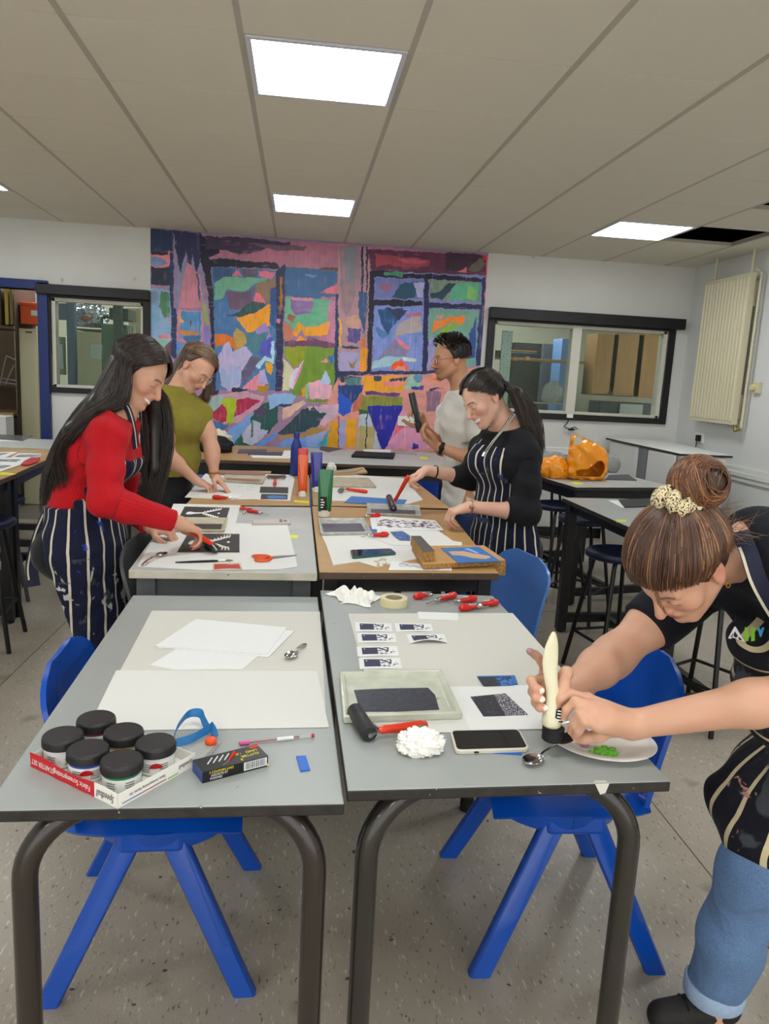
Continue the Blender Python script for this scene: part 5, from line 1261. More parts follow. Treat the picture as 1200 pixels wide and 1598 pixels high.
# ---- back right oak table
flat('paper_sheet', 'large white sheet under the blue lino on the far oak table', 'paper', E6((60, 378), (300, 366), (780, 400), (960, 600), (820, 640), (110, 608)), S, m_paper, .001)
t = MB(); flat_px(t, E6((290, 570), (808, 604), (772, 655), (222, 628)), S + .0012, mat('lino_blue'), .003); tag(t.build('lino_sheet', smooth=0), 'long plain blue lino sheet behind the held roller', 'lino sheet')
tray('worn cream ink tray, nearly empty, at the back of the far oak table', E6((100, 405), (450, 410), (520, 492), (110, 482))[::-1], S + .001, .012, .010, m_wtray)
a, e = Z(*E6((180, 500))[0], S + .02), Z(*E6((235, 510))[0], S + .02)
brayer('red-handled ink roller lying on white paper behind the blue lino sheet', a + Vector((.015, .025, -.005)), a + Vector((0, -.03, -.005)), Z(*E6((245, 498))[0], S + .014), Z(*E6((442, 524))[0], S + .012), m_r=mat('grey_rubber', '#6f6d68', .6), rr=.013)
b = MB(); b.prism([Z(x, y, S) for x, y in E6((110, 350), (400, 308), (440, 355), (300, 372), (110, 378))], S + .001, S + .012, mat('cardboard_tan', '#b99a6d', .8)); b.prism([Z(x, y, S + .01) for x, y in E6((120, 338), (330, 318), (400, 312), (330, 345), (120, 362))], S + .012, S + .018, mat('card_grey_tan', '#a09078', .8)); tag(b.build('cardboard_offcut', smooth=0), 'tan cardboard offcuts at the far edge behind the blue tube', 'cardboard')
# ---- back left oak table
flat('paper_sheet', 'large white sheet under the hands of the woman in the green top', 'paper', C6((330, 215), (790, 215), (1065, 225), (1090, 262), (1050, 445), (720, 430), (540, 436), (155, 416)), S, m_paper, .001)
flat('paper_sheet', 'thin white slip of paper under the fingers of the woman in the green top', 'paper', C6((480, 392), (640, 388), (600, 425), (470, 428)), S + .0012, m_paper3)
tray('cream framed ink tray with a copper-brown bed on the far oak table', C6((495, 240), (845, 252), (820, 308), (478, 286))[::-1], S + .001, .014, .010, m_wtray, C6((515, 250), (800, 262), (780, 290), (500, 278)), m_copper)
b = MB(); b.prism([Z(x, y, S) for x, y in C6((435, 200), (790, 212), (840, 232), (820, 246), (430, 226))], S + .001, S + .014, m_copper); tag(b.build('wooden_board', smooth=0), 'long thin copper-brown board behind the framed ink tray', 'board')
b = MB(); b.prism([Z(x, y, S) for x, y in C6((430, 190), (890, 200), (885, 214), (430, 204))], S + .001, S + .006, mat('cardboard_tan')); tag(b.build('cardboard_strip', smooth=0), 'long tan cardboard strip at the far edge behind the copper-brown board', 'cardboard')
a, e = Z(*C6((858, 240))[0], S + .016), Z(*C6((1012, 240))[0], S + .016)
g = Z(*C6((925, 262))[0], S + .012); brayer('small ink roller with a brown drum and red grip on the far oak table', a, e, g, Z(*C6((920, 308))[0], S + .012), m_h=m_ored, m_r=mat('brown_rubber', '#6b4a38', .5), rr=.011)
cb = [C6((798, 328), (1036, 334), (1034, 382), (792, 376)), C6((806, 390), (1030, 394), (1028, 434), (800, 430))]
t = MB(); flat_px(t, cb[0], S + .0012, m_blkcard, .003); tag(t.build('lino_block', smooth=0), 'plain dark grey lino block, rear of the two beside the tape strip', 'lino block')
t = MB(); flat_px(t, cb[1], S + .0012, m_blkcard, .003); flat_px(t, C6((850, 402), (900, 398), (1015, 406), (1018, 424), (870, 426)), S + .0042, mat('lino_blue'), .0004); tag(t.build('lino_block', smooth=0), 'dark lino block with a blue carved strip, front of the two beside the tape strip', 'lino block')
cutter('red lino cutter lying at the front edge of the oak table below the hands', C6((388, 430))[0], C6((610, 442))[0], S)
t = MB()
for (x, y) in ((615, 325), (632, 320), (690, 325), (720, 322), (735, 330), (690, 348), (712, 350)): q = Z(*C6((x, y))[0], S + .001); t.box(q.x - .003, q.x + .003, q.y - .006, q.y + .006, S + .0011, S + .0013, m_pen)
tag(t.build('ink_marks', smooth=0), 'faint ink marks on the sheet behind the hands of the green-topped woman', 'marks')
# ---- bench under the mural
m_blkcloth = mat('black_cloth', '#15171f', .9, bump=(60, .003)); m_creamcloth = mat('cream_cloth', '#d8cfb4', .85, bump=(40, .003))
c = Z(345, 705, S); crumple('jacket', 'rolled-up black jacket lying on the bench behind the green-topped woman', (c.x - .05, c.y, S), .13, .11, .07, 31, m_blkcloth, 'jacket', 2.2, .55)
crumple('tote_bag', 'crumpled cream cloth bag lying behind the rolled black jacket', (c.x - .07, c.y + .24, S), .12, .09, .085, 35, m_creamcloth, 'bag', 2.2, .6)
flat('folder', 'dark grey folder leaning over the white papers under the mural', 'folder', D6((320, 250), (580, 250), (570, 285), (300, 285)), S + .001, mat('grey_card', '#5c5a60', .5), .003)
flat('folder', 'dark flat folder overlapping the stack of white boards under the mural', 'folder', D6((405, 275), (735, 275), (720, 308), (400, 300)), S + .006, mat('dark_card', '#4a474e', .5), .003)
flat('paper_stack', 'stack of white boards projecting over the bench edge under the mural', 'paper', D6((400, 295), (800, 295), (820, 335), (450, 330)), S + .0005, m_paper3, .005)
flat('paper_sheet', 'white sheet with a faint drawing beside the blue bottle, under the mural', 'paper', D6((740, 258), (820, 258), (820, 305), (715, 306)), S + .0062, m_paper3, .0006)
E7 = E6
flat('folder', 'dark grey card lying at an angle on the bench, left of the black folder', 'folder', E7((0, 98), (215, 122), (75, 155), (-10, 130)), S + .001, mat('dark_card'), .002)
b = MB(); P = [Z(x, y, S + .02) for x, y in E7((330, 142), (700, 160), (680, 200), (290, 182))]; b.prism(P, S + .0005, S + .022, m_foot); tag(b.build('portfolio', bevel=.003), 'thick black zip folder lying on the grey bench under the mural', 'folder')
flat('paper_sheet', 'white paper slipped on top of the thick black folder', 'paper', E7((400, 128), (660, 132), (655, 158), (410, 148)), S + .023, m_paper3, .002)
flat('card', 'pale purple-grey card lying right of the black folder on the bench', 'card', E7((680, 138), (905, 148), (900, 182), (680, 165)), S + .001, mat('mauve_card', '#a39ba4', .6), .002)
ytape('yellow sticky note at the front edge of the bench beside the watch', E7((935, 196), (1000, 200), (1010, 220), (935, 218)), S)
# ---- left tables
S2 = .84; L7 = lambda *P: zq(0, 640, 13.31, P)
m_photo = mat('photo_print', '#585a60', .5, noise=(22, '#c3c8cc', .1, .55))
def pphoto(label, P, I, z): 
    t = MB(); flat_px(t, P, z, m_paper3, .0005); flat_px(t, I, z + .0006, m_photo, .0003); tag(t.build('photo_sheet', smooth=0), label, 'print', 'printed photo sheets on the left table')
pphoto('black and white photo sheet, furthest on the left oak table', L7((-300, 880), (370, 868), (100, 985), (-400, 990)), L7((-280, 890), (200, 890), (0, 940), (-380, 950)), S2 + .0002)
pphoto('black and white photo sheet touching the hair of the woman in red', L7((390, 895), (860, 905), (820, 990), (230, 985)), L7((425, 918), (840, 925), (815, 975), (280, 975)), S2 + .0010)
pphoto('black and white photo sheet in the middle of the left oak table', L7((-100, 990), (830, 985), (430, 1120), (-150, 1100)), L7((0, 1020), (450, 1020), (350, 1075), (-100, 1060)), S2 + .0018)
pphoto('black and white photo sheet nearest the viewer beside the red pouch', L7((-200, 1100), (470, 1120), (0, 1280), (-300, 1270)), L7((-100, 1140), (240, 1150), (60, 1215), (-200, 1210)), S2 + .0026)
P = [Z(x, y, S2) for x, y in L7((640, 1020), (830, 1015), (790, 1100), (600, 1165), (430, 1160), (500, 1090))]; b = MB(); b.prism(P, S2 + .0034, S2 + .012, mat('red_fabric', '#b3242a', .6, bump=(60, .002))); tag(b.build('pouch', bevel=.003), 'soft red pouch beside the printed sheets on the left table', 'pouch')
flat('tape_strip', 'yellow tape strip at the corner of the left oak table', 'tape', L7((0, 1290), (100, 1290), (350, 1325), (250, 1348), (0, 1345)), S2, m_yel, .0006)
flat('folder', 'grey glossy folder on the pale table in front of the doorway', 'folder', L7((0, 520), (680, 548), (470, 645), (-200, 600)), ZT, mat('gloss_grey', '#5d5f5e', .25), .006)
flat('paper_sheet', 'white sheet sticking out under the grey glossy folder', 'paper', L7((-200, 590), (180, 590), (440, 640), (-200, 650)), ZT + .0002, m_paper3, .0005)
# ---- right tables
F7 = lambda *P: zq(840, 660, 4.0, P)
m_obag = mat('orange_bag_plastic', '#ef8a06', .3, coat=.3, bump=(18, .010), trans=.0, sss=0, noise=(8, '#f7a41c', .3))
c0 = Z(*F7((310, 350))[0], ZT); Yb = c0.y
def bag():
    t = thing('carrier_bag', 'bright orange plastic carrier bag slumped open on its side with a raised handle', 'bag', (c0.x, c0.y, ZT))
    W7 = lambda x, y, Y: D(840 + x / 4, 660 + y / 4, Y)
    outline = [(180, 345), (175, 270), (185, 200), (195, 130), (198, 90), (222, 72), (250, 76), (285, 92), (340, 118), (395, 145), (425, 172), (437, 210), (436, 270), (428, 325), (405, 358), (370, 366), (300, 366), (235, 360)]
    rng = np.random.default_rng(8); n = len(outline)
    cpt = W7(310, 235, Yb); vs = []; rings = [(0, 1.0), (.06, 1.03), (.12, .96), (.17, .8)]
    b = MB(); hand = [(222, 128), (226, 100), (240, 84), (262, 84), (272, 98), (270, 122), (245, 136)]
    hole = [(238, 330), (236, 300), (260, 292), (310, 290), (345, 262), (370, 238), (395, 236), (412, 258), (415, 290), (400, 320), (385, 338), (320, 336)]
    # front skin as ring between outline and the mouth opening, back skin full
    bm = bmesh.new()
    def sheet(Y, inner, bulge):
        from mathutils.geometry import delaunay_2d_cdt
        pts = [Vector(p) for p in outline]; edges = [(i, (i + 1) % n) for i in range(n)]
        for H_ in inner:
            k = len(pts); pts += [Vector(p) for p in H_]; edges += [(k + i, k + (i + 1) % len(H_)) for i in range(len(H_))]
        g = np.random.default_rng(4)
        for x in range(190, 440, 12):
            for y in range(80, 365, 12): pts.append(Vector((x + g.uniform(-3, 3), y + g.uniform(-3, 3))))
        v_, e_, f_, *_r = delaunay_2d_cdt(pts, edges, [], 0, 1e-4)
        def inside(p, P):
            c = False
            for i in range(len(P)):
                a, e = P[i], P[i - 1]
                if (a[1] > p[1]) != (e[1] > p[1]) and p[0] < (e[0] - a[0]) * (p[1] - a[1]) / (e[1] - a[1] + 1e-9) + a[0]: c = not c
            return c
        V_ = []
        for p in v_:
            dd = min(math.hypot(p.x - q[0], p.y - q[1]) for q in outline)
            k = min(1, dd / 70); kk = math.sqrt(max(0, 1 - (1 - k) ** 2)); w = math.sin(p.x * .035 + p.y * .020) * .014 + math.sin(p.x * .05 - p.y * .045) * .010 + math.sin(p.x * .11 + p.y * .02 + 1) * .003
            Yq = Y + (bulge * kk + w * k) * (-1 if bulge > 0 else 1) * (1 if bulge > 0 else -1) if False else Y - bulge * kk - w * k
            q = W7(p.x, p.y, Yq); q.z = max(q.z, ZT + .003); V_.append(q)
        F_ = [f for f in f_ if inside(sum((v_[i] for i in f), Vector((0, 0))) / len(f), outline) and not any(inside(sum((v_[i] for i in f), Vector((0, 0))) / len(f), H_) for H_ in inner)]
        b.add(V_, F_, m_obag)
    sheet(Yb, [hand, hole], .11); sheet(Yb, [hand], -.10)
    o = b.build('bag_body', t, smooth=180, kind='open'); s = o.modifiers.new('sol', 'SOLIDIFY'); s.thickness = .0015; return t
bt = bag()
# slumped left half
c = Z(*F7((95, 340))[0], ZT); b = MB()
o = crumple('bag_side', 'x', (c.x, c.y, ZT), .13, .10, .085, 41, m_obag, 'x', 2.6, .5); del o['label'], o['category']; o.parent = bt; o.location = Vector(o.location) - bt.location
c = Z(*F7((345, 332))[0], ZT); b = MB(); b.box(c.x - .05, c.x + .06, c.y + .02, c.y + .10, ZT + .015, ZT + .05, m_foot); b.box(c.x - .052, c.x + .05, c.y + .015, c.y + .018, ZT + .044, ZT + .050, m_paper3); tag(b.build('book', bevel=.002), 'small black boxed item inside the mouth of the orange bag', 'book')
b = MB(); b.box(c.x - .13, c.x - .01, c.y + .01, c.y + .09, ZT + .004, ZT + .03, mat('dark_red_box', '#8a2a26', .5)); tag(b.build('book', bevel=.002), 'dark red item lying inside the orange bag', 'book')
m_gcloth = mat('grey_cloth', '#8c8f8e', .9, bump=(40, .004))
c = Z(*F7((90, 225))[0], ZT + .04); crumple('scarf', 'grey knitted scarf heaped behind the orange bag', (c.x, c.y + .15, ZT), .20, .10, .05, 44, m_gcloth, 'scarf', 2, .5)
c = Z(*F7((462, 280))[0], ZT + .04); crumple('hat', 'grey knitted hat beside the right side of the orange bag', (c.x, c.y + .05, ZT), .07, .07, .08, 46, m_gcloth, 'hat', 2, .4)
flat('folder', 'dark grey folder lying on the table behind the orange bag', 'folder', F7((440, 328), (560, 326), (615, 362), (420, 356)), ZT, mat('dark_card'), .006)
flat('folder', 'black folder over white paper on the grey table behind the bending woman', 'folder', F7((500, 482), (745, 474), (800, 520), (540, 530)), ZT + .001, m_foot, .005)
flat('paper_sheet', 'white paper under the black folder on the right-hand grey table', 'paper', F7((435, 484), (500, 484), (540, 529), (525, 529)), ZT, m_paper3, .0008)
flat('tape_strip', 'yellow-green tape strip at the edge of the right-hand grey table', 'tape', F7((480, 604), (552, 603), (550, 618), (490, 620)), ZT, mat('lime_tape', '#b9cc2a', .5), .0006)
flat('tape_strip', 'yellow tape strip in front of the orange bag', 'tape', F7((195, 368), (285, 372), (270, 384), (225, 384)), ZT, m_yel, .0006)
# ================= BEHIND THE DOORWAY AND WINDOWS =================
YS = YW + .35
DS = lambda x, y, Y=YW + .6: D(x, y, Y)
m_shelf = mat('dark_shelf', '#3f3226', .7); m_ply = mat('plywood', '#a8875a', .6); m_orcr = mat('orange_crate', '#d9531e', .45); m_cup = mat('store_cupboard', '#c2bd9b', .5, specks=[(10, '#9d9878', .75)])
m_dk = mat('store_dark', '#1e1a17', .8); m_gm = mat('machine_green', '#1f4d3a', .4); m_stb = mat('steel_blue', '#4b5c7a', .5); m_foil = mat('silver_foil', '#aab4c0', .2, .8, bump=(25, .02))
def wbox(name, label, cat, x0, y0, x1, y1, Y, depth, m, group=None, z0=None, parent=None):
    a = D(x0, y0, Y); e = D(x1, y1, Y); b = MB(); b.box(a.x, e.x, Y, Y + depth, z0 if z0 is not None else e.z, a.z, m); o = b.build(name, parent, bevel=.004)
    return tag(o, label, cat, group) if label else o
Y1 = YW + .9
t = thing('storage_cupboard', 'tall cream metal cupboard seen through the blue doorway', 'cupboard', (D(45, 600, Y1).x, Y1, 0)); wbox('body', None, None, 29, 512, 62, 680, Y1, .5, m_cup, z0=0, parent=t); 
q = D(45, 516, Y1); b = MB(); b.box(q.x - .03, q.x + .03, Y1 - .006, Y1, q.z - .02, q.z - .008, m_foot); b.build('handle', t)
t = thing('crate', 'orange plastic crate with a white label on top of the cream cupboard', 'crate', tuple(D(45, 508, Y1))); wbox('crate_body', None, None, 31, 472, 63, 507, Y1 + .02, .4, m_orcr, parent=t); wbox('rim', None, None, 29, 471, 65, 478, Y1 + .0, .44, m_orcr, parent=t); wbox('label', None, None, 48, 484, 60, 493, Y1 + .014, .006, m_paper3, parent=t)
wbox('shelf_board', 'dark wooden upright board of the shelves beside the orange crate', 'shelf', 21, 440, 29, 700, Y1 - .1, .6, m_shelf, z0=0)
t = thing('shelf_unit', 'dark store room shelves holding boards, seen through the blue doorway', 'shelf', (D(-20, 600, Y1).x, Y1, 0))
for (y0, y1, m) in ((508, 513, m_shelf), (601, 606, m_shelf), (640, 648, m_ply)): wbox('shelf', None, None, -90, y0, 21, y1, Y1 - .05, .5, m, parent=t)
wbox('back_panel', None, None, -90, 440, 28, 700, Y1 + .5, .02, mat('store_back', '#5a4a3a', .8), z0=0, parent=t)
for k, (x0, x1, m) in enumerate(((-4, 3, m_shelf), (6, 14, mat('parcel_yellow', '#a8944a', .7)), (14, 21, mat('parcel_brown', '#7f7048', .7)))): wbox('board', 'upright %s board leaning on the top shelf behind the doorway' % ('dark brown', 'mustard', 'olive brown')[k], 'board', x0, 448, x1, 507, Y1 + .05, .3, m)
wbox('box', 'dark box under the plywood shelf behind the doorway', 'box', 12, 652, 30, 700, Y1 - .02, .3, m_dk, z0=.3)
b = MB(); 
for (p, q) in (((0, 600), (10, 555)), ((10, 555), (26, 562)), ((8, 600), (22, 570)), ((0, 596), (28, 600)), ((2, 590), (26, 594))): b.tube([D(*p, Y1), D(*q, Y1)], .006, m_steel, 6)
tag(b.build('wire_rack'), 'bent steel wire rack on the dark shelf behind the doorway', 'rack')
wbox('paper_box', 'white plastic tub standing in the lower part of the doorway', 'tub', -20, 649, 10, 682, YW + .3, .2, m_paper3, z0=.5)
# window 1 contents
Y2 = YW + .8
wbox('storage_cupboard', 'tall cream cupboard seen through the wire-meshed window on the left', 'cupboard', 120, 517, 160, 640, Y2, .4, m_cup, z0=0)
wbox('storage_cupboard', 'second cream cupboard behind the green machine in the left window', 'cupboard', 200, 480, 235, 640, Y2 + .3, .4, m_cup, z0=0)
wbox('steel_post', 'blue-grey steel post inside the store room behind the left window', 'post', 103, 470, 119, 640, Y2 - .2, .08, m_stb, z0=0)
wbox('steel_sheet', 'grey-blue steel sheet at the upper left of the left window', 'panel', 80, 472, 116, 500, Y2 - .1, .05, m_stb)
wbox('wall_shelf', 'dark shelf inside the left window under the foil parcel', 'shelf', 117, 512, 160, 517, Y2 - .02, .4, m_shelf)
c = D(140, 498, Y2 + .1); crumple('foil_parcel', 'silvery plastic parcel with a red spot on the shelf inside the left window', (c.x, c.y, D(140, 511, Y2 + .1).z), .16, .12, .13, 50, m_foil, 'parcel', 2.5, .7)
c = D(134, 497, Y2 - .05); b = MB(); b.ball((c.x, c.y, c.z), .035, mat('parcel_red', '#a8483e', .4), 12, (1.2, .4, 1)); tag(b.build('badge'), 'round reddish patch on the silvery parcel in the left window', 'badge')
t = thing('green_machine', 'dark green workshop machine standing behind the left window', 'machine', (D(178, 600, Y2).x, Y2 - .2, 0))
wbox('machine_body', None, None, 158, 505, 198, 640, Y2 - .25, .3, m_gm, z0=.0, parent=t); wbox('machine_head', None, None, 170, 480, 200, 500, Y2 - .3, .35, mat('machine_dark', '#16302a', .5), parent=t); wbox('machine_column', None, None, 176, 470, 190, 560, Y2 - .35, .1, mat('machine_dark'), parent=t)
b = MB(); b.tube([D(159, 506, Y2 - .28), D(159, 496, Y2 - .28), D(166, 493, Y2 - .28), D(172, 498, Y2 - .28)], .012, m_foot, 8); b.build('hose', t)
wbox('guard', None, None, 142, 537, 159, 561, Y2 - .3, .05, mat('guard_grey', '#8f9a94', .4), parent=t)
wbox('tool_tray', 'red plastic tray of tools on the cupboard inside the left window', 'tray', 199, 520, 226, 534, Y2 - .3, .25, mat('tray_red', '#c4443a', .4))
b = MB(); rng = random.Random(3)
for k in range(7): q = D(201 + k * 3.3, 520, Y2 - .2); b.tube([(q.x, q.y, q.z), (q.x + rng.uniform(-.02, .02), q.y, q.z + rng.uniform(.05, .09))], .006, m_steel, 6)
o = tag(b.build('tool_handles'), 'bunch of thin steel tools standing in the red tray', 'tools'); o['kind'] = 'stuff'
wbox('clock_case', 'narrow green framed panel hanging at the left inside the left window', 'panel', 84, 525, 102, 585, Y2 - .15, .04, mat('olive_frame', '#5c6a48', .5)); wbox('clock_glass', 'pale blue-grey insert of the narrow green panel', 'panel', 87, 537, 99, 576, Y2 - .16, .012, mat('grey_insert', '#8a97a0', .4))
# window 2 contents
Y3 = YW + .9
m_door = mat('cupboard_oak', '#b78f5f', .5, noise=(3, '#a88052', .3), stretch=(6, 1, 1))
t = thing('wall_cupboard', 'oak-fronted wall cupboard with three doors inside the wide window', 'cupboard', tuple(D(980, 620, Y3)))
wbox('cabinet', None, None, 932, 520, 1034, 622, Y3 + .02, .3, mat('cupboard_side', '#8a6a42', .6), parent=t)
for (x0, x1, sk) in ((933, 957, 0), (959, 996, 1), (998, 1032, 2)): 
    o = wbox('door', None, None, x0, 520, x1, 616 + sk * 3, Y3, .018, m_door, parent=t); q = D(x0 + 6 if sk else x1 - 6, 612, Y3); b = MB(); b.tube([(q.x - .02, Y3 - .02, q.z), (q.x + .02, Y3 - .02, q.z)], .004, m_steel, 6); b.build('handle', o)
wbox('shelf_board', 'long plywood shelf seen through the left pane of the wide window', 'shelf', 762, 559, 915, 564, Y3 - .3, .3, m_ply)
wbox('worktop', 'plywood worktop at the bottom of the wide window', 'worktop', 830, 629, 905, 633, Y3 - .4, .4, m_ply)
wbox('shelf_upright', 'perforated steel upright with slots in the left pane of the wide window', 'upright', 785, 515, 791, 640, Y3 - .5, .03, mat('galv', '#a3b3ae', .4, .5, specks=[(60, '#3a403e', .62)]), z0=0)
wbox('dark_cabinet', 'tall black cabinet at the back of the room behind the wide window', 'cabinet', 804, 534, 846, 660, Y3 + .8, .4, m_dk, z0=0)
wbox('dark_cabinet', 'blue-grey cabinet beside the black one behind the wide window', 'cabinet', 848, 536, 876, 660, Y3 + .75, .4, mat('slate_cab', '#4c5360', .5), z0=0)
wbox('blue_door', 'open pale blue door edge behind the wide window', 'door panel', 878, 528, 884, 640, Y3 + .2, .3, mat('blue_gloss', '#6f93cc', .3), z0=0)
wbox('copper_roll', 'long copper-coloured roll above the plywood shelf in the wide window', 'roll', 792, 545, 838, 550, Y3 - .2, .04, mat('copper_roll_m', '#c88a6e', .3, .5))
wbox('blue_case', 'blue case standing on the plywood shelf in the wide window', 'case', 795, 549, 838, 559, Y3 - .15, .15, mat('case_blue', '#2f466e', .5))
for k, x in enumerate((801, 820)): wbox('shelf_bracket', '%s small orange block fixed along the plywood shelf' % ('left', 'right')[k], 'bracket', x, 557, x + 7, 563, Y3 - .33, .03, mat('orange_block', '#dd8a2c', .4))
wbox('paper_tray', 'black letter tray at the far left of the wide window', 'tray', 764, 546, 784, 559, Y3 - .3, .2, m_foot)
c = D(866, 622, Y3 - .35); crumple('plastic_bag', 'clear plastic bag with mauve top on the worktop in the wide window', (c.x, c.y + .1, D(866, 629, Y3 - .35).z), .10, .07, .12, 60, mat('cloudy_plastic', '#b5b9be', .2, coat=.5, bump=(30, .01)), 'bag', 3, .6)
wbox('grey_machine', 'dark grey box-shaped machine with a pale front in the right pane', 'machine', 936, 626, 1016, 650, Y3 - .3, .3, mat('slate_box', '#3f4448', .5), z0=.9); wbox('machine_front', 'pale grey control panel of the box-shaped machine', 'panel', 968, 630, 1002, 650, Y3 - .32, .014, mat('pale_panel', '#a9b0ae', .4))
wbox('low_cupboard', 'cream base cupboard below the machine behind the wide window', 'cupboard', 900, 652, 1040, 700, Y3 - .35, .5, m_cup, z0=0)
# ================= PEOPLE: signed distance modelling =================
A3 = lambda v: np.array([v[0], v[1], v[2]], dtype=np.float64)
def nrm(v): v = A3(v); return v / np.linalg.norm(v)
def cap(a, b, ra, rb=None, k=.02, w=None, q=1.0, inf=True): return dict(t='cap', a=A3(a), b=A3(b), ra=ra, rb=ra if rb is None else rb, k=k, w=None if w is None else nrm(w), q=q)
def ell(c, r, R=None, k=.02): return dict(t='ell', c=A3(c), r=A3(r), R=np.eye(3) if R is None else R, k=k)
def sub(p): p['sub'] = True; return p
def axis(lo, hi, h, fine=None, hc=None):
    if fine is None: return np.arange(lo, hi + h, h, dtype=np.float32)
    f0, f1 = max(lo, fine[0]), min(hi, fine[1]); out = [np.arange(lo, f0, hc)] if f0 > lo else []
    out.append(np.arange(f0, f1, h)); out.append(np.arange(f1, hi + hc, hc)); x = np.concatenate(out)
    return np.unique(x.astype(np.float32))
def prim_dist(p, X, Y, Zc, d):
    if p['t'] == 'cap':
        a, b = p['a'], p['b']; ba = b - a; L2 = max(ba @ ba, 1e-12)
        px, py, pz = X - a[0], Y - a[1], Zc - a[2]
        h = np.clip((px * ba[0] + py * ba[1] + pz * ba[2]) / L2, 0, 1)
        qx, qy, qz = px - h * ba[0], py - h * ba[1], pz - h * ba[2]
        if p['w'] is not None and p['q'] != 1:
            w = p['w']; dw = qx * w[0] + qy * w[1] + qz * w[2]; s = (1 / p['q'] - 1) * dw
            qx, qy, qz = qx + s * w[0], qy + s * w[1], qz + s * w[2]
        return np.sqrt(qx * qx + qy * qy + qz * qz) - (p['ra'] + (p['rb'] - p['ra']) * h) - d
    R = p['R']; r = p['r'] + d; x, y, z = X - p['c'][0], Y - p['c'][1], Zc - p['c'][2]
    u = (R[0, 0] * x + R[0, 1] * y + R[0, 2] * z) / r[0]; v = (R[1, 0] * x + R[1, 1] * y + R[1, 2] * z) / r[1]; w = (R[2, 0] * x + R[2, 1] * y + R[2, 2] * z) / r[2]
    k0 = np.sqrt(u * u + v * v + w * w); k1 = np.sqrt((u / r[0]) ** 2 + (v / r[1]) ** 2 + (w / r[2]) ** 2) + 1e-9
    return k0 * (k0 - 1) / k1
def prim_bb(p, d):
    if p['t'] == 'cap':
        r = max(p['ra'], p['rb']) * max(1, p['q']) + d; return np.minimum(p['a'], p['b']) - r, np.maximum(p['a'], p['b']) + r
    r = p['r'].max() + d; return p['c'] - r, p['c'] + r
def field(prims, h, d=0., fine=None, hc=None, pad=.02):
    "fine: ((x0,x1),(y0,y1),(z0,z1)) region of fine spacing"
    bbs = [prim_bb(p, d) for p in prims if not p.get('sub')]
    lo = np.min([b[0] for b in bbs], 0) - pad; hi = np.max([b[1] for b in bbs], 0) + pad
    ax = [axis(lo[i], hi[i], h, fine[i] if fine else None, hc) for i in range(3)]
    Dm = np.full([len(a) for a in ax], .25, np.float32)
    for p in prims:
        l, u = prim_bb(p, d); m = p['k'] + .03
        sl = [slice(max(0, np.searchsorted(ax[i], l[i] - m) - 1), np.searchsorted(ax[i], u[i] + m) + 1) for i in range(3)]
        X = ax[0][sl[0]][:, None, None]; Y = ax[1][sl[1]][None, :, None]; Zc = ax[2][sl[2]][None, None, :]
        if min(X.shape[0], Y.shape[1], Zc.shape[2]) < 1: continue
        dd = prim_dist(p, X, Y, Zc, d if not p.get('sub') else 0).astype(np.float32); cur = Dm[sl[0], sl[1], sl[2]]; k = max(p['k'], 1e-4)
        if p.get('sub'):
            dd = -dd; hh = np.clip(.5 - .5 * (dd - cur) / k, 0, 1); Dm[sl[0], sl[1], sl[2]] = dd * (1 - hh) + cur * hh + k * hh * (1 - hh)
        else:
            hh = np.clip(.5 + .5 * (dd - cur) / k, 0, 1); Dm[sl[0], sl[1], sl[2]] = dd * (1 - hh) + cur * hh - k * hh * (1 - hh)
    return ax, Dm
def cut(ax, Dm, fn):
    "intersect with fn(X,Y,Z) < 0"
    g = fn(ax[0][:, None, None], ax[1][None, :, None], ax[2][None, None, :]); np.maximum(Dm, np.broadcast_to(g, Dm.shape).astype(np.float32), out=Dm)
def plane(p, n, keep=-1):
    "half space on the side the normal points away from"
    p = A3(p); n = nrm(n); return lambda X, Y, Zc: (X - p[0]) * n[0] + (Y - p[1]) * n[1] + (Zc - p[2]) * n[2]
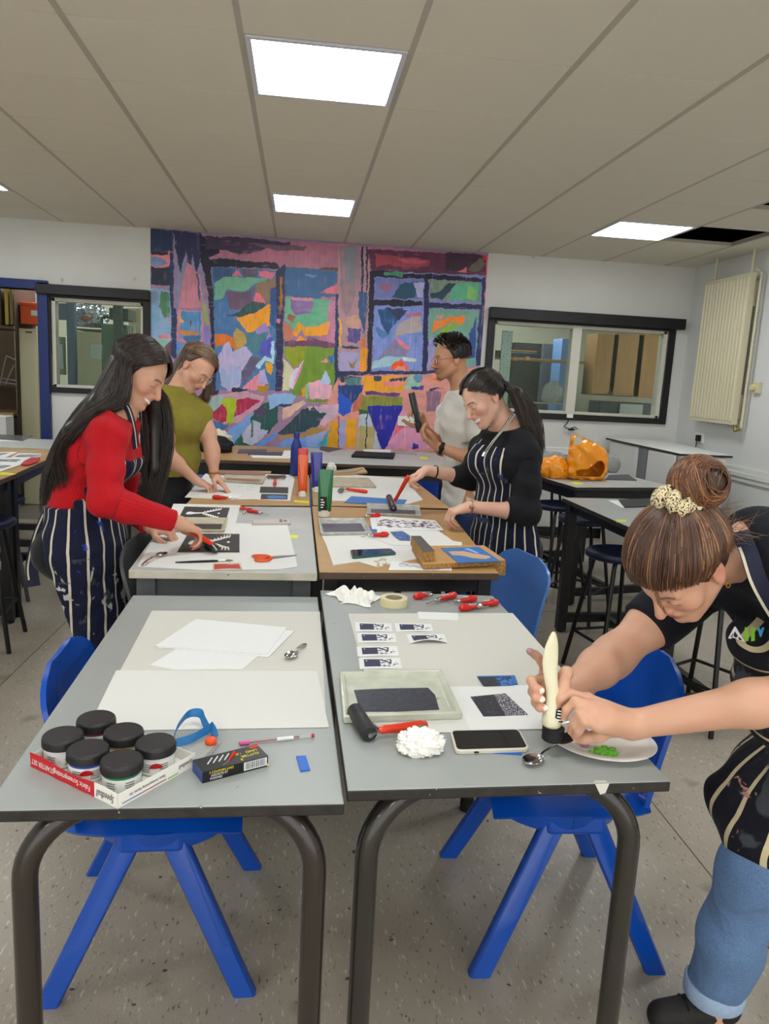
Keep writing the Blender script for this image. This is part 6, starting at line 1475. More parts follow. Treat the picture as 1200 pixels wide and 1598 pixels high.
def nets(ax, Dm):
    for i in range(3):   # close at the border
        sl = [slice(None)] * 3; sl[i] = 0; Dm[tuple(sl)] = np.maximum(Dm[tuple(sl)], .01); sl[i] = -1; Dm[tuple(sl)] = np.maximum(Dm[tuple(sl)], .01)
    S_ = Dm < 0
    cnt = np.zeros([n - 1 for n in Dm.shape], np.uint8)
    for dx in (0, 1):
        for dy in (0, 1):
            for dz in (0, 1): cnt += S_[dx:dx + cnt.shape[0], dy:dy + cnt.shape[1], dz:dz + cnt.shape[2]]
    act = (cnt > 0) & (cnt < 8); I, J, K = np.nonzero(act); N = len(I)
    idx = np.full(act.shape, -1, np.int32); idx[I, J, K] = np.arange(N)
    cor = [(0, 0, 0), (1, 0, 0), (0, 1, 0), (1, 1, 0), (0, 0, 1), (1, 0, 1), (0, 1, 1), (1, 1, 1)]
    V = np.stack([Dm[I + a, J + b, K + c] for a, b, c in cor], 1); acc = np.zeros((N, 3)); n = np.zeros(N)
    for a in range(8):
        for b in range(a + 1, 8):
            ca, cb = np.array(cor[a]), np.array(cor[b])
            if np.abs(ca - cb).sum() != 1: continue
            va, vb = V[:, a], V[:, b]; m = (va < 0) != (vb < 0); t = np.where(m, va / np.where(m, va - vb, 1), 0)
            acc += np.where(m[:, None], ca + (cb - ca) * t[:, None], 0); n += m
    acc /= n[:, None]
    P = np.stack([ax[0][I] + acc[:, 0] * (ax[0][I + 1] - ax[0][I]), ax[1][J] + acc[:, 1] * (ax[1][J + 1] - ax[1][J]), ax[2][K] + acc[:, 2] * (ax[2][K + 1] - ax[2][K])], 1)
    Fs = []
    a, b = S_[:-1, 1:-1, 1:-1], S_[1:, 1:-1, 1:-1]; i, j, k = np.nonzero(a != b); fl_ = a[i, j, k]; j = j + 1; k = k + 1
    q = np.stack([idx[i, j - 1, k - 1], idx[i, j, k - 1], idx[i, j, k], idx[i, j - 1, k]], 1); q[~fl_] = q[~fl_][:, ::-1]; Fs.append(q)
    a, b = S_[1:-1, :-1, 1:-1], S_[1:-1, 1:, 1:-1]; i, j, k = np.nonzero(a != b); fl_ = a[i, j, k]; i = i + 1; k = k + 1
    q = np.stack([idx[i - 1, j, k - 1], idx[i - 1, j, k], idx[i, j, k], idx[i, j, k - 1]], 1); q[~fl_] = q[~fl_][:, ::-1]; Fs.append(q)
    a, b = S_[1:-1, 1:-1, :-1], S_[1:-1, 1:-1, 1:]; i, j, k = np.nonzero(a != b); fl_ = a[i, j, k]; i = i + 1; j = j + 1
    q = np.stack([idx[i - 1, j - 1, k], idx[i, j - 1, k], idx[i, j, k], idx[i - 1, j, k]], 1); q[~fl_] = q[~fl_][:, ::-1]; Fs.append(q)
    F_ = np.concatenate(Fs)
    # one light smoothing pass along quad edges
    for _ in range(2):
        A = np.zeros_like(P); c = np.zeros(len(P))
        for s in range(4):
            u, v = F_[:, s], F_[:, (s + 1) % 4]
            for d_ in range(3): A[:, d_] += np.bincount(u, P[v, d_], len(P)) + np.bincount(v, P[u, d_], len(P))
            c += np.bincount(u, minlength=len(P)) + np.bincount(v, minlength=len(P))
        P = P * .5 + .5 * A / np.maximum(c, 1)[:, None]
    return P, F_
def np_mesh(name, P, F_, m, parent=None, col=None, uv=None, kind=None):
    me = bpy.data.meshes.new(name); org = chain_org(parent) if parent else Vector((0, 0, 0)); P2 = P - np.array(org)
    me.vertices.add(len(P)); me.vertices.foreach_set('co', P2.astype(np.float32).ravel()); k = F_.shape[1]
    me.loops.add(len(F_) * k); me.loops.foreach_set('vertex_index', F_.ravel().astype(np.int32)); me.polygons.add(len(F_)); me.polygons.foreach_set('loop_start', np.arange(len(F_), dtype=np.int32) * k)
    me.update(calc_edges=True); me.validate()
    for nm, dat in (('Col', col), ('UVW', uv)):
        if dat is not None:
            at = me.attributes.new(nm, 'FLOAT_COLOR', 'POINT'); a = np.ones((len(P), 4), np.float32); a[:, :3] = dat; at.data.foreach_set('color', a.ravel())
    me.materials.append(m); me.shade_smooth(); o = bpy.data.objects.new(name, me); COL.objects.link(o); o.parent = parent
    return o
# ---- head in local coordinates: x to one side, y forward, z up, origin between the ears at eye level ----
def head_frame(O, fwd, up, s=1.0):
    f = nrm(fwd); u = A3(up); u = nrm(u - f * (u @ f)); r = np.cross(f, u); return dict(O=A3(O), B=np.stack([r, f, u], 1), s=s)
def hw(H, p): return H['O'] + H['B'] @ (A3(p) * H['s'])
def hl(H, P): return (P - H['O']) @ H['B'] / H['s']
def head_prims(H, nose=1.0, jaw=1.0, male=False, open_mouth=False):
    s = H['s']; R = H['B'].T; w = lambda p: hw(H, p); rr = lambda *r: np.array(r) * s; k = .018 * s; pr = []
    pr.append(ell(w((0, -.012, .032)), rr(.074, .096, .084), R, k)); pr.append(ell(w((0, .030, -.022)), rr(.060, .060, .082), R, .02 * s))
    j = .051 * jaw
    for x in (-1, 1):
        pr.append(cap(w((x * j, .002, -.048)), w((x * .022, .066, -.092)), .020 * s, .017 * s, .022 * s)); pr.append(ell(w((x * .040, .056, -.022)), rr(.026, .026, .026), R, .016 * s))
        pr.append(cap(w((x * .012, .082, .020)), w((x * .042, .070, .020)), .010 * s, .009 * s, .012 * s))
        pr.append(sub(ell(w((x * .031, .092, -.001)), rr(.015, .012, .011), R, .010 * s)))
        pr.append(ell(w((x * .031, .0735, -.001)), rr(.0135, .0135, .0120), R, .003 * s))
        pr.append(cap(w((x * .004, .094, -.038)), w((x * .0115, .092, -.036)), .0075 * s, .0065 * s, .005 * s))
        ea = np.array([[1, 0, 0], [0, .97, .24], [0, -.24, .97]]) @ R
        pr.append(ell(w((x * .0755, -.012, -.008)), rr(.0075, .0175, .031), ea, .004 * s)); pr.append(sub(ell(w((x * .085, -.008, -.004)), rr(.0065, .010, .018), ea, .004 * s)))
        pr.append(ell(w((x * .0765, -.004, -.028)), rr(.006, .009, .011), ea, .004 * s))
    pr.append(cap(w((0, .070, -.096)), w((0, .079, -.094)), .019 * s, .015 * s, .018 * s))
    pr.append(cap(w((0, .086, .012)), w((0, .103 + .006 * nose, -.028)), .0075 * s, .0100 * s, .009 * s)); pr.append(ell(w((0, .104 + .007 * nose, -.033)), rr(.0100, .0095, .0085), R, .006 * s))
    pr.append(ell(w((0, .078, -.058)), rr(.026, .020, .020), R, .012 * s))
    pr.append(cap(w((-.016, .088, -.0545)), w((.016, .088, -.0545)), .0062 * s, None, .005 * s)); pr.append(cap(w((-.013, .087, -.0675)), w((.013, .087, -.0675)), .0068 * s, None, .005 * s))
    if open_mouth: pr += [sub(ell(w((0, .100, -.061)), rr(.025, .011, .0055), R, .003 * s)), sub(ell(w((.020, .088, -.058)), rr(.009, .010, .004), R, .003 * s)), sub(ell(w((-.020, .088, -.058)), rr(.009, .010, .004), R, .003 * s))]
    return pr
def face_col(H, P, C, skin, lip='#a8605a', brow='#2a1d17', eyes=True, teeth=False, stubble=None, blush='#c9796a'):
    L = hl(H, P); x, y, z = np.abs(L[:, 0]), L[:, 1], L[:, 2]; near = (y > -.05) & (np.linalg.norm(L, axis=1) < .16)
    def put(m, c, a=1.0):
        a = np.clip(m, 0, 1) * a * near; C[:] = C * (1 - a[:, None]) + np.array(lin(c)[:3]) * a[:, None]
    sm = lambda d, w: np.clip(.5 - d / w, 0, 1)
    put(sm(np.sqrt(((x - .040) / .024) ** 2 + ((z + .026) / .020) ** 2) - 1, 1.2) * (y > .04), blush, .35); put(sm(np.sqrt((x / .012) ** 2 + ((z + .034) / .012) ** 2) - 1, .8) * (y > .09), blush, .35)
    put(sm(np.sqrt(((x - .078) / .02) ** 2 + ((y + .01) / .022) ** 2 + ((z + .006) / .034) ** 2) - 1, .5) * (x > .07), '#c87a68', .4)
    if stubble: put(sm(np.sqrt((x / .05) ** 2 + ((z + .078) / .042) ** 2) - 1, .6) * (y > .01), stubble, .38); put(sm(np.sqrt((x / .030) ** 2 + ((z + .046) / .008) ** 2) - 1, .4) * (y > .07), stubble, .8)
    z = z - .005 * np.clip(x / .024, 0, 1.2) ** 2 * (1 if teeth else .4)
    lipm = sm(np.sqrt((x / .024) ** 2 + ((z + .061) / .0125) ** 2) - 1, .25) * (y > .07); put(lipm, lip, .75)
    if teeth: put(sm(np.sqrt((x / .027) ** 2 + ((z + .061) / .0066) ** 2) - 1, .3) * (y > .07), '#f4f0ea')
    else: put(sm(np.sqrt((x / .021) ** 2 + ((z + .061) / .0016) ** 2) - 1, .8) * (y > .07), '#5b2a26', .7)
    z = L[:, 2]
    arch = .021 + .004 * np.sin(np.clip((x - .012) / .036, 0, 1) * PI) - .02 * np.clip(x - .03, 0, 1)
    put(sm(np.abs(z - arch) - .0030, .002) * (x > .013) * (x < .047) * (y > .045), brow, .85)
    if eyes: put(sm(np.sqrt(((x - .031) / .0125) ** 2 + ((z + .001) / .0045) ** 2) - 1, .4) * (y > .06), '#e8e2dc', .8); put(sm(np.sqrt(((x - .031) / .0050) ** 2 + ((z + .001) / .0050) ** 2) - 1, .3) * (y > .06), '#20140f')
    put(sm(np.abs(z + .0035 + .0025 * ((x - .031) / .014) ** 2 - (.006 if eyes else 0)) - .0012, .0015) * (np.abs(x - .031) < .0145) * (y > .05), '#1d1310', .9)
    return C
# ---- hands ----
def rot(v, ax, a):
    ax = nrm(ax); v = A3(v); return v * math.cos(a) + np.cross(ax, v) * math.sin(a) + ax * (ax @ v) * (1 - math.cos(a))
def hand_prims(Wr, d, n, thumb, curl=(.5, .6, .5), s=1.0, spread=.06, tcurl=.3, tout=.75, curls=None, point=None):
    "Wr wrist, d to the fingers, n out of the palm, thumb: side of the thumb"
    Wr = A3(Wr); d = nrm(d); n = A3(n); n = nrm(n - d * (n @ d)); t = np.cross(d, n); t = t if t @ A3(thumb) > 0 else -t; pr = []
    offs = (.029, .0100, -.0095, -.0275); knl = (.086, .089, .085, .077); lens = ((.043, .026, .021), (.047, .030, .022), (.043, .028, .022), (.034, .021, .019)); rad = (.0092, .0094, .0089, .0080)
    pr.append(cap(Wr, Wr + d * .035 * s, .021 * s, .023 * s, .015, t, 1.25)); tips = []
    for i in range(4):
        kn = Wr + (d * knl[i] + t * offs[i] + n * (-.004 if i in (1, 2) else 0)) * s; pr.append(cap(Wr + (d * .022 + t * offs[i] * .62) * s, kn, .0125 * s, .0108 * s, .012, None))
        cu = curls[i] if curls else curl; dd = nrm(d + t * spread * (1.5 - i)); p = kn; sideax = np.cross(dd, n); r = rad[i] * s
        for j in range(3):
            dd = rot(dd, sideax, cu[j]); q = p + dd * lens[i][j] * s; r2 = r * (.93 if j < 2 else .86); pr.append(cap(p, q, r, r2, .005)); p = q; r = r2
        tips.append((p, dd))
    b = Wr + (d * .018 + t * .018 + n * .006) * s; dd = nrm(d * (1 - tout * .6) + t * tout + n * .25); p = b; ax_ = np.cross(dd, d)
    for j, (L, r0, r1) in enumerate(((.046, .0155, .0125), (.033, .0118, .0108), (.026, .0106, .0088))):
        q = p + dd * L * s; pr.append(cap(p, q, r0 * s, r1 * s, .010 if j == 0 else .005)); p = q; dd = nrm(rot(dd, ax_, tcurl) + n * .12 * tcurl)
    tips.append((p, dd)); return pr, tips
def limb(pts, radii, k=.03, qs=None):
    return [cap(pts[i], pts[i + 1], radii[i], radii[i + 1], k) for i in range(len(pts) - 1)]
def leg_prims(hip, knee, ankle, toe, s=1.0):
    hip, knee, ankle, toe = map(A3, (hip, knee, ankle, toe)); mt = hip * .5 + knee * .5; cf = knee * .65 + ankle * .35
    return [cap(hip, mt, .088 * s, .072 * s, .03), cap(mt, knee, .072 * s, .052 * s, .03), cap(knee, cf, .052 * s, .052 * s, .03), cap(cf, ankle, .052 * s, .035 * s, .03), cap(ankle, ankle - np.array([0, 0, .035]), .036 * s, .034 * s, .02), cap(ankle - np.array([0, 0, .04]), toe, .034 * s, .026 * s, .02)]
def arm_prims(sh, el, wr, s=1.0):
    sh, el, wr = map(A3, (sh, el, wr)); m = sh * .45 + el * .55; f = el * .7 + wr * .3
    return [cap(sh, m, .047 * s, .042 * s, .04), cap(m, el, .042 * s, .037 * s, .04), cap(el, f, .037 * s, .038 * s, .04), cap(f, wr, .038 * s, .025 * s, .025)]
def torso_prims(neck, chest, waist, pelvis, lat, fwd, s=1.0, bust=0., belly=0.):
    neck, chest, waist, pelvis = map(A3, (neck, chest, waist, pelvis)); lat = nrm(lat); fwd = nrm(fwd)
    p = [cap(neck + (chest - neck) * .35, chest, .080 * s, .098 * s, .04, lat, 1.45), cap(chest, waist, .100 * s, .088 * s, .05, lat, 1.36), cap(waist, pelvis, .088 * s, .108 * s, .05, lat, 1.42)]
    if bust:
        for sd in (-1, 1): p.append(ell(chest + lat * .065 * sd * s + fwd * .068 * s - np.array([0, 0, .01]), (bust, bust, bust), None, .04))
    for sd in (-1, 1): p.append(ell(pelvis + lat * .062 * sd * s - fwd * .045 * s - np.array([0, 0, .03]), (.088 * s,) * 3, None, .05))
    return p
# ---- hair ----
def hair_mat(name, rough=.35):
    m = mat(name, '#ffffff', rough, attr='Col', spec=.6); return m
def lerp_poly(L_, t):
    n = len(L_) - 1; i = min(int(t * n), n - 1); f = t * n - i; return np.array(L_[i], float) * (1 - f) + np.array(L_[i + 1], float) * f
def resample(P, n):
    P = np.array(P, float); d = np.concatenate([[0], np.cumsum(np.linalg.norm(np.diff(P, axis=0), axis=1))]); t = np.linspace(0, d[-1], n); return np.stack([np.interp(t, d, P[:, i]) for i in range(3)], 1)
def catmull(P, n=8):
    return np.array([list(v) for v in spl([Vector(p) for p in P], n)])
def strands_mesh(name, curves, radii, cols, m, parent, taper=.25, ns=4):
    "curves: list of (k,3) arrays of equal length"
    C = np.array(curves); N, k, _ = C.shape; T_ = np.gradient(C, axis=1); T_ /= np.linalg.norm(T_, axis=2, keepdims=True) + 1e-9
    ref = np.array([.31, .52, .79]); a = np.cross(T_, ref); a /= np.linalg.norm(a, axis=2, keepdims=True) + 1e-9; b = np.cross(T_, a)
    prof = np.linspace(0, 1, k); pr = np.minimum(1, .5 + prof * 4) * (1 - (1 - taper) * prof ** 3); R = np.array(radii)[:, None] * pr[None]
    V = np.stack([C + (a * math.cos(2 * PI * j / ns) + b * math.sin(2 * PI * j / ns)) * R[..., None] for j in range(ns)], 2).reshape(-1, 3)
    base = (np.arange(N)[:, None] * k + np.arange(k - 1)[None]).reshape(-1) * ns; F_ = []
    for j in range(ns): j2 = (j + 1) % ns; F_.append(np.stack([base + j, base + j2, base + ns + j2, base + ns + j], 1))
    col = np.repeat(np.array(cols), k * ns, axis=0); return np_mesh(name, V, np.concatenate(F_), m, parent, col=col)
def scalp_strands(H, center, rad, specs, rng, base, tipc=None, vary=.35, k=18, hilite=None):
    """specs: (starts, ends, tails, count, r, spread0, spread1): directions in head space and tail polylines in the world"""
    cu, ra, co_ = [], [], []; rad = np.array(rad, float); cen = np.array(center, float); bc = np.array(lin(base)[:3])
    for (st, en, tails, cnt, r, s0, s1) in specs:
        for _ in range(cnt):
            t = rng.random(); a = lerp_poly(st, t) + rng.normal(size=3) * .03; b = lerp_poly(en, t) + rng.normal(size=3) * .04; a /= np.linalg.norm(a); b /= np.linalg.norm(b)
            om = math.acos(np.clip(a @ b, -1, 1)); lift = 1 + rng.uniform(-.01, .05); pts = []
            for i in range(9):
                f = i / 8; d = a if om < 1e-3 else (math.sin((1 - f) * om) * a + math.sin(f * om) * b) / math.sin(om)
                pts.append(hw(H, cen + d * rad * (lift if f > .1 else 1 + (lift - 1) * f * 10)))
            if tails is not None:
                tl = np.array([lerp_poly([T_[i] for T_ in tails], t) for i in range(len(tails[0]))]); n = len(tl); off = rng.normal(size=3); off /= max(1, np.linalg.norm(off)); ph = rng.uniform(0, 6.28)
                for i in range(n): pts.append(tl[i] + off * (s0 + (s1 - s0) * i / max(1, n - 1)) + .004 * np.array([math.sin(ph + i), math.cos(ph * 1.3 + i), 0]))
                if rng.random() < .5: cutn = rng.integers(len(pts) - max(1, n // 3), len(pts) + 1); pts = pts[:cutn]
            P = resample(catmull(pts, 4), k); cu.append(P); ra.append(r * rng.uniform(.6, 1.3)); v = 1 + rng.uniform(-vary, vary); c = bc * v
            if hilite is not None and rng.random() < hilite[1]: c = np.array(lin(hilite[0])[:3]) * v
            co_.append(c)
    return cu, ra, co_
m_skin = mat('skin', '#ffffff', .45, attr='Col', sss=.12, bump=(260, .00025), spec=.4)
def skin_cols(P, base, rng_seed=1):
    C = np.ones((len(P), 3)) * np.array(lin(base)[:3]); n = np.sin(P[:, 0] * 61 + 1.3 * np.sin(P[:, 2] * 47)) * np.sin(P[:, 1] * 53 + P[:, 2] * 39); C *= (1 + .05 * n[:, None] * np.array([.4, 1, 1])); return C
def redden(C, P, pts, r, c='#c9705e', a=.4):
    for p in pts: d = np.linalg.norm(P - A3(p), axis=1); w = np.clip(1 - d / r, 0, 1)[:, None] * a; C[:] = C * (1 - w) + np.array(lin(c)[:3]) * w
    return C
def nails(C, P, tips, c='#e8c8bc', r=.006, up=None):
    for (p, d) in tips: q = A3(p) + (A3(up) * .007 if up is not None else 0); w = (np.linalg.norm(P - q, axis=1) < r)[:, None]; C[:] = np.where(w, np.array(lin(c)[:3]), C)
    return C
# cloth materials driven by the UVW attribute: u across, v down (metres)
def cloth_mat(name, col, rough=.9, rib=None, fold=(9, .006), stripes=None, stain=None, weave=None, sheen=.03):
    if name in _M: return _M[name]
    m = bpy.data.materials.new(name); _M[name] = m; m.use_nodes = True; nt = m.node_tree; N = nt.nodes; L = nt.links; b = N['Principled BSDF']
    b.inputs['Roughness'].default_value = rough; b.inputs['Sheen Weight'].default_value = sheen; b.inputs['Specular IOR Level'].default_value = .25
    a = N.new('ShaderNodeAttribute'); a.attribute_name = 'UVW'; sp = N.new('ShaderNodeSeparateColor'); L.new(a.outputs['Color'], sp.inputs[0]); tc = N.new('ShaderNodeTexCoord')
    def math_(op, x, y=None, z=None):
        n = N.new('ShaderNodeMath'); n.operation = op
        for i, q in enumerate((x, y, z)):
            if q is None: continue
            if isinstance(q, (int, float)): n.inputs[i].default_value = q
            else: L.new(q, n.inputs[i])
        return n.outputs[0]
    def mx(f, x, y):
        n = N.new('ShaderNodeMix'); n.data_type = 'RGBA'; L.new(f, n.inputs[0])
        for i, q in ((6, x), (7, y)):
            if isinstance(q, tuple): n.inputs[i].default_value = q
            else: L.new(q, n.inputs[i])
        return n.outputs[2]
    def noise(scale, det=3, vec=None, dist=0):
        n = N.new('ShaderNodeTexNoise'); n.inputs['Scale'].default_value = scale; n.inputs['Detail'].default_value = det; n.inputs['Distortion'].default_value = dist; L.new(vec or tc.outputs['Object'], n.inputs['Vector']); return n.outputs[0]
    src = mx(math_('MULTIPLY', noise(25), .5), lin(col), tuple(c * .72 for c in lin(col)[:3]) + (1,))
    if weave: src = mx(math_('MULTIPLY', noise(weave[1], 2), weave[2] if len(weave) > 2 else 1.0), src, lin(weave[0]))
    if stripes:   # (colour, period, width)
        u = math_('ADD', sp.outputs[0], math_('MULTIPLY', math_('SUBTRACT', noise(6), .5), .012)); fr = math_('FRACT', math_('DIVIDE', u, stripes[1])); s_ = math_('LESS_THAN', fr, stripes[2] / stripes[1]); src = mx(s_, src, lin(stripes[0]))
    for st in (stain or []):   # (colour, scale, threshold, v0, v1)
        r = N.new('ShaderNodeMapRange'); r.inputs[1].default_value = st[2]; r.inputs[2].default_value = st[2] + .04; L.new(noise(st[1], 4, None, 1.5), r.inputs[0]); g = math_('MULTIPLY', math_('GREATER_THAN', sp.outputs[1], st[3]), math_('LESS_THAN', sp.outputs[1], st[4])); src = mx(math_('MULTIPLY', r.outputs[0], g), src, lin(st[0]))
    L.new(src, b.inputs['Base Color'])
    h = math_('MULTIPLY', noise(fold[0], 3, None, .6), fold[1])
    if rib: h = math_('ADD', h, math_('MULTIPLY', math_('SINE', math_('MULTIPLY', sp.outputs[0], 2 * PI / rib[0])), rib[1]))
    if rib and len(rib) > 2: h = math_('ADD', h, math_('MULTIPLY', math_('SINE', math_('MULTIPLY', sp.outputs[1], 2 * PI / rib[2])), rib[1] * .6))
    bp = N.new('ShaderNodeBump'); bp.inputs['Distance'].default_value = 1.0; L.new(h, bp.inputs['Height']); L.new(bp.outputs[0], b.inputs['Normal'])
    return m
def seg_uv(P, segs):
    "u = arc around the nearest limb segment, v = distance along; segs: (a, b, radius, reference direction)"
    best = np.full(len(P), 1e9); U = np.zeros((len(P), 3)); v0 = 0.
    for (a, b, r, ref) in segs:
        a, b = A3(a), A3(b); d = b - a; L = np.linalg.norm(d); d /= L; h = np.clip((P - a) @ d, 0, L); q = P - a - h[:, None] * d; dist = np.linalg.norm(q, axis=1) - r
        e1 = A3(ref); e1 = nrm(e1 - d * (e1 @ d)); e2 = np.cross(d, e1); ang = np.arctan2(q @ e2, q @ e1); m = dist < best; best = np.where(m, dist, best); U[m, 0] = 10 + (ang * r)[m]; U[m, 1] = 10 + h[m] ; U[m, 2] = 0
    return U
def garment(name, prims, h, d, m, parent, cuts, segs, wob=.0, wf=30., fine=None, hc=None, label=None):
    ax, Dm = field(prims, h, d, fine, hc)
    if wob:
        X, Y, Zc = ax[0][:, None, None], ax[1][None, :, None], ax[2][None, None, :]
        Dm += (wob * (np.sin(X * wf + 2.2 * np.sin(Zc * wf * .6)) * np.sin(Zc * wf * 1.7 + 1.5 * np.sin(Y * wf * .8 + X * wf * .5)))).astype(np.float32)
    for c in cuts: cut(ax, Dm, c)
    P, F_ = nets(ax, Dm); o = np_mesh(name, P, F_, m, parent, uv=seg_uv(P, segs) if callable(segs) is False else segs(P))
    if label: o['label'] = label
    return o
def shoe(parent, heel, toe, m):
    heel, toe = A3(heel), A3(toe); ax, Dm = field([cap(heel + [0, 0, .040], toe + [0, 0, .030], .038, .034, .02), cap(heel + [0, 0, .045], heel + [0, 0, .075], .034, .034, .02)], .006)
    cut(ax, Dm, lambda X, Y, Zc: .004 - Zc + 0 * X); P, F_ = nets(ax, Dm); return np_mesh('shoe', P, F_, m, parent)
# ---- figures ----
def person(label, loc): return thing('person', label, 'person', loc)
def axis_uv(c, fwd, lat, R=.16):
    c, fwd, lat = A3(c), nrm(fwd), nrm(lat)
    def f(P):
        q = P - c; a = np.arctan2(q @ lat, q @ fwd); U = np.zeros((len(P), 3)); U[:, 0] = 10 + a * R; U[:, 1] = 10 + (c[2] - P[:, 2]); return U
    return f
def hair_shell(H, parent, col, d=.012, ca=.45, cb=.02, extra=(), low=-.09, ears=0, name='hair', cen=(0, -.012, .032), rad=(.074, .096, .084), rough=.38, h=.0045):
    s = H['s']; pr = [ell(hw(H, cen), np.array(rad) * s + d, H['B'].T, .02)]; ax, Dm = field(pr, h)
    X, Y, Zc = ax[0][:, None, None] - H['O'][0], ax[1][None, :, None] - H['O'][1], ax[2][None, None, :] - H['O'][2]; B = H['B'] / s
    y = X * B[0, 1] + Y * B[1, 1] + Zc * B[2, 1]; z = X * B[0, 2] + Y * B[1, 2] + Zc * B[2, 2]
    g = np.maximum(y - (cb + ca * np.maximum(z, 0)), low - z)
    if ears: x = X * B[0, 0] + Y * B[1, 0] + Zc * B[2, 0]; g = np.maximum(g, ears - np.sqrt((np.abs(x) - .085) ** 2 + (y + .006) ** 2 + (z + .014) ** 2))
    np.maximum(Dm, g.astype(np.float32), out=Dm); P, F_ = nets(ax, Dm)
    C = np.ones((len(P), 3)) * np.array(lin(col)[:3]); o = np_mesh(name, P, F_, hair_mat('hair_fibre', rough), parent, col=C)
    if extra:
        ax, Dm = field(list(extra), .006); P, F_ = nets(ax, Dm); C = np.ones((len(P), 3)) * np.array(lin(col)[:3]); np_mesh('hair_lock', P, F_, hair_mat('hair_fibre', rough), o, col=C)
    return o
TX_ = lambda Y: (lambda x, y, dY=0: np.array(D(x, y, Y + dY)))
m_jeanb = cloth_mat('black_denim', '#191a1e', .85, fold=(22, .006), sheen=.1)
def glasses(H, parent, col='#8a7448', r=.021):
    b = MB(); m = mat('glasses_' + col[1:], col, .3, .7)
    for x in (-.031, .031): b.tube([Vector(hw(H, (x + r * math.cos(w), .094, r * .82 * math.sin(w) - .004))) for w in [2 * PI * k / 20 for k in range(21)]], .0011, m, 6)
    b.tube([Vector(hw(H, p)) for p in ((-.010, .095, .002), (0, .098, .004), (.010, .095, .002))], .001, m, 6)
    for x in (-1, 1): b.tube([Vector(hw(H, p)) for p in ((x * .052, .092, .002), (x * .070, .06, .004), (x * .080, -.005, .004), (x * .079, -.02, -.008))], .0011, m, 6)
    o = b.build('glasses', parent); g = MB(); ml = mat('lens_glass', '#ffffff', .02, trans=1, ior=1.1)
    for x in (-.031, .031): g.add([hw(H, (x + r * math.cos(w), .094, r * .82 * math.sin(w) - .004)) for w in [2 * PI * k / 20 for k in range(20)]], [tuple(range(20))], ml)
    g.build('lens', o, smooth=0)
def band(parent, name, c, d, r, wd, m, dial=None):
    "bracelet or watch strap round a limb: centre, limb direction"
    c = Vector(c); d = Vector(d).normalized(); a = d.orthogonal().normalized(); e = d.cross(a); b = MB(); n = 28; P_ = [c + a * math.cos(2 * PI * k / n) * r * 1.08 + e * math.sin(2 * PI * k / n) * r for k in range(n + 1)]
    b.tube(P_, wd / 2, m, 8, flat=((d.x, d.y, d.z), .3)); o = b.build(name, parent)
    if dial: q = c + Vector(dial[0]) * r * 1.05; b = MB(); b.ball(q, dial[1], dial[2], 14, (1, 1, 1)); b.build('dial', o)
    return o
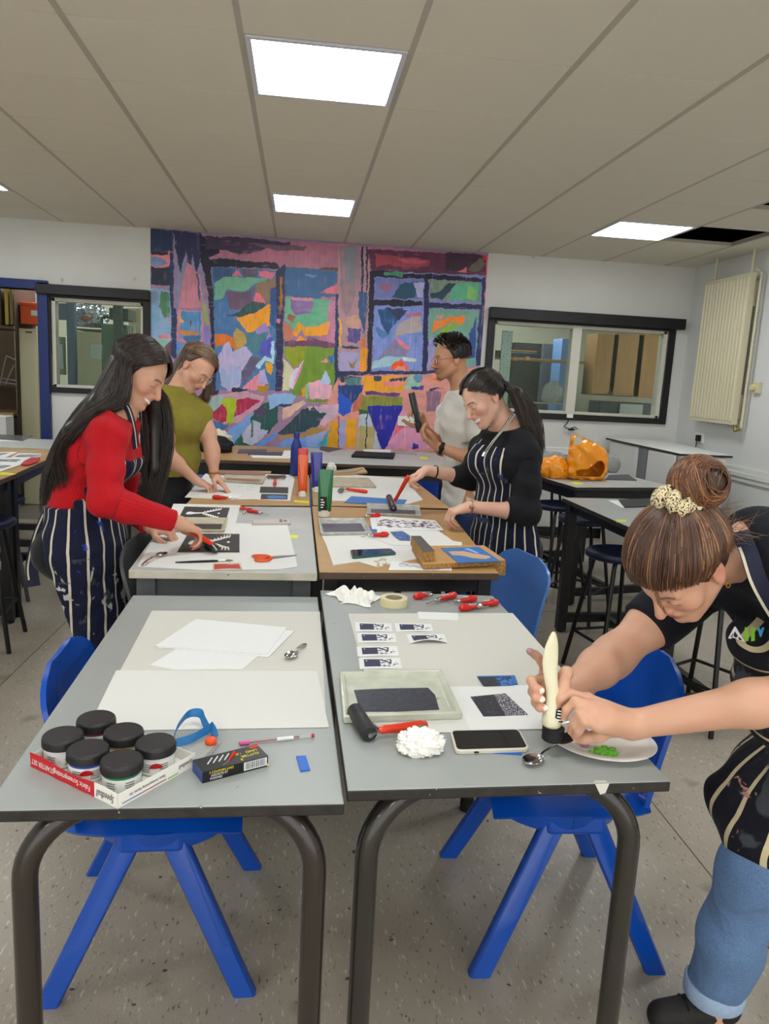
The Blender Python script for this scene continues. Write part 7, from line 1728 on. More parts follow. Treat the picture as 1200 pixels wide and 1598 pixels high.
# ===== woman in red =====
def woman_red():
    Pt = TX_(2.87); t = person('long-haired woman in a red ribbed jumper and striped apron, smiling at the table', (-1.0, 2.9, 0))
    H = head_frame(Pt(217, 582), (.80, -.20, -.56), (.56, 0, .83), 1.0)
    neck, chest, waist, pel = Pt(186, 640), Pt(152, 702), Pt(126, 782), Pt(117, 850); fw = (.93, -.05, -.25); lat = (.05, 1, 0)
    sN, eN, wN = Pt(168, 682, -.16), Pt(163, 782, -.27), Pt(280, 816, -.18); sF, eF, wF = Pt(176, 676, .15), Pt(205, 790, .2), Z(236, 824, .855)
    wF = np.array(wF)
    pr = head_prims(H, .9, .95, open_mouth=True) + [cap(hw(H, (0, -.025, -.06)), neck, .050, .054, .03)]
    tor = torso_prims(neck, chest, waist, pel, lat, fw, .93, .070); pr += tor
    aN, aF = arm_prims(sN, eN, wN, .98), arm_prims(sF, eF, wF, .95); pr += aN + aF + [cap(neck, sN, .045, .05, .04), cap(neck, sF, .045, .05, .04)]
    hN, tN = hand_prims(wN, Pt(330, 838, -.10) - wN, (0.1, .15, -1), (.3, 1, 0), curls=[(.65, .9, .5), (.75, .9, .5), (.8, .95, .5), (.85, .9, .5)], s=.95, tcurl=.5)
    hF, tF = hand_prims(wF, (1, -.25, -.12), (0, 0, -1), (0, -1, 0), curl=(.95, 1.2, .6), s=.93, tcurl=.4); pr += hN + hF
    L1 = leg_prims(Pt(120, 868, -.08), Pt(146, 985, -.06), Pt(128, 1118, -.02), Pt(150, 1150, -.08) * [1, 1, 0] + [0.05, 0, .04], .98); L2 = leg_prims(Pt(122, 868, .09), Pt(150, 980, .12), Pt(135, 1105, .14), Pt(160, 1130, .12) * [1, 1, 0] + [0.05, 0, .04], .98); pr += L1 + L2
    ax, Dm = field(pr, .0038, fine=None); P, F_ = nets(ax, Dm); C = skin_cols(P, '#c99a80'); face_col(H, P, C, 0, lip='#b0606a', eyes=False, teeth=True, brow='#2e211b'); redden(C, P, [p for p, d in tN + tF], .03); np_mesh('body', P, F_, m_skin, t, col=C)
    # ribbed jumper
    red = cloth_mat('red_rib_knit', '#b8101c', .85, rib=(.0095, .0005), fold=(7, .012)); up = [cap(neck + (chest - neck) * .12, chest, .066, .098, .04, lat, 1.5)]
    jp = up + tor[:-2] + [cap(neck + (sN - neck) * .35, sN, .045, .055, .04), cap(neck + (sF - neck) * .35, sF, .045, .055, .04)] + aN + aF
    cuffN = plane(wN - nrm(wN - eN) * .02, wN - eN); cuffF = plane(wF - nrm(wF - eF) * .02, wF - eF)
    segs = [(neck, pel, .13, fw), (sN, eN, .045, (0, -1, 0)), (eN, wN, .035, (0, -1, 0)), (sF, eF, .045, (0, 1, 0)), (eF, wF, .035, (0, 1, 0))]
    def cutf(X, Y, Zc):
        a = cuffN(X, Y, Zc); near = (X - wN[0]) ** 2 + (Y - wN[1]) ** 2 + (Zc - wN[2]) ** 2 < .13 ** 2; b_ = cuffF(X, Y, Zc); nf = (X - wF[0]) ** 2 + (Y - wF[1]) ** 2 + (Zc - wF[2]) ** 2 < .13 ** 2
        hem = plane(pel + (waist - pel) * .55, (pel - waist) + A3((0.0, 0, 0)))(X, Y, Zc); body = (X < eN[0] + .02)
        return np.maximum(np.maximum(np.where(near, a, -1), np.where(nf, b_, -1)), np.where((Zc < waist[2] + .02) & (X < wF[0] - .35), hem, -1))
    garment('jumper', jp, .0045, .013, red, t, [cutf, plane(neck + (nrm(neck - chest)) * .005, neck - chest + A3((.03, 0, 0)))], segs, wob=.0025, wf=34)
    # trousers
    garment('trousers', [cap(waist + (pel - waist) * .5, pel, .090, .108, .05, lat, 1.36)] + tor[-2:] + L1[:4] + L2[:4], .006, .009, m_jeanb, t, [plane(waist + (pel - waist) * .45, waist - pel), plane((0, 0, .07), (0, 0, -1))], [(pel, pel - A3((0, 0, .9)), .12, fw)], wob=.002, wf=40)
    for (h, to) in ((L1[5]['a'], L1[5]['b']), (L2[5]['a'], L2[5]['b'])): shoe(t, (h[0] - .03, h[1], 0), (to[0] + .05, to[1], 0), m_foot)
    # apron
    apm = cloth_mat('navy_striped_apron', '#161a33', .9, fold=(10, .012), stripes=('#c9c2ae', .042, .0062), stain=[('#b9b9b4', 14, .60, 10.03, 10.6), ('#2a3fa0', 9, .66, 9.8, 10.1), ('#3d434e', 6, .58, 10.0, 10.6)])
    kn = (L1[1]['b'] + L2[1]['b']) / 2; bottom = kn + A3((.02, 0, -.06)); sk = [cap(waist + A3((.01, 0, 0)), pel + A3((.03, 0, 0)), .108, .125, .05, lat, 1.35), cap(pel + A3((.03, 0, 0)), bottom + A3((.02, 0, 0)), .125, .105, .05, lat, 1.6)]
    back = plane(Pt(98, 850), -A3((.97, 0, .26)))
    def bib(X, Y, Zc): yy = np.abs(Y - 2.87 + .0 * X); w_ = .13 + .0 * X; top = plane(chest + A3((0, 0, .02)), chest - waist)(X, Y, Zc); return np.maximum(np.where(Zc > waist[2] + .03, np.maximum(yy - w_, top), -1), np.where(Zc > waist[2] + .0, -(X - (waist[0] + .02) ), -1))
    garment('apron', sk + tor[:2] + tor[3:5], .0055, .020, apm, t, [back, bib, plane((0, 0, bottom[2]), (0, 0, -1))], axis_uv(pel, (.9, -.3, 0), lat, .19), wob=.003, wf=26)
    b = MB(); st = mat('apron_strap', '#1a1d33', .8); sc = mat('apron_strap_cream', '#c9c2ae', .8)
    for dY in (-.075, .075):
        pts = spl([Pt(188, 622, dY * .8 - .0), Pt(200, 640, dY * 1.1), Pt(208, 668, dY * 1.1), Pt(212, 700, dY)]); ribbon(b, pts, .028, st, (.7, 0, .5)); ribbon(b, [p + Vector((.004, -.002, .002)) for p in pts], .005, sc, (.7, 0, .5))
    b.build('apron_strap', t, smooth=60)
    b = MB(); ribbon(b, spl([Pt(82, 785, -.08), Pt(62, 830, -.08), Pt(50, 880, -.05), Pt(53, 915, -.05)]), .045, st, (1, 0, .2)); ribbon(b, [p + Vector((-.012, -.004, 0)) for p in spl([Pt(82, 785, -.08), Pt(62, 830, -.08), Pt(50, 880, -.05), Pt(51, 905, -.05)])], .006, sc, (1, 0, .2)); b.build('apron_tie', t, smooth=60)
    # hair
    c1 = [cap(hw(H, (.02, -.060, -.01)), Pt(152, 632, -.04), .046, .036, .03, lat, 1.5), cap(Pt(152, 632, -.04), Pt(112, 670, -.05), .034, .024, .02, lat, 1.6), cap(Pt(112, 670, -.05), Pt(86, 735, -.05), .024, .014, .02, lat, 1.5), cap(Pt(86, 735, -.05), Pt(77, 790, -.05), .020, .008, .02)]
    c2 = [cap(hw(H, (-.055, .03, .0)), Pt(240, 655, .13), .026, .032, .03), cap(Pt(240, 655, .13), Pt(240, 730, .10), .032, .024, .03), cap(Pt(240, 730, .10), Pt(226, 780, .08), .024, .006, .02)]
    hair = hair_shell(H, t, '#17110e', .011, .36, .012, c1 + c2, low=-.075)
    rng = np.random.default_rng(3); cen, rad = (0, -.012, .032), (.088, .110, .098)
    tb = [[Pt(160, 600, -.02), Pt(120, 648, -.03), Pt(90, 700, -.02), Pt(74, 750, -.03), Pt(73, 800, -.04)], [Pt(176, 616, -.10), Pt(140, 645, -.10), Pt(104, 690, -.09), Pt(88, 740, -.08), Pt(84, 790, -.07)], [Pt(195, 628, -.10), Pt(150, 645, -.15), Pt(118, 670, -.17), Pt(96, 700, -.16), Pt(106, 738, -.15)]]
    tf = [[Pt(222, 640, .10), Pt(226, 700, .10), Pt(226, 750, .09), Pt(214, 800, .06)], [Pt(262, 630, .14), Pt(266, 690, .14), Pt(256, 740, .11), Pt(240, 785, .08)]]
    sp = [([(.06, .72, .70), (.06, .2, .98), (.06, -.4, .9)], [(.97, .05, -.1), (.9, -.4, -.2), (.4, -.9, -.2)], tb[::-1], 1150, .0015, .012, .026), ([(.04, .3, .95), (.04, -.5, .85)], [(.5, -.85, -.1), (0, -1, -.1)], tb[:2][::-1], 420, .0015, .014, .024),
          ([(-.03, .75, .68), (-.03, .2, .98)], [(-.9, .45, -.3), (-.95, -.1, -.4)], tf[::-1], 800, .0015, .014, .026)]
    cu, ra, co_ = scalp_strands(H, cen, rad, sp, rng, '#1b1411', k=22, vary=.5, hilite=('#3d2c22', .32))
    strands_mesh('strands', cu, ra, co_, hair_mat('hair_fibre'), hair)
    return H
woman_red()
# her roller
S = ZT; z = S + .0065
h1, h2 = Z(322, 845, z + .014), Z(337, 857, z + .014)
brayer('ink roller with red handle held by the woman in red over the carved block', h1, h2, Z(330, 848, z + .035), Z(296, 828, .875), rr=.015)
# ===== woman in the green top =====
def woman_green():
    Pt = TX_(4.15); t = person('woman with glasses and a sleeveless olive-green knitted top, leaning on the oak table', (-.8, 4.2, 0))
    H = head_frame(Pt(306, 574), (.58, -.38, -.70), (.60, -.08, .78), 1.0)
    neck, chest, waist, pel = Pt(272, 612), Pt(280, 655), Pt(278, 715), Pt(262, 780, -.02); fw = (.85, -.35, -.2); lat = (.40, .92, 0)
    sF, eF, wF = Pt(316, 645, .05), Pt(331, 702, .0), Pt(334, 742, -.02); sN, eN, wN = Pt(252, 648, -.14), Pt(262, 712, -.16), Pt(306, 750, -.08)
    pr = head_prims(H, .8, .95) + [cap(hw(H, (0, -.025, -.06)), neck, .048, .050, .03)]; tor = torso_prims(neck, chest, waist, pel, lat, fw, .90, .066); pr += tor
    aN, aF = arm_prims(sN, eN, wN, .93), arm_prims(sF, eF, wF, .93); pr += aN + aF
    hN, tN = hand_prims(wN, Pt(345, 768, -.10) - wN, (0, 0, -1), (.2, 1, 0), curls=[(.5, .7, .5), (.7, .9, .5), (.8, 1., .5), (.9, 1., .5)], s=.95, tcurl=.4); hF, tF = hand_prims(wF, Pt(362, 772, -.08) - wF, (-.3, -.3, -.9), (-.6, -.6, 0), curl=(.12, .15, .12), s=.98, spread=.03); pr += hN + hF
    L1 = leg_prims(pel + A3((-.02, -.08, -.03)), pel + A3((.0, -.09, -.42)), pel + A3((-.02, -.09, -.72)), pel * [1, 1, 0] + A3((.10, -.11, .04)), .92); L2 = leg_prims(pel + A3((.0, .08, -.03)), pel + A3((.02, .09, -.42)), pel + A3((0, .09, -.72)), pel * [1, 1, 0] + A3((.12, .07, .04)), .92); pr += L1 + L2
    ax, Dm = field(pr, .0048, fine=None); P, F_ = nets(ax, Dm); C = skin_cols(P, '#cf9f86'); face_col(H, P, C, 0, lip='#b8706a', eyes=False, brow='#5a4334'); redden(C, P, [p for p, d in tN + tF], .03); np_mesh('body', P, F_, m_skin, t, col=C)
    gm = cloth_mat('olive_knit', '#8d8434', .95, rib=(.008, .0010, .010), fold=(9, .006)); jp = [cap(neck + (chest - neck) * .1, chest, .062, .095, .04, lat, 1.5)] + tor[1:2] + tor[3:5] + [cap(neck, sN, .04, .044, .04), cap(neck, sF, .04, .044, .04)] + [cap(waist, waist + (pel - waist) * .35, .085, .098, .05, lat, 1.4)]
    garment('knitted_top', jp, .005, .013, gm, t, [plane(neck + A3((0, 0, .035)), (0.1, 0, 1)), plane(waist + (pel - waist) * .38, (0, 0, -1))], [(neck, pel, .12, fw)], wob=.002)
    garment('trousers', [cap(waist + (pel - waist) * .2, pel, .082, .103, .05, lat, 1.36)] + tor[-2:] + L1[:4] + L2[:4], .007, .009, m_jeanb, t, [plane((0, 0, .07), (0, 0, -1)), plane(waist + (pel - waist) * .28, (0, 0, 1))], [(pel, pel - A3((0, 0, .9)), .12, fw)], wob=.002, wf=40)
    for L_ in (L1, L2): shoe(t, (L_[5]['a'][0] - .03, L_[5]['a'][1], 0), (L_[5]['b'][0] + .05, L_[5]['b'][1], 0), m_foot)
    hair = hair_shell(H, t, '#4a382b', .010, .30, -.012, [cap(hw(H, (.0, -.10, .01)), Pt(262, 600), .035, .03, .03), cap(Pt(300, 617, .06), Pt(316, 640, .05), .022, .014, .02), cap(hw(H, (-.06, .03, .02)), Pt(322, 620, .06), .020, .022, .02)], low=-.06, h=.006)
    rng = np.random.default_rng(4); cen, rad = (0, -.012, .032), (.086, .108, .096)
    tb = [[Pt(270, 590, 0), Pt(255, 600, 0), Pt(248, 615, .02)], [Pt(276, 604, 0), Pt(262, 612, 0), Pt(254, 625, .02)]]; tf = [[Pt(318, 612, .06), Pt(300, 632, .05), Pt(318, 652, .04)], [Pt(330, 600, .08), Pt(325, 628, .07), Pt(312, 645, .05)]]
    sp = [([(0, .78, .63), (0, .2, .98), (0, -.4, .9)], [(.85, -.2, .25), (.8, -.6, .0), (.2, -1, 0)], tb, 330, .0016, .006, .010), ([(0, .78, .63), (0, .2, .98), (0, -.4, .9)], [(-.85, .3, -.1), (-.8, -.2, -.2), (-.2, -1, 0)], tf, 200, .0016, .006, .015)]
    cu, ra, co_ = scalp_strands(H, cen, rad, sp, rng, '#5d4838', vary=.4, hilite=('#8d7050', .3)); strands_mesh('strands', cu, ra, co_, hair_mat('hair_fibre'), hair); glasses(H, t, '#b08a4a', .021)
    band(t, 'watch', wF - nrm(wF - eF) * .012, wF - eF, .030, .010, mat('gold', '#b08a3a', .3, .9), ((.2, -.9, .1), .009, mat('gold')))
woman_green()
# ===== man =====
def man():
    Pt = TX_(4.45); t = person('man with glasses in a white T-shirt and jeans, reading a black tube', (.95, 4.5, 0))
    H = head_frame(Pt(703, 560), (-.96, -.12, -.16), (-.16, 0, .98), 1.04)
    neck, chest, waist, pel = Pt(722, 614), Pt(722, 662), Pt(722, 740), Pt(720, 800); fw = (-.96, -.2, 0); lat = (-.2, .96, 0)
    sN, eN, wN = Pt(747, 648, -.20), Pt(752, 722, -.24), Pt(684, 698, -.18); sF, eF, wF = Pt(700, 645, .2), Pt(690, 700, .18), Pt(662, 668, .0)
    pr = head_prims(H, 1.2, 1.05, True) + [cap(hw(H, (0, -.030, -.06)), neck, .060, .062, .03)]; tor = torso_prims(neck, chest, waist, pel, lat, fw, 1.04); pr += tor
    aN, aF = arm_prims(sN, eN, wN, 1.08), arm_prims(sF, eF, wF, 1.08); pr += aN + aF + [cap(neck, sN, .05, .055, .04), cap(neck, sF, .05, .055, .04)]
    hN, tN = hand_prims(wN, Pt(650, 678, -.14) - wN, (.1, .3, .9), (0, -.2, 1), curls=[(.7, .7, .4)] * 4, s=1.05, tcurl=.3); hF, tF = hand_prims(wF, Pt(648, 636, -.05) - wF, (-.5, -.8, .1), (-.6, -.4, .4), curls=[(.5, .8, .5)] * 4, s=1.05, tcurl=.3); pr += hN + hF
    L1 = leg_prims(pel + A3((0, -.09, -.03)), pel + A3((-.02, -.10, -.40)), pel + A3((.03, -.1, -.66)), pel * [1, 1, 0] + A3((-.12, -.12, .04)), 1.0); L2 = leg_prims(pel + A3((0, .09, -.03)), pel + A3((0, .1, -.4)), pel + A3((.03, .1, -.66)), pel * [1, 1, 0] + A3((-.12, .1, .04)), 1.0); pr += L1 + L2
    ax, Dm = field(pr, .0048); P, F_ = nets(ax, Dm); C = skin_cols(P, '#b58465'); face_col(H, P, C, 0, lip='#9a5a50', eyes=True, brow='#1d1512', stubble='#3a2a22'); np_mesh('body', P, F_, m_skin, t, col=C)
    wm = cloth_mat('white_tshirt', '#dcd9d1', .9, fold=(7, .012), weave=('#b4b0a6', 160, .6)); up = [cap(neck + (chest - neck) * .15, chest, .075, .108, .04, lat, 1.5), cap(neck, sN, .05, .06, .04), cap(neck, sF, .05, .06, .04)]
    sl = [cap(sN, sN + (eN - sN) * .55, .060, .058, .02), cap(sF, sF + (eF - sF) * .55, .060, .058, .02)]
    garment('t_shirt', up + tor[1:3] + sl, .006, .014, wm, t, [plane(neck + A3((0, 0, .03)), (-.25, 0, 1)), plane(pel + A3((0, 0, .03)), (0, 0, -1)), lambda X, Y, Zc: np.where((Y < chest[1] - .14) & (Zc < sN[2]), plane(sN + (eN - sN) * .55, eN - sN)(X, Y, Zc), -1)], [(neck, pel, .12, fw)], wob=.004, wf=26)
    jm = cloth_mat('dark_blue_jeans', '#1d2a45', .85, fold=(16, .008), weave=('#33466b', 220, .7)); garment('jeans', [cap(waist + (pel - waist) * .4, pel, .092, .112, .05, lat, 1.36)] + tor[-2:] + L1[:4] + L2[:4], .008, .010, jm, t, [plane((0, 0, .07), (0, 0, -1)), plane(pel + A3((0, 0, .07)), (0, 0, 1))], [(pel, pel - A3((0, 0, .9)), .12, fw)], wob=.003)
    for L_ in (L1, L2): shoe(t, (L_[5]['a'][0] + .03, L_[5]['a'][1], 0), (L_[5]['b'][0] - .05, L_[5]['b'][1], 0), m_foot)
    hair = hair_shell(H, t, '#120e0c', .013, .42, .004, (), low=-.005, h=.006); rng = np.random.default_rng(6); cu, ra, co_ = [], [], []
    for _ in range(2600):
        d = rng.normal(size=3); d /= np.linalg.norm(d)
        if d[2] < -.25 or d[1] > .35 + .62 * max(0, d[2]) or (d[1] > .0 and d[2] < .15): continue
        cen = np.array((0, -.012, .032)); q0 = cen + d * np.array((.084, .106, .094)); top = max(0, d[2]); ln = .010 + .022 * top + .02 * max(0, d[1]) * top
        g = nrm(np.array([d[0] * .3, .5 + .5 * d[1], .55]) * top + d * .5 + np.array([math.sin(d[0] * 9 + d[1] * 5), math.cos(d[1] * 8), 0]) * .35 + rng.normal(size=3) * .12 + np.array([0, -.5, -.4]) * (1 - top)); P_ = np.array([hw(H, q0), hw(H, q0 + g * ln * .5 + d * .004), hw(H, q0 + g * ln - np.array([0, 0, .003]))]); cu.append(resample(P_, 6)); ra.append(.0019); co_.append(np.array(lin('#1a1411')[:3]) * (1 + rng.uniform(-.4, .7)))
    strands_mesh('strands', cu, ra, co_, hair_mat('hair_fibre'), hair); glasses(H, t, '#4a4038', .021)
    band(t, 'watch', wN + nrm(eN - wN) * .02, wN - eN, .033, .022, m_foot, ((-.2, -.95, .2), .017, m_foot))
    # the black ink tube he holds
    a, b_ = Pt(642, 613, -.10), Pt(654, 668, -.12); dd = b_ - a; ln = np.linalg.norm(dd); M_ = Matrix.Translation(Vector(a)) @ Vector(dd).to_track_quat('Z', 'Y').to_matrix().to_4x4()
    o = thing('ink_tube', 'black squeezy ink tube with a pale label held up by the man', 'tube', tuple(a)); mk = mat('tube_black', '#24262a', .3, coat=.3)
    q = MB(); q.lathe([(.0, 0), (.030, .001), (.031, ln * .4), (.029, ln * .8), (.022, ln * .84), (.0, ln * .84)], mk, 28, M_, 1, .62); q.build('tube_body', o, smooth=50); q = MB(); q.lathe([(.019, ln * .84), (.021, ln * .86), (.019, ln * 1.12), (0, ln * 1.12)], m_foot, 24, M_); q.build('cap', o, smooth=45)
    q = MB(); 
    for (z0, z1, mm) in ((.60, .76, m_paper3), (.64, .70, mat('yellow_patch', '#c8a83a', .5))):
        V_ = []; w0, w1 = (-2.6, -.5) if mm is m_paper3 else (-1.9, -1.2)
        for k in range(13): w = w0 + (w1 - w0) * k / 12; e = .0005 if mm is m_paper3 else .0009; V_ += [((.0303 + e) * math.cos(w), (.0303 + e) * .62 * math.sin(w) - e, ln * z0), ((.0303 + e) * math.cos(w), (.0303 + e) * .62 * math.sin(w) - e, ln * z1)]
        q.add(V_, [(2 * k, 2 * k + 2, 2 * k + 3, 2 * k + 1) for k in range(12)], mm, M_)
    q.build('label', o, smooth=0)
man()
# ===== woman in black =====
def woman_black():
    Pt = TX_(3.42); t = person('woman with a dark ponytail, black top and striped apron, rolling ink at the oak table', (1.02, 3.48, 0))
    H = head_frame(Pt(755, 622), (-.76, -.30, -.55), (-.56, 0, .80), 1.03)
    neck, chest, waist, pel = Pt(794, 668), Pt(792, 715), Pt(790, 785), Pt(792, 850); fw = (-.86, -.48, -.1); lat = (-.48, .86, 0)
    sN, eN, wN = Pt(820, 708, -.13), Pt(824, 800, -.18), Pt(733, 791, -.20); sF, eF, wF = Pt(752, 700, .14), Pt(736, 748, .26), Pt(666, 734, .20)
    pr = head_prims(H, .9, .97, open_mouth=True) + [cap(hw(H, (0, -.025, -.06)), neck, .052, .054, .03)]; tor = torso_prims(neck, chest, waist, pel, lat, fw, .96, .076); pr += tor
    aN, aF = arm_prims(sN, eN, wN, 1.0), arm_prims(sF, eF, wF, .98); pr += aN + aF + [cap(neck, sN, .045, .05, .04), cap(neck, sF, .045, .05, .04)]
    hN, tN = hand_prims(wN, Pt(700, 800, -.2) - wN, (.25, .1, -.95), (0, 1, 0), curls=[(.9, .8, .4), (.95, .8, .4), (1.0, .85, .4), (1.0, .9, .4)], s=.97, tcurl=.3)
    hF, tF = hand_prims(wF, Pt(630, 752, .17) - wF, (.2, -.35, -.9), (-.3, -.6, 0), curls=[(.9, 1.1, .6), (.95, 1.15, .6), (1.0, 1.2, .6), (1.0, 1.2, .6)], s=.97, tcurl=.55, tout=.5); pr += hN + hF
    L1 = leg_prims(pel + A3((.02, -.08, -.03)), pel + A3((.02, -.09, -.40)), pel + A3((.05, -.09, -.64)), pel * [1, 1, 0] + A3((-.10, -.12, .04)), .98); L2 = leg_prims(pel + A3((.03, .08, -.03)), pel + A3((.05, .09, -.40)), pel + A3((.08, .09, -.64)), pel * [1, 1, 0] + A3((-.08, .1, .04)), .98); pr += L1 + L2
    ax, Dm = field(pr, .0042); P, F_ = nets(ax, Dm); C = skin_cols(P, '#d0a48e'); face_col(H, P, C, 0, lip='#b0606a', eyes=False, teeth=True, brow='#33251e'); redden(C, P, [p for p, d in tN + tF], .03); np_mesh('body', P, F_, m_skin, t, col=C)
    bm_ = cloth_mat('black_top', '#17181c', .9, fold=(9, .010)); up = [cap(neck + (chest - neck) * .1, chest, .066, .100, .04, lat, 1.5), cap(neck + (sN - neck) * .2, sN, .045, .056, .04), cap(neck + (sF - neck) * .2, sF, .045, .056, .04)]
    cN = plane(eN + (wN - eN) * .38, wN - eN); cF = plane(eF + (wF - eF) * .45, wF - eF)
    def cuts(X, Y, Zc): near = (X < eN[0] + .0) & (Y < eN[1] + .10) & (Zc < eN[2] + .10) & (X < chest[0] + .06); far = (X < eF[0] + .03) & (Y > chest[1] + .12); return np.maximum(np.where(near & ((Zc > pel[2] + .05)), cN(X, Y, Zc), -1), np.where(far, cF(X, Y, Zc), -1))
    body = garment('black_top', up + tor[:-2], .0055, .013, bm_, t, [plane(neck + A3((0, 0, .01)), (-.35, -.1, 1)), plane(pel + A3((0, 0, .06)), (0, 0, -1))], [(neck, pel, .13, fw)], wob=.003, wf=28)
    garment('sleeve', [p for p in aN[:3]], .0055, .016, bm_, t, [cN], [(sN, eN, .05, fw), (eN, wN, .04, fw)], wob=.003, wf=30); garment('sleeve', [p for p in aF[:3]], .0055, .016, bm_, t, [cF], [(sF, eF, .05, fw), (eF, wF, .04, fw)], wob=.003, wf=30)
    garment('trousers', [cap(waist + (pel - waist) * .5, pel, .088, .106, .05, lat, 1.36)] + tor[-2:] + L1[:4] + L2[:4], .007, .009, m_jeanb, t, [plane((0, 0, .07), (0, 0, -1)), plane(pel + A3((0, 0, .08)), (0, 0, 1))], [(pel, pel - A3((0, 0, .9)), .12, fw)], wob=.002, wf=40)
    for L_ in (L1, L2): shoe(t, (L_[5]['a'][0] + .03, L_[5]['a'][1], 0), (L_[5]['b'][0] - .05, L_[5]['b'][1], 0), m_foot)
    apm = cloth_mat('navy_striped_apron_b', '#151a2c', .9, fold=(10, .012), stripes=('#cfc8b6', .040, .006), stain=[('#3a4660', 7, .6, 9, 11)])
    bot = pel + A3((0, 0, -.50)); sk = [cap(waist, pel, .104, .118, .05, lat, 1.35), cap(pel, bot, .118, .125, .05, lat, 1.45)]
    def bib(X, Y, Zc):
        q = np.abs((X - chest[0]) * nrm(lat)[0] + (Y - chest[1]) * nrm(lat)[1]); return np.where(Zc > waist[2] + .02, np.maximum(q - (.112 - .25 * np.maximum(0, Zc - chest[2])), Zc - (chest[2] + .06)), -1)
    fn = nrm((-.93, -.36, 0)); garment('apron', sk + tor[:2] + tor[3:5], .0055, .022, apm, t, [lambda X, Y, Zc: np.where(Zc < waist[2], plane(pel - fn * .03, -fn)(X, Y, Zc), plane(chest + fn * .02, -fn)(X, Y, Zc)), bib, plane(bot, (0, 0, -1))], axis_uv(pel, fn, lat, .15), wob=.003, wf=26)
    b = MB(); st = mat('apron_strap'); sc = mat('apron_strap_cream'); s1 = spl([Pt(800, 648, -.07), Pt(786, 668, -.11), Pt(768, 690, -.13), Pt(757, 706, -.12)]); s2 = spl([Pt(795, 655, .06), Pt(770, 668, .04), Pt(752, 686, .02), Pt(744, 700, .0)])
    for s_ in (s1, s2): ribbon(b, s_, .036, st, (.75, -.3, .55)); ribbon(b, [p + Vector((-.006, -.003, -.004)) for p in s_], .007, sc, (.75, -.3, .55)); ribbon(b, [p + Vector((.008, -.008, .007)) for p in s_], .006, sc, (.75, -.3, .55))
    b.build('apron_strap', t, smooth=60); b = MB(); b.tube([Pt(757, 706, -.125), Pt(754, 712, -.125)], .008, m_chrome, 10); b.build('buckle', t)
    b = MB(); ribbon(b, spl([Pt(800, 795, -.15), Pt(770, 792, -.19), Pt(742, 786, -.14), Pt(728, 780, -.0)]), .03, sc, (0, 0, 1)); b.build('waist_tie', t, smooth=60)
    tie = Pt(790, 602, -.02)
    hair = hair_shell(H, t, '#1a1411', .010, .78, -.012, [cap(tie, Pt(808, 615, -.03), .016, .022, .02), cap(Pt(808, 615, -.03), Pt(826, 660, -.06), .024, .018, .02), cap(Pt(826, 660, -.06), Pt(838, 695, -.08), .024, .008, .02)], low=-.045)
    rng = np.random.default_rng(9); cen, rad = (0, -.012, .032), (.086, .108, .096); tl = [[tie, Pt(812, 612, 0), Pt(838, 655, -.04), Pt(843, 705, -.07)], [tie, Pt(802, 618, -.06), Pt(815, 655, -.10), Pt(836, 690, -.10)]]
    sp = [([(.0, .80, .6), (.45, .7, .45), (.8, .45, .2), (.85, .1, -.2), (.6, -.4, -.6)], [(0, -.97, .25)], tl, 800, .0014, .012, .024), ([(-.45, .7, .45), (-.8, .45, .2), (-.85, .1, -.2), (-.6, -.4, -.6)], [(0, -.97, .25)], tl, 500, .0014, .012, .024), ([(0, .8, .6), (0, .3, .95)], [(0.1, -.97, .25), (-.1, -.97, .25)], tl, 140, .0015, .010, .016)]
    for s_ in sp: s_[1].append(s_[1][0]) if len(s_[1]) == 1 else None
    cu, ra, co_ = scalp_strands(H, cen, rad, sp, rng, '#1e1714', vary=.5, k=20, hilite=('#4a382c', .2)); strands_mesh('strands', cu, ra, co_, hair_mat('hair_fibre'), hair)
    b = MB(); b.ball(tie, .022, m_foot, 14, (.6, 1, 1)); b.build('hair_tie', hair); b = MB(); b.tube([Vector(hw(H, (-.078 * 0 + .079, -.008 + .012 * math.cos(w), -.052 + .012 * math.sin(w)))) for w in [2 * PI * k / 14 for k in range(15)]], .001, m_chrome, 6); b.build('earring', t)
    band(t, 'watch', wN + nrm(eN - wN) * .005, wN - eN, .029, .008, mat('rose_gold', '#b98a74', .3, .8), ((-.1, -.95, .2), .011, mat('rose_gold'))); band(t, 'hair_band', wF + nrm(eF - wF) * .045, wF - eF, .031, .008, m_foot)
    return tF
woman_black()
g0, g1 = Z(616, 782, S + .045), D(638, 742, 3.60)
brayer('ink roller with orange-red handle held by the black-clad woman over the ink tray', Z(607, 776, S + .028), Z(614, 793, S + .022), g0, g1, rr=.017, m_r=mat('plum_rubber', '#3b2a30', .4))
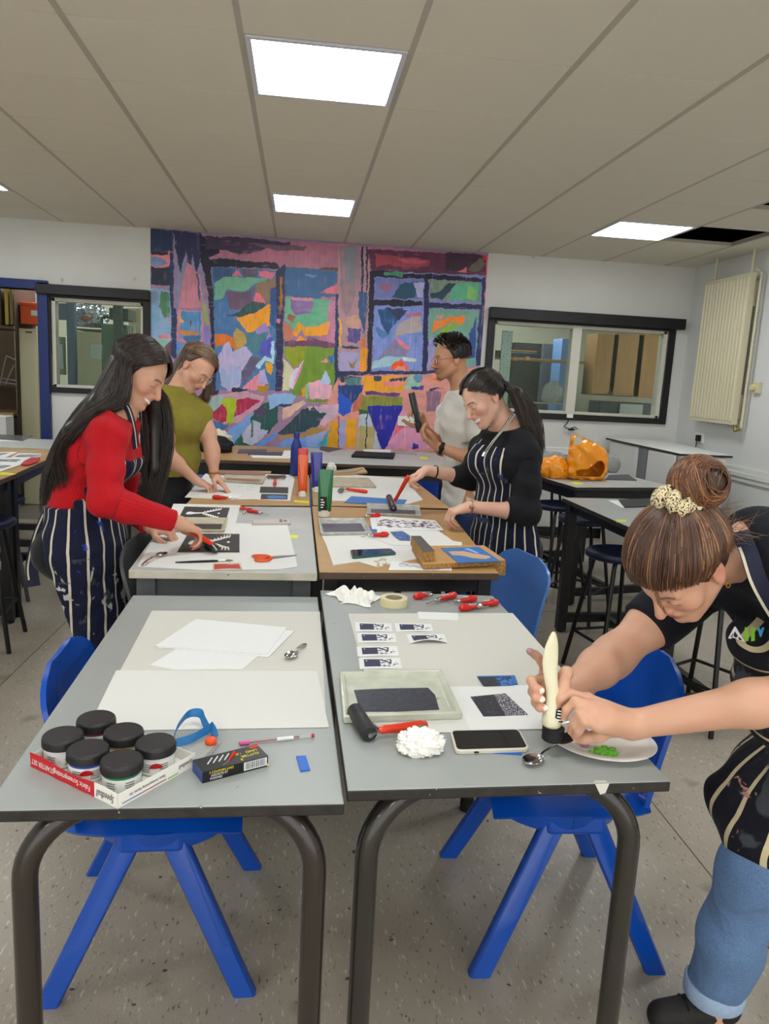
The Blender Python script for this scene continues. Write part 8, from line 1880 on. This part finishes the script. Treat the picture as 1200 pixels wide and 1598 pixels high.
# ===== woman bending over the plate =====
def woman_front():
    d = lambda x, y, Y: np.array(D(x, y, Y))
    t = person('brown-haired woman in a leopard scrunchie, apron and jeans, bending over the white plate', (1.2, 1.45, 0))
    H = head_frame(d(1063, 879, 1.39), (-.533, -.175, -.833), (-.739, -.392, .556), .985)
    neck = d(1182, 858, 1.47); chest = d(1262, 905, 1.47); waist = d(1345, 985, 1.48); pel = d(1375, 1085, 1.50); fw = (-.62, -.1, -.78); lat = (-.12, 1, .05)
    sR, eR, wR = d(1092, 908, 1.66), d(955, 1026, 1.585), d(882, 1082, 1.425); sL, eL, wL = d(1290, 925, 1.26), d(1262, 1082, 1.17), d(985, 1131, 1.30)
    pr = head_prims(H, .7, .95); hd = H['B'].T
    pr += [cap(hw(H, (0, -.030, -.055)), neck, .052, .060, .03)]; tor = torso_prims(neck, chest, waist, pel, lat, fw, 1.0, .074); pr += tor
    aR = arm_prims(sR, eR, wR, 1.13); aL = arm_prims(sL, eL, wL, 1.06); pr += aR + aL + [cap(neck, sR, .05, .055, .04), cap(neck, sL, .05, .055, .04)]
    def chainp(P, r, k=.006): return [cap(P[i], P[i + 1], r[i], r[i + 1], k) for i in range(len(P) - 1)]
    tips = []
    # right hand: behind the tube, index raised, three fingers curled round it
    kR = [d(851, 1046, 1.405), d(842, 1062, 1.385), d(843, 1079, 1.375), d(850, 1096, 1.375)]
    for k in kR: pr.append(cap(wR * .75 + k * .25, k, .0165, .0120, .014))
    pr.append(cap(wR, (wR + kR[1] + kR[2]) / 3, .024, .024, .02))
    I = [kR[0], d(846, 1033, 1.385), d(836, 1022, 1.375), d(826, 1016, 1.368)]; pr += chainp(I, (.0098, .0092, .0084, .0072))
    fR = [[kR[1], d(829, 1062, 1.350), d(835, 1074, 1.330), d(845, 1077, 1.327)], [kR[2], d(831, 1079, 1.345), d(836, 1089, 1.326), d(846, 1091, 1.324)], [kR[3], d(836, 1096, 1.345), d(842, 1104, 1.328), d(851, 1104, 1.327)]]
    for F3 in fR: pr += chainp(F3, (.0096, .0090, .0083, .0073)); tips.append((F3[-1], nrm(F3[-1] - F3[-2])))
    TH = [wR * .6 + kR[0] * .4, d(884, 1050, 1.370), d(880, 1068, 1.345), d(872, 1082, 1.335)]; pr += chainp(TH, (.0155, .0120, .0104, .0084), .010)
    # left hand: pinching the lid from the right
    kL = [d(917, 1090, 1.315), d(926, 1103, 1.29), d(930, 1119, 1.275), d(934, 1134, 1.27)]
    for k in kL: pr.append(cap(wL * .72 + k * .28, k, .0165, .0120, .014))
    pr.append(cap(wL, (wL + kL[1] + kL[2]) / 3, .023, .024, .02, (0, 1, 0), 1.1))
    fL = [[kL[0], d(891, 1083, 1.325), d(874, 1091, 1.325), d(870, 1103, 1.325)], [kL[1], d(898, 1094, 1.300), d(884, 1108, 1.305), d(880, 1121, 1.310)], [kL[2], d(905, 1112, 1.283), d(896, 1128, 1.292), d(890, 1141, 1.300)], [kL[3], d(912, 1126, 1.27), d(903, 1140, 1.28), d(897, 1150, 1.29)]]
    for F3 in fL: pr += chainp(F3, (.0098, .0090, .0083, .0072)); tips.append((F3[-1], nrm(F3[-1] - F3[-2])))
    TL = [wL * .65 + kL[3] * .35, d(935, 1148, 1.295), d(912, 1152, 1.305), d(896, 1153, 1.315)]; pr += chainp(TL, (.0150, .0118, .0102, .0082), .010); tips.append((TL[-1], nrm(TL[-1] - TL[-2])))
    hipN, hipF = d(1350, 1120, 1.40), d(1345, 1120, 1.60); kn = d(1178, 1352, 1.42); an = d(1112, 1560, 1.46)
    L1 = leg_prims(hipN, kn, an, np.array(Z(1045, 1600, 0)) + A3((0, 0, .04)), 1.0); knF, anF = d(1270, 1330, 1.66), d(1262, 1500, 1.74); L2 = leg_prims(hipF, knF, anF, anF * [1, 1, 0] + A3((-.12, 0, .04)), 1.0); pr += L1 + L2
    lo, hi = np.minimum(kR[1], wR) - .12, 0
    fine = ((.42, 1.03), (1.22, 1.62), (.77, 1.36))
    ax, Dm = field(pr, .0031, 0, fine, .009); P, F_ = nets(ax, Dm); C = skin_cols(P, '#cc9e84'); face_col(H, P, C, 0, lip='#a85a52', eyes=False, brow='#5a4030', blush='#c8746a')
    redden(C, P, [f[-1] for f in fR + fL] + kL[:2] + [wR], .022, '#c66a5c', .35); redden(C, P, [I[-1]], .022, '#6b4a68', .75)
    for (p, dd_) in tips[:3]: w = (np.linalg.norm(P - (A3(p) + A3((0, -.0065, .001))), axis=1) < .0060)[:, None]; C[:] = np.where(w, np.array(lin('#efe8de')[:3]), C)
    for (p, dd_) in tips[3:]: w = (np.linalg.norm(P - (A3(p) + nrm(dd_) * .006 + A3((0, -.005, .0))), axis=1) < .0055)[:, None]; C[:] = np.where(w, np.array(lin('#ecd8cc')[:3]), C)
    np_mesh('body', P, F_, m_skin, t, col=C)
    # T-shirt
    tm = cloth_mat('navy_tshirt', '#14161f', .9, fold=(8, .012)); eS, eLs = sR + (eR - sR) * .62, sL + (eL - sL) * .45
    cR = plane(eS, eR - sR); cL = plane(eLs, eL - sL)
    o = garment('t_shirt', [cap(neck + (chest - neck) * .15, chest, .075, .108, .04, lat, 1.5), cap(neck, sR, .05, .062, .05), cap(neck, sL, .05, .062, .05)] + tor[1:5], .006, .015, tm, t, [plane(neck + A3((-.045, 0, .0)), (-1, .22, .05))], [(neck, pel, .13, fw)], wob=.003, wf=26)
    garment('sleeve', [cap(sR, eS + (eR - sR) * .1, .062, .058, .02)], .005, .010, tm, t, [cR], [(sR, eR, .05, fw)], wob=.002); garment('sleeve', [cap(sL, eLs + (eL - sL) * .1, .060, .058, .02)], .005, .010, tm, t, [cL], [(sL, eL, .05, fw)], wob=.002)
    # jeans
    jm = cloth_mat('light_blue_jeans', '#3f5f8a', .85, fold=(7, .02), weave=('#7d9abf', 300, .75)); kz = [cap(hipN, kn, .095, .070, .04), cap(kn, kn * .45 + an * .55, .068, .066, .03), cap(kn * .45 + an * .55, an + A3((0, 0, .03)), .066, .060, .03), cap(hipF, knF, .095, .070, .04), cap(knF, anF, .066, .060, .03)] + tor[-2:] + tor[2:3]
    az = an[2] + .035
    garment('jeans', kz, .0055, .003, jm, t, [plane((0, 0, az), (0, 0, -1)), plane(waist * .3 + pel * .7, waist - pel)], [(hipN, kn, .08, (-1, 0, 0)), (kn, an, .07, (-1, 0, 0)), (hipF, knF, .08, (-1, 0, 0))], wob=.0065, wf=17)
    cf = MB(); n = 32; cc = an + A3((0, 0, .035)); 
    for (zz, r) in ((0, 0),): cf.lathe([(.055, -.022), (.066, -.024), (.069, -.018), (.069, .010), (.066, .016), (.058, .016)], cloth_mat('jeans_cuff', '#7f9cc0', .9, fold=(20, .004), weave=('#b5c5da', 300, .8)), 36, Matrix.Translation(Vector(cc)))
    cf.build('jeans_cuff', t, smooth=60)
    toe = np.array(Z(1030, 1602, 0)); hl_ = an * [1, 1, 0] + A3((.03, .0, 0)); hl_[2] = 0; shoe(t, hl_, toe, mat('dark_trainer', '#1d1b19', .7, bump=(60, .002))); ls = MB()
    for k in range(3): c = hl_ * (.45 - .12 * k) + toe * (.55 + .12 * k) + A3((0, 0, .072 - .006 * k)); ls.tube([c + A3((0, -.025, -.006)), c + A3((0, 0, .004)), c + A3((0, .025, -.006))], .0025, m_blk, 6)
    ls.build('laces', t); shoe(t, anF * [1, 1, 0], anF * [1, 1, 0] + A3((-.15, 0, 0)), mat('dark_trainer'))
    # apron
    apm = cloth_mat('navy_striped_apron_c', '#12131d', .85, fold=(9, .016), stripes=('#c4b795', .040, .0062), stain=[('#3b3f46', 5, .56, 9, 11), ('#1f6b48', 4, .68, 9, 11), ('#b5827a', 16, .68, 9, 11), ('#8f8f8c', 12, .67, 9, 11)])
    bot = kn + A3((.03, .08, .085)); ap = [cap(waist, pel + A3((.02, 0, 0)), .110, .105, .05, lat, 1.3), cap(pel + A3((.02, 0, 0)), bot, .105, .072, .05, lat, 1.5), cap(hipN + A3((-.0, 0, 0)), kn + A3((.02, .01, .05)), .092, .074, .04)]
    fn = nrm((-.95, -.25, -.1))
    def uvf(P):
        q = P - pel; a = q @ nrm((0.25, -.95, 0)); b_ = q @ nrm((-.95, -.25, 0)); U = np.zeros((len(P), 3)); ang = np.arctan2(b_, a); U[:, 0] = 10 + ang * .17 + .12 * np.clip(-q[:, 2], 0, 1) * 0; U[:, 1] = 10 + (pel[2] - P[:, 2]); return U
    garment('apron', ap, .0055, .012, apm, t, [plane((0, 0, bot[2] - .02), (-.25, 0, -1)), lambda X, Y, Zc: plane(pel + A3((.05, 0, 0)), -fn)(X, Y, Zc)], uvf, wob=.005, wf=20)
    # bib hanging in folds below the chest
    bb = [cap(chest + nrm(fw) * .07 + A3((.0, 0, 0)), waist + A3((-.05, 0, -.07)), .105, .105, .04, lat, 1.2), cap(d(1178, 1015, 1.42), d(1225, 1075, 1.42), .045, .075, .04, lat, 1.4), cap(d(1170, 1075, 1.42), d(1215, 1120, 1.42), .030, .06, .03, lat, 1.5)]
    garment('apron_bib', bb, .005, .004, apm, t, [plane(chest + A3((-.02, 0, 0)), (-.6, 0, .8))], lambda P: np.stack([10 + (P @ nrm((.5, .25, -.8))), 10 + P[:, 0], P[:, 0] * 0], 1), wob=.007, wf=30)
    b = MB(); st = mat('apron_strap'); sc = mat('apron_strap_cream'); s1 = spl([d(1145, 832, 1.42), d(1158, 862, 1.345), d(1172, 905, 1.32), d(1190, 940, 1.31), d(1215, 980, 1.30)]); ribbon(b, [p + Vector((.012, 0, .004)) for p in s1], .034, st, (.93, -.2, .3)); ribbon(b, [p + Vector((-.002, -.003, -.002)) for p in s1], .0055, sc, (.93, -.2, .3)); b.build('apron_strap', t, smooth=60)
    # printed letters on the T-shirt chest
    b = MB(); gn, wh, bl = mat('logo_green', '#7cc02a', .6), mat('logo_white', '#d9dbe0', .6), mat('logo_blue', '#3aa0d8', .6)
    def L(x, y, Y=1.345): return D(x, y, Y)
    def pg(P, m): b.add([L(*p) for p in P] + [L(p[0], p[1], 1.349) for p in P], [tuple(range(len(P))), tuple(range(len(P), 2 * len(P)))[::-1]] + [(i, (i + 1) % len(P), len(P) + (i + 1) % len(P), len(P) + i) for i in range(len(P))], m)
    pg([(1136, 996), (1146, 978), (1148, 978), (1162, 1001), (1155, 1001), (1147, 985), (1141, 997)], wh); c = L(1148, 992, 1.343); b.ball(c, .0035, m_foot, 10); pg([(1140, 994), (1158, 1000), (1156, 996), (1143, 989)], wh)
    for x in (1162, 1172): pg([(x, 979), (x + 6, 979), (x + 6, 1000), (x, 1001)], gn)
    pg([(1181, 979), (1185, 979), (1187, 984), (1189, 979), (1193, 979), (1188, 994), (1186, 994)], bl); b.build('logo', t, smooth=0)
    # hair drawn up into a loose bun
    hair = hair_shell(H, t, '#3f2a1f', .013, .62, .012, (), low=-.055, ears=.036, rad=(.077, .098, .088), h=.004)
    rng = np.random.default_rng(12); cen, rad = (0, -.012, .032), (.0925, .1135, .1045); tie = (0, -.66, .75)
    hl0 = [(0, .80, .36), (-.45, .74, .28), (-.80, .42, .12), (-.97, .2, .06), (-.97, -.2, .02), (-.86, -.45, -.30), (-.5, -.65, -.7), (0, -.8, -.7), (.5, -.6, -.75), (.82, -.2, -.52), (.93, .22, -.25), (.80, .42, .12), (.45, .74, .28), (0, .80, .36)]
    sp = [(hl0, [tie, tie], None, 3000, .0011, 0, 0), ([(0, .75, .5), (-.7, .3, .6), (-.7, -.5, .3), (0, -.8, .1), (.7, -.5, .3), (.7, .3, .6), (0, .75, .5)], [tie, tie], None, 900, .0011, 0, 0)]
    cu, ra, co_ = scalp_strands(H, cen, rad, sp, rng, '#4d3224', vary=.45, k=16, hilite=('#8d6642', .16))
    # tint bands so that the lighter streaks run together
    for i, c in enumerate(cu): q = c[len(c) // 2]; v = (math.sin(q[0] * 130 + q[1] * 75) + .8 * math.sin(q[0] * 57 - q[1] * 91 + 2) + .5 * math.sin(q[2] * 140 + q[0] * 301)) * .22 + .5; co_[i] = co_[i] * (.7 + .5 * v) + np.array(lin('#b08452')[:3]) * (.10 * v ** 4)
    # bun loops
    T0 = hw(H, (0, -.080, .110)); A_ = nrm(hw(H, (0, -.135, .135)) - T0 + A3((.012, 0, .0))); S1 = nrm(np.cross(A_, (0, 1, 0.2))); S2 = np.cross(A_, S1); BC = T0 + A_ * .050 + A3((.018, 0, -.006))
    pb = [ell(BC, (.052, .050, .046), None, .02), cap(T0 - A_ * .02, T0 + A_ * .02, .024, .03, .02)]; axb, Db = field(pb, .004); Pb, Fb = nets(axb, Db); bun = np_mesh('bun', Pb, Fb, hair_mat('hair_fibre'), t, col=np.ones((len(Pb), 3)) * np.array(lin('#3a261b')[:3]))
    cb_, rb_, cc_ = [], [], []
    for i in range(1500):
        tilt = rng.normal() * .35; a0 = rng.uniform(0, 6.28); nrmv = nrm(A3((.25, -.85, .25)) + rng.normal(size=3) * (.12 if i % 5 else .35)); e1 = nrm(np.cross(nrmv, (0.1, 0, 1))); e2 = np.cross(nrmv, e1); off = rng.uniform(-.042, .042); rr_ = math.sqrt(max(.0004, .0555 ** 2 - off ** 2)) * rng.uniform(.97, 1.05); L_ = rng.uniform(1.6, 3.6)
        cb_.append(np.array([BC + nrmv * off + (e1 * math.cos(a0 + L_ * j / 11) * 1.0 + e2 * math.sin(a0 + L_ * j / 11) * .95) * rr_ for j in range(12)])); rb_.append(.0011); v = .6 + .8 * rng.random(); cc_.append(np.array(lin('#5e3c28' if rng.random() < .7 else '#9a6b45')[:3]) * v)
    strands_mesh('strands', cb_, rb_, cc_, hair_mat('hair_fibre'), bun)
    # flyaway wisps round the nape and ear
    for i in range(150):
        a = hw(H, (rng.uniform(-.08, .05), -.10 + rng.uniform(-.02, .02), rng.uniform(-.06, .06))); g = nrm(rng.normal(size=3) + A3((.9, 0, .35))); l_ = rng.uniform(.02, .06); q = nrm(rng.normal(size=3)) * l_ * .4; cu.append(resample([a, a + g * l_ * .5 + q * .3, a + g * l_ + q], 16)); ra.append(.0005); co_.append(np.array(lin('#7a5538')[:3]))
    for i in range(14):
        a = hw(H, (-.02 + rng.uniform(-.01, .01), .078, .070)); b0 = hw(H, (-.035 + rng.uniform(-.008, .008), .104, .035)); c0 = hw(H, (-.030 + rng.uniform(-.01, .01), .108, -.01)); cu.append(resample([a, b0, c0], 16)); ra.append(.0006); co_.append(np.array(lin('#8a6244')[:3]))
    strands_mesh('strands', cu, ra, co_, hair_mat('hair_fibre'), hair)
    # scrunchie
    sm = mat('leopard_fabric', '#d8c9a0', .8, noise=(270, '#241a14', .03, .54)); vs = []; n, m = 72, 18
    for i in range(n):
        w = 2 * PI * i / n; rr_ = .0165 * (1 + .22 * math.sin(9 * w + 1) + .14 * math.sin(15 * w))
        for j in range(m):
            x = 2 * PI * j / m; R_ = .029 + rr_ * math.cos(x); hgt = rr_ * 1.25 * math.sin(x) + .004 * math.sin(4 * w); vs.append(T0 + (S1 * math.cos(w) + S2 * math.sin(w)) * R_ + A_ * (hgt - .002))
    fs = [(i * m + j, i * m + (j + 1) % m, ((i + 1) % n) * m + (j + 1) % m, ((i + 1) % n) * m + j) for i in range(n) for j in range(m)]; b = MB(); b.add(vs, fs, sm); o = b.build('scrunchie', t, smooth=180); o['label'] = 'leopard print hair scrunchie'
    b = MB(); c = hw(H, (-.082, -.006, -.046)); b.tube([c + A3((math.cos(w) * .004, -.002, math.sin(w) * .006)) for w in [2 * PI * k / 16 for k in range(17)]], .0014, mat('gold'), 6); b.build('earring', t)
    # the pale tube she squeezes
    S = ZR; q0 = d(862, 1154, 1.325); q1 = d(860, 1136, 1.328); q2 = d(862, 985, 1.345)
    o = thing('squeeze_tube', 'milky white squeezed paint tube with a black cap, held upside down over the plate', 'paint tube', tuple(q0)); mm = mat('milky_tube', '#d9d5b6', .3, coat=.3, bump=(30, .004), sss=.1)
    prof = [(.0, .0205, .0200), (.10, .0215, .0195), (.22, .0180, .0150), (.34, .0125, .0085), (.46, .0125, .0065), (.60, .0150, .0050), (.74, .0160, .0045), (.86, .0130, .0040), (.94, .0080, .0035), (1.0, .0035, .003)]
    n = 28; vs = []; ax_ = q2 - q1
    for (k, rx, ry) in prof:
        c = q1 + ax_ * k + A3((.004 * math.sin(k * 7), 0, 0))
        for j in range(n): w = 2 * PI * j / n; vs.append(c + A3((math.cos(w) * rx * (1 + .05 * math.sin(3 * w + k * 9)), math.sin(w) * ry, 0)))
    fs = [(i * n + j, i * n + (j + 1) % n, (i + 1) * n + (j + 1) % n, (i + 1) * n + j) for i in range(len(prof) - 1) for j in range(n)] + [tuple(range(n))[::-1], tuple(range(9 * n, 10 * n))]
    b = MB(); b.add(vs, fs, mm); x = b.build('tube_body', o, smooth=180); sb = x.modifiers.new('s', 'SUBSURF'); sb.levels = 1; sb.render_levels = 1
    b = MB(); dz = q1 - q0; b.lathe([(0, 0), (.019, .0), (.0212, .002), (.0215, float(np.linalg.norm(dz)) + .002), (.018, float(np.linalg.norm(dz)) + .003), (0, float(np.linalg.norm(dz)) + .003)], m_foot, 36, Matrix.Translation(Vector(q0))); b.build('cap', o, smooth=45)
    b = MB(); c = q0 + A3((.030, -.004, .004)); b.lathe([(0, 0), (.017, 0), (.018, .004), (.0, .005)], m_foot, 28, T(c[0], c[1], c[2], .2, 0, -.35), 1.3, .8); b.build('flip_lid', o, smooth=45)
    b = MB(); 
    cq = q1 + ax_ * .17 + A3((.009, -.0195, 0)); e1 = nrm(ax_ * .9 + A3((.02, 0, 0))); e2 = nrm(A3((1, -.05, 0)))
    def lp(u, v): return cq + e2 * u + e1 * v + A3((0, abs(u) * .25, 0))
    b.add([lp(-.007, -.012), lp(.009, -.014), (lp(.008, .016)), lp(-.006, .013)], [(0, 1, 2, 3)], m_foot)
    for k in range(4): b.add([lp(-.004, -.009 + k * .006) + A3((0, -.0004, 0)), lp(.005 - .002 * (k % 2), -.010 + k * .006) + A3((0, -.0004, 0)), lp(.005 - .002 * (k % 2), -.0075 + k * .006) + A3((0, -.0004, 0)), lp(-.004, -.0065 + k * .006) + A3((0, -.0004, 0))], [(0, 1, 2, 3)], m_paper3)
    b.build('label', o, smooth=0)
woman_front()
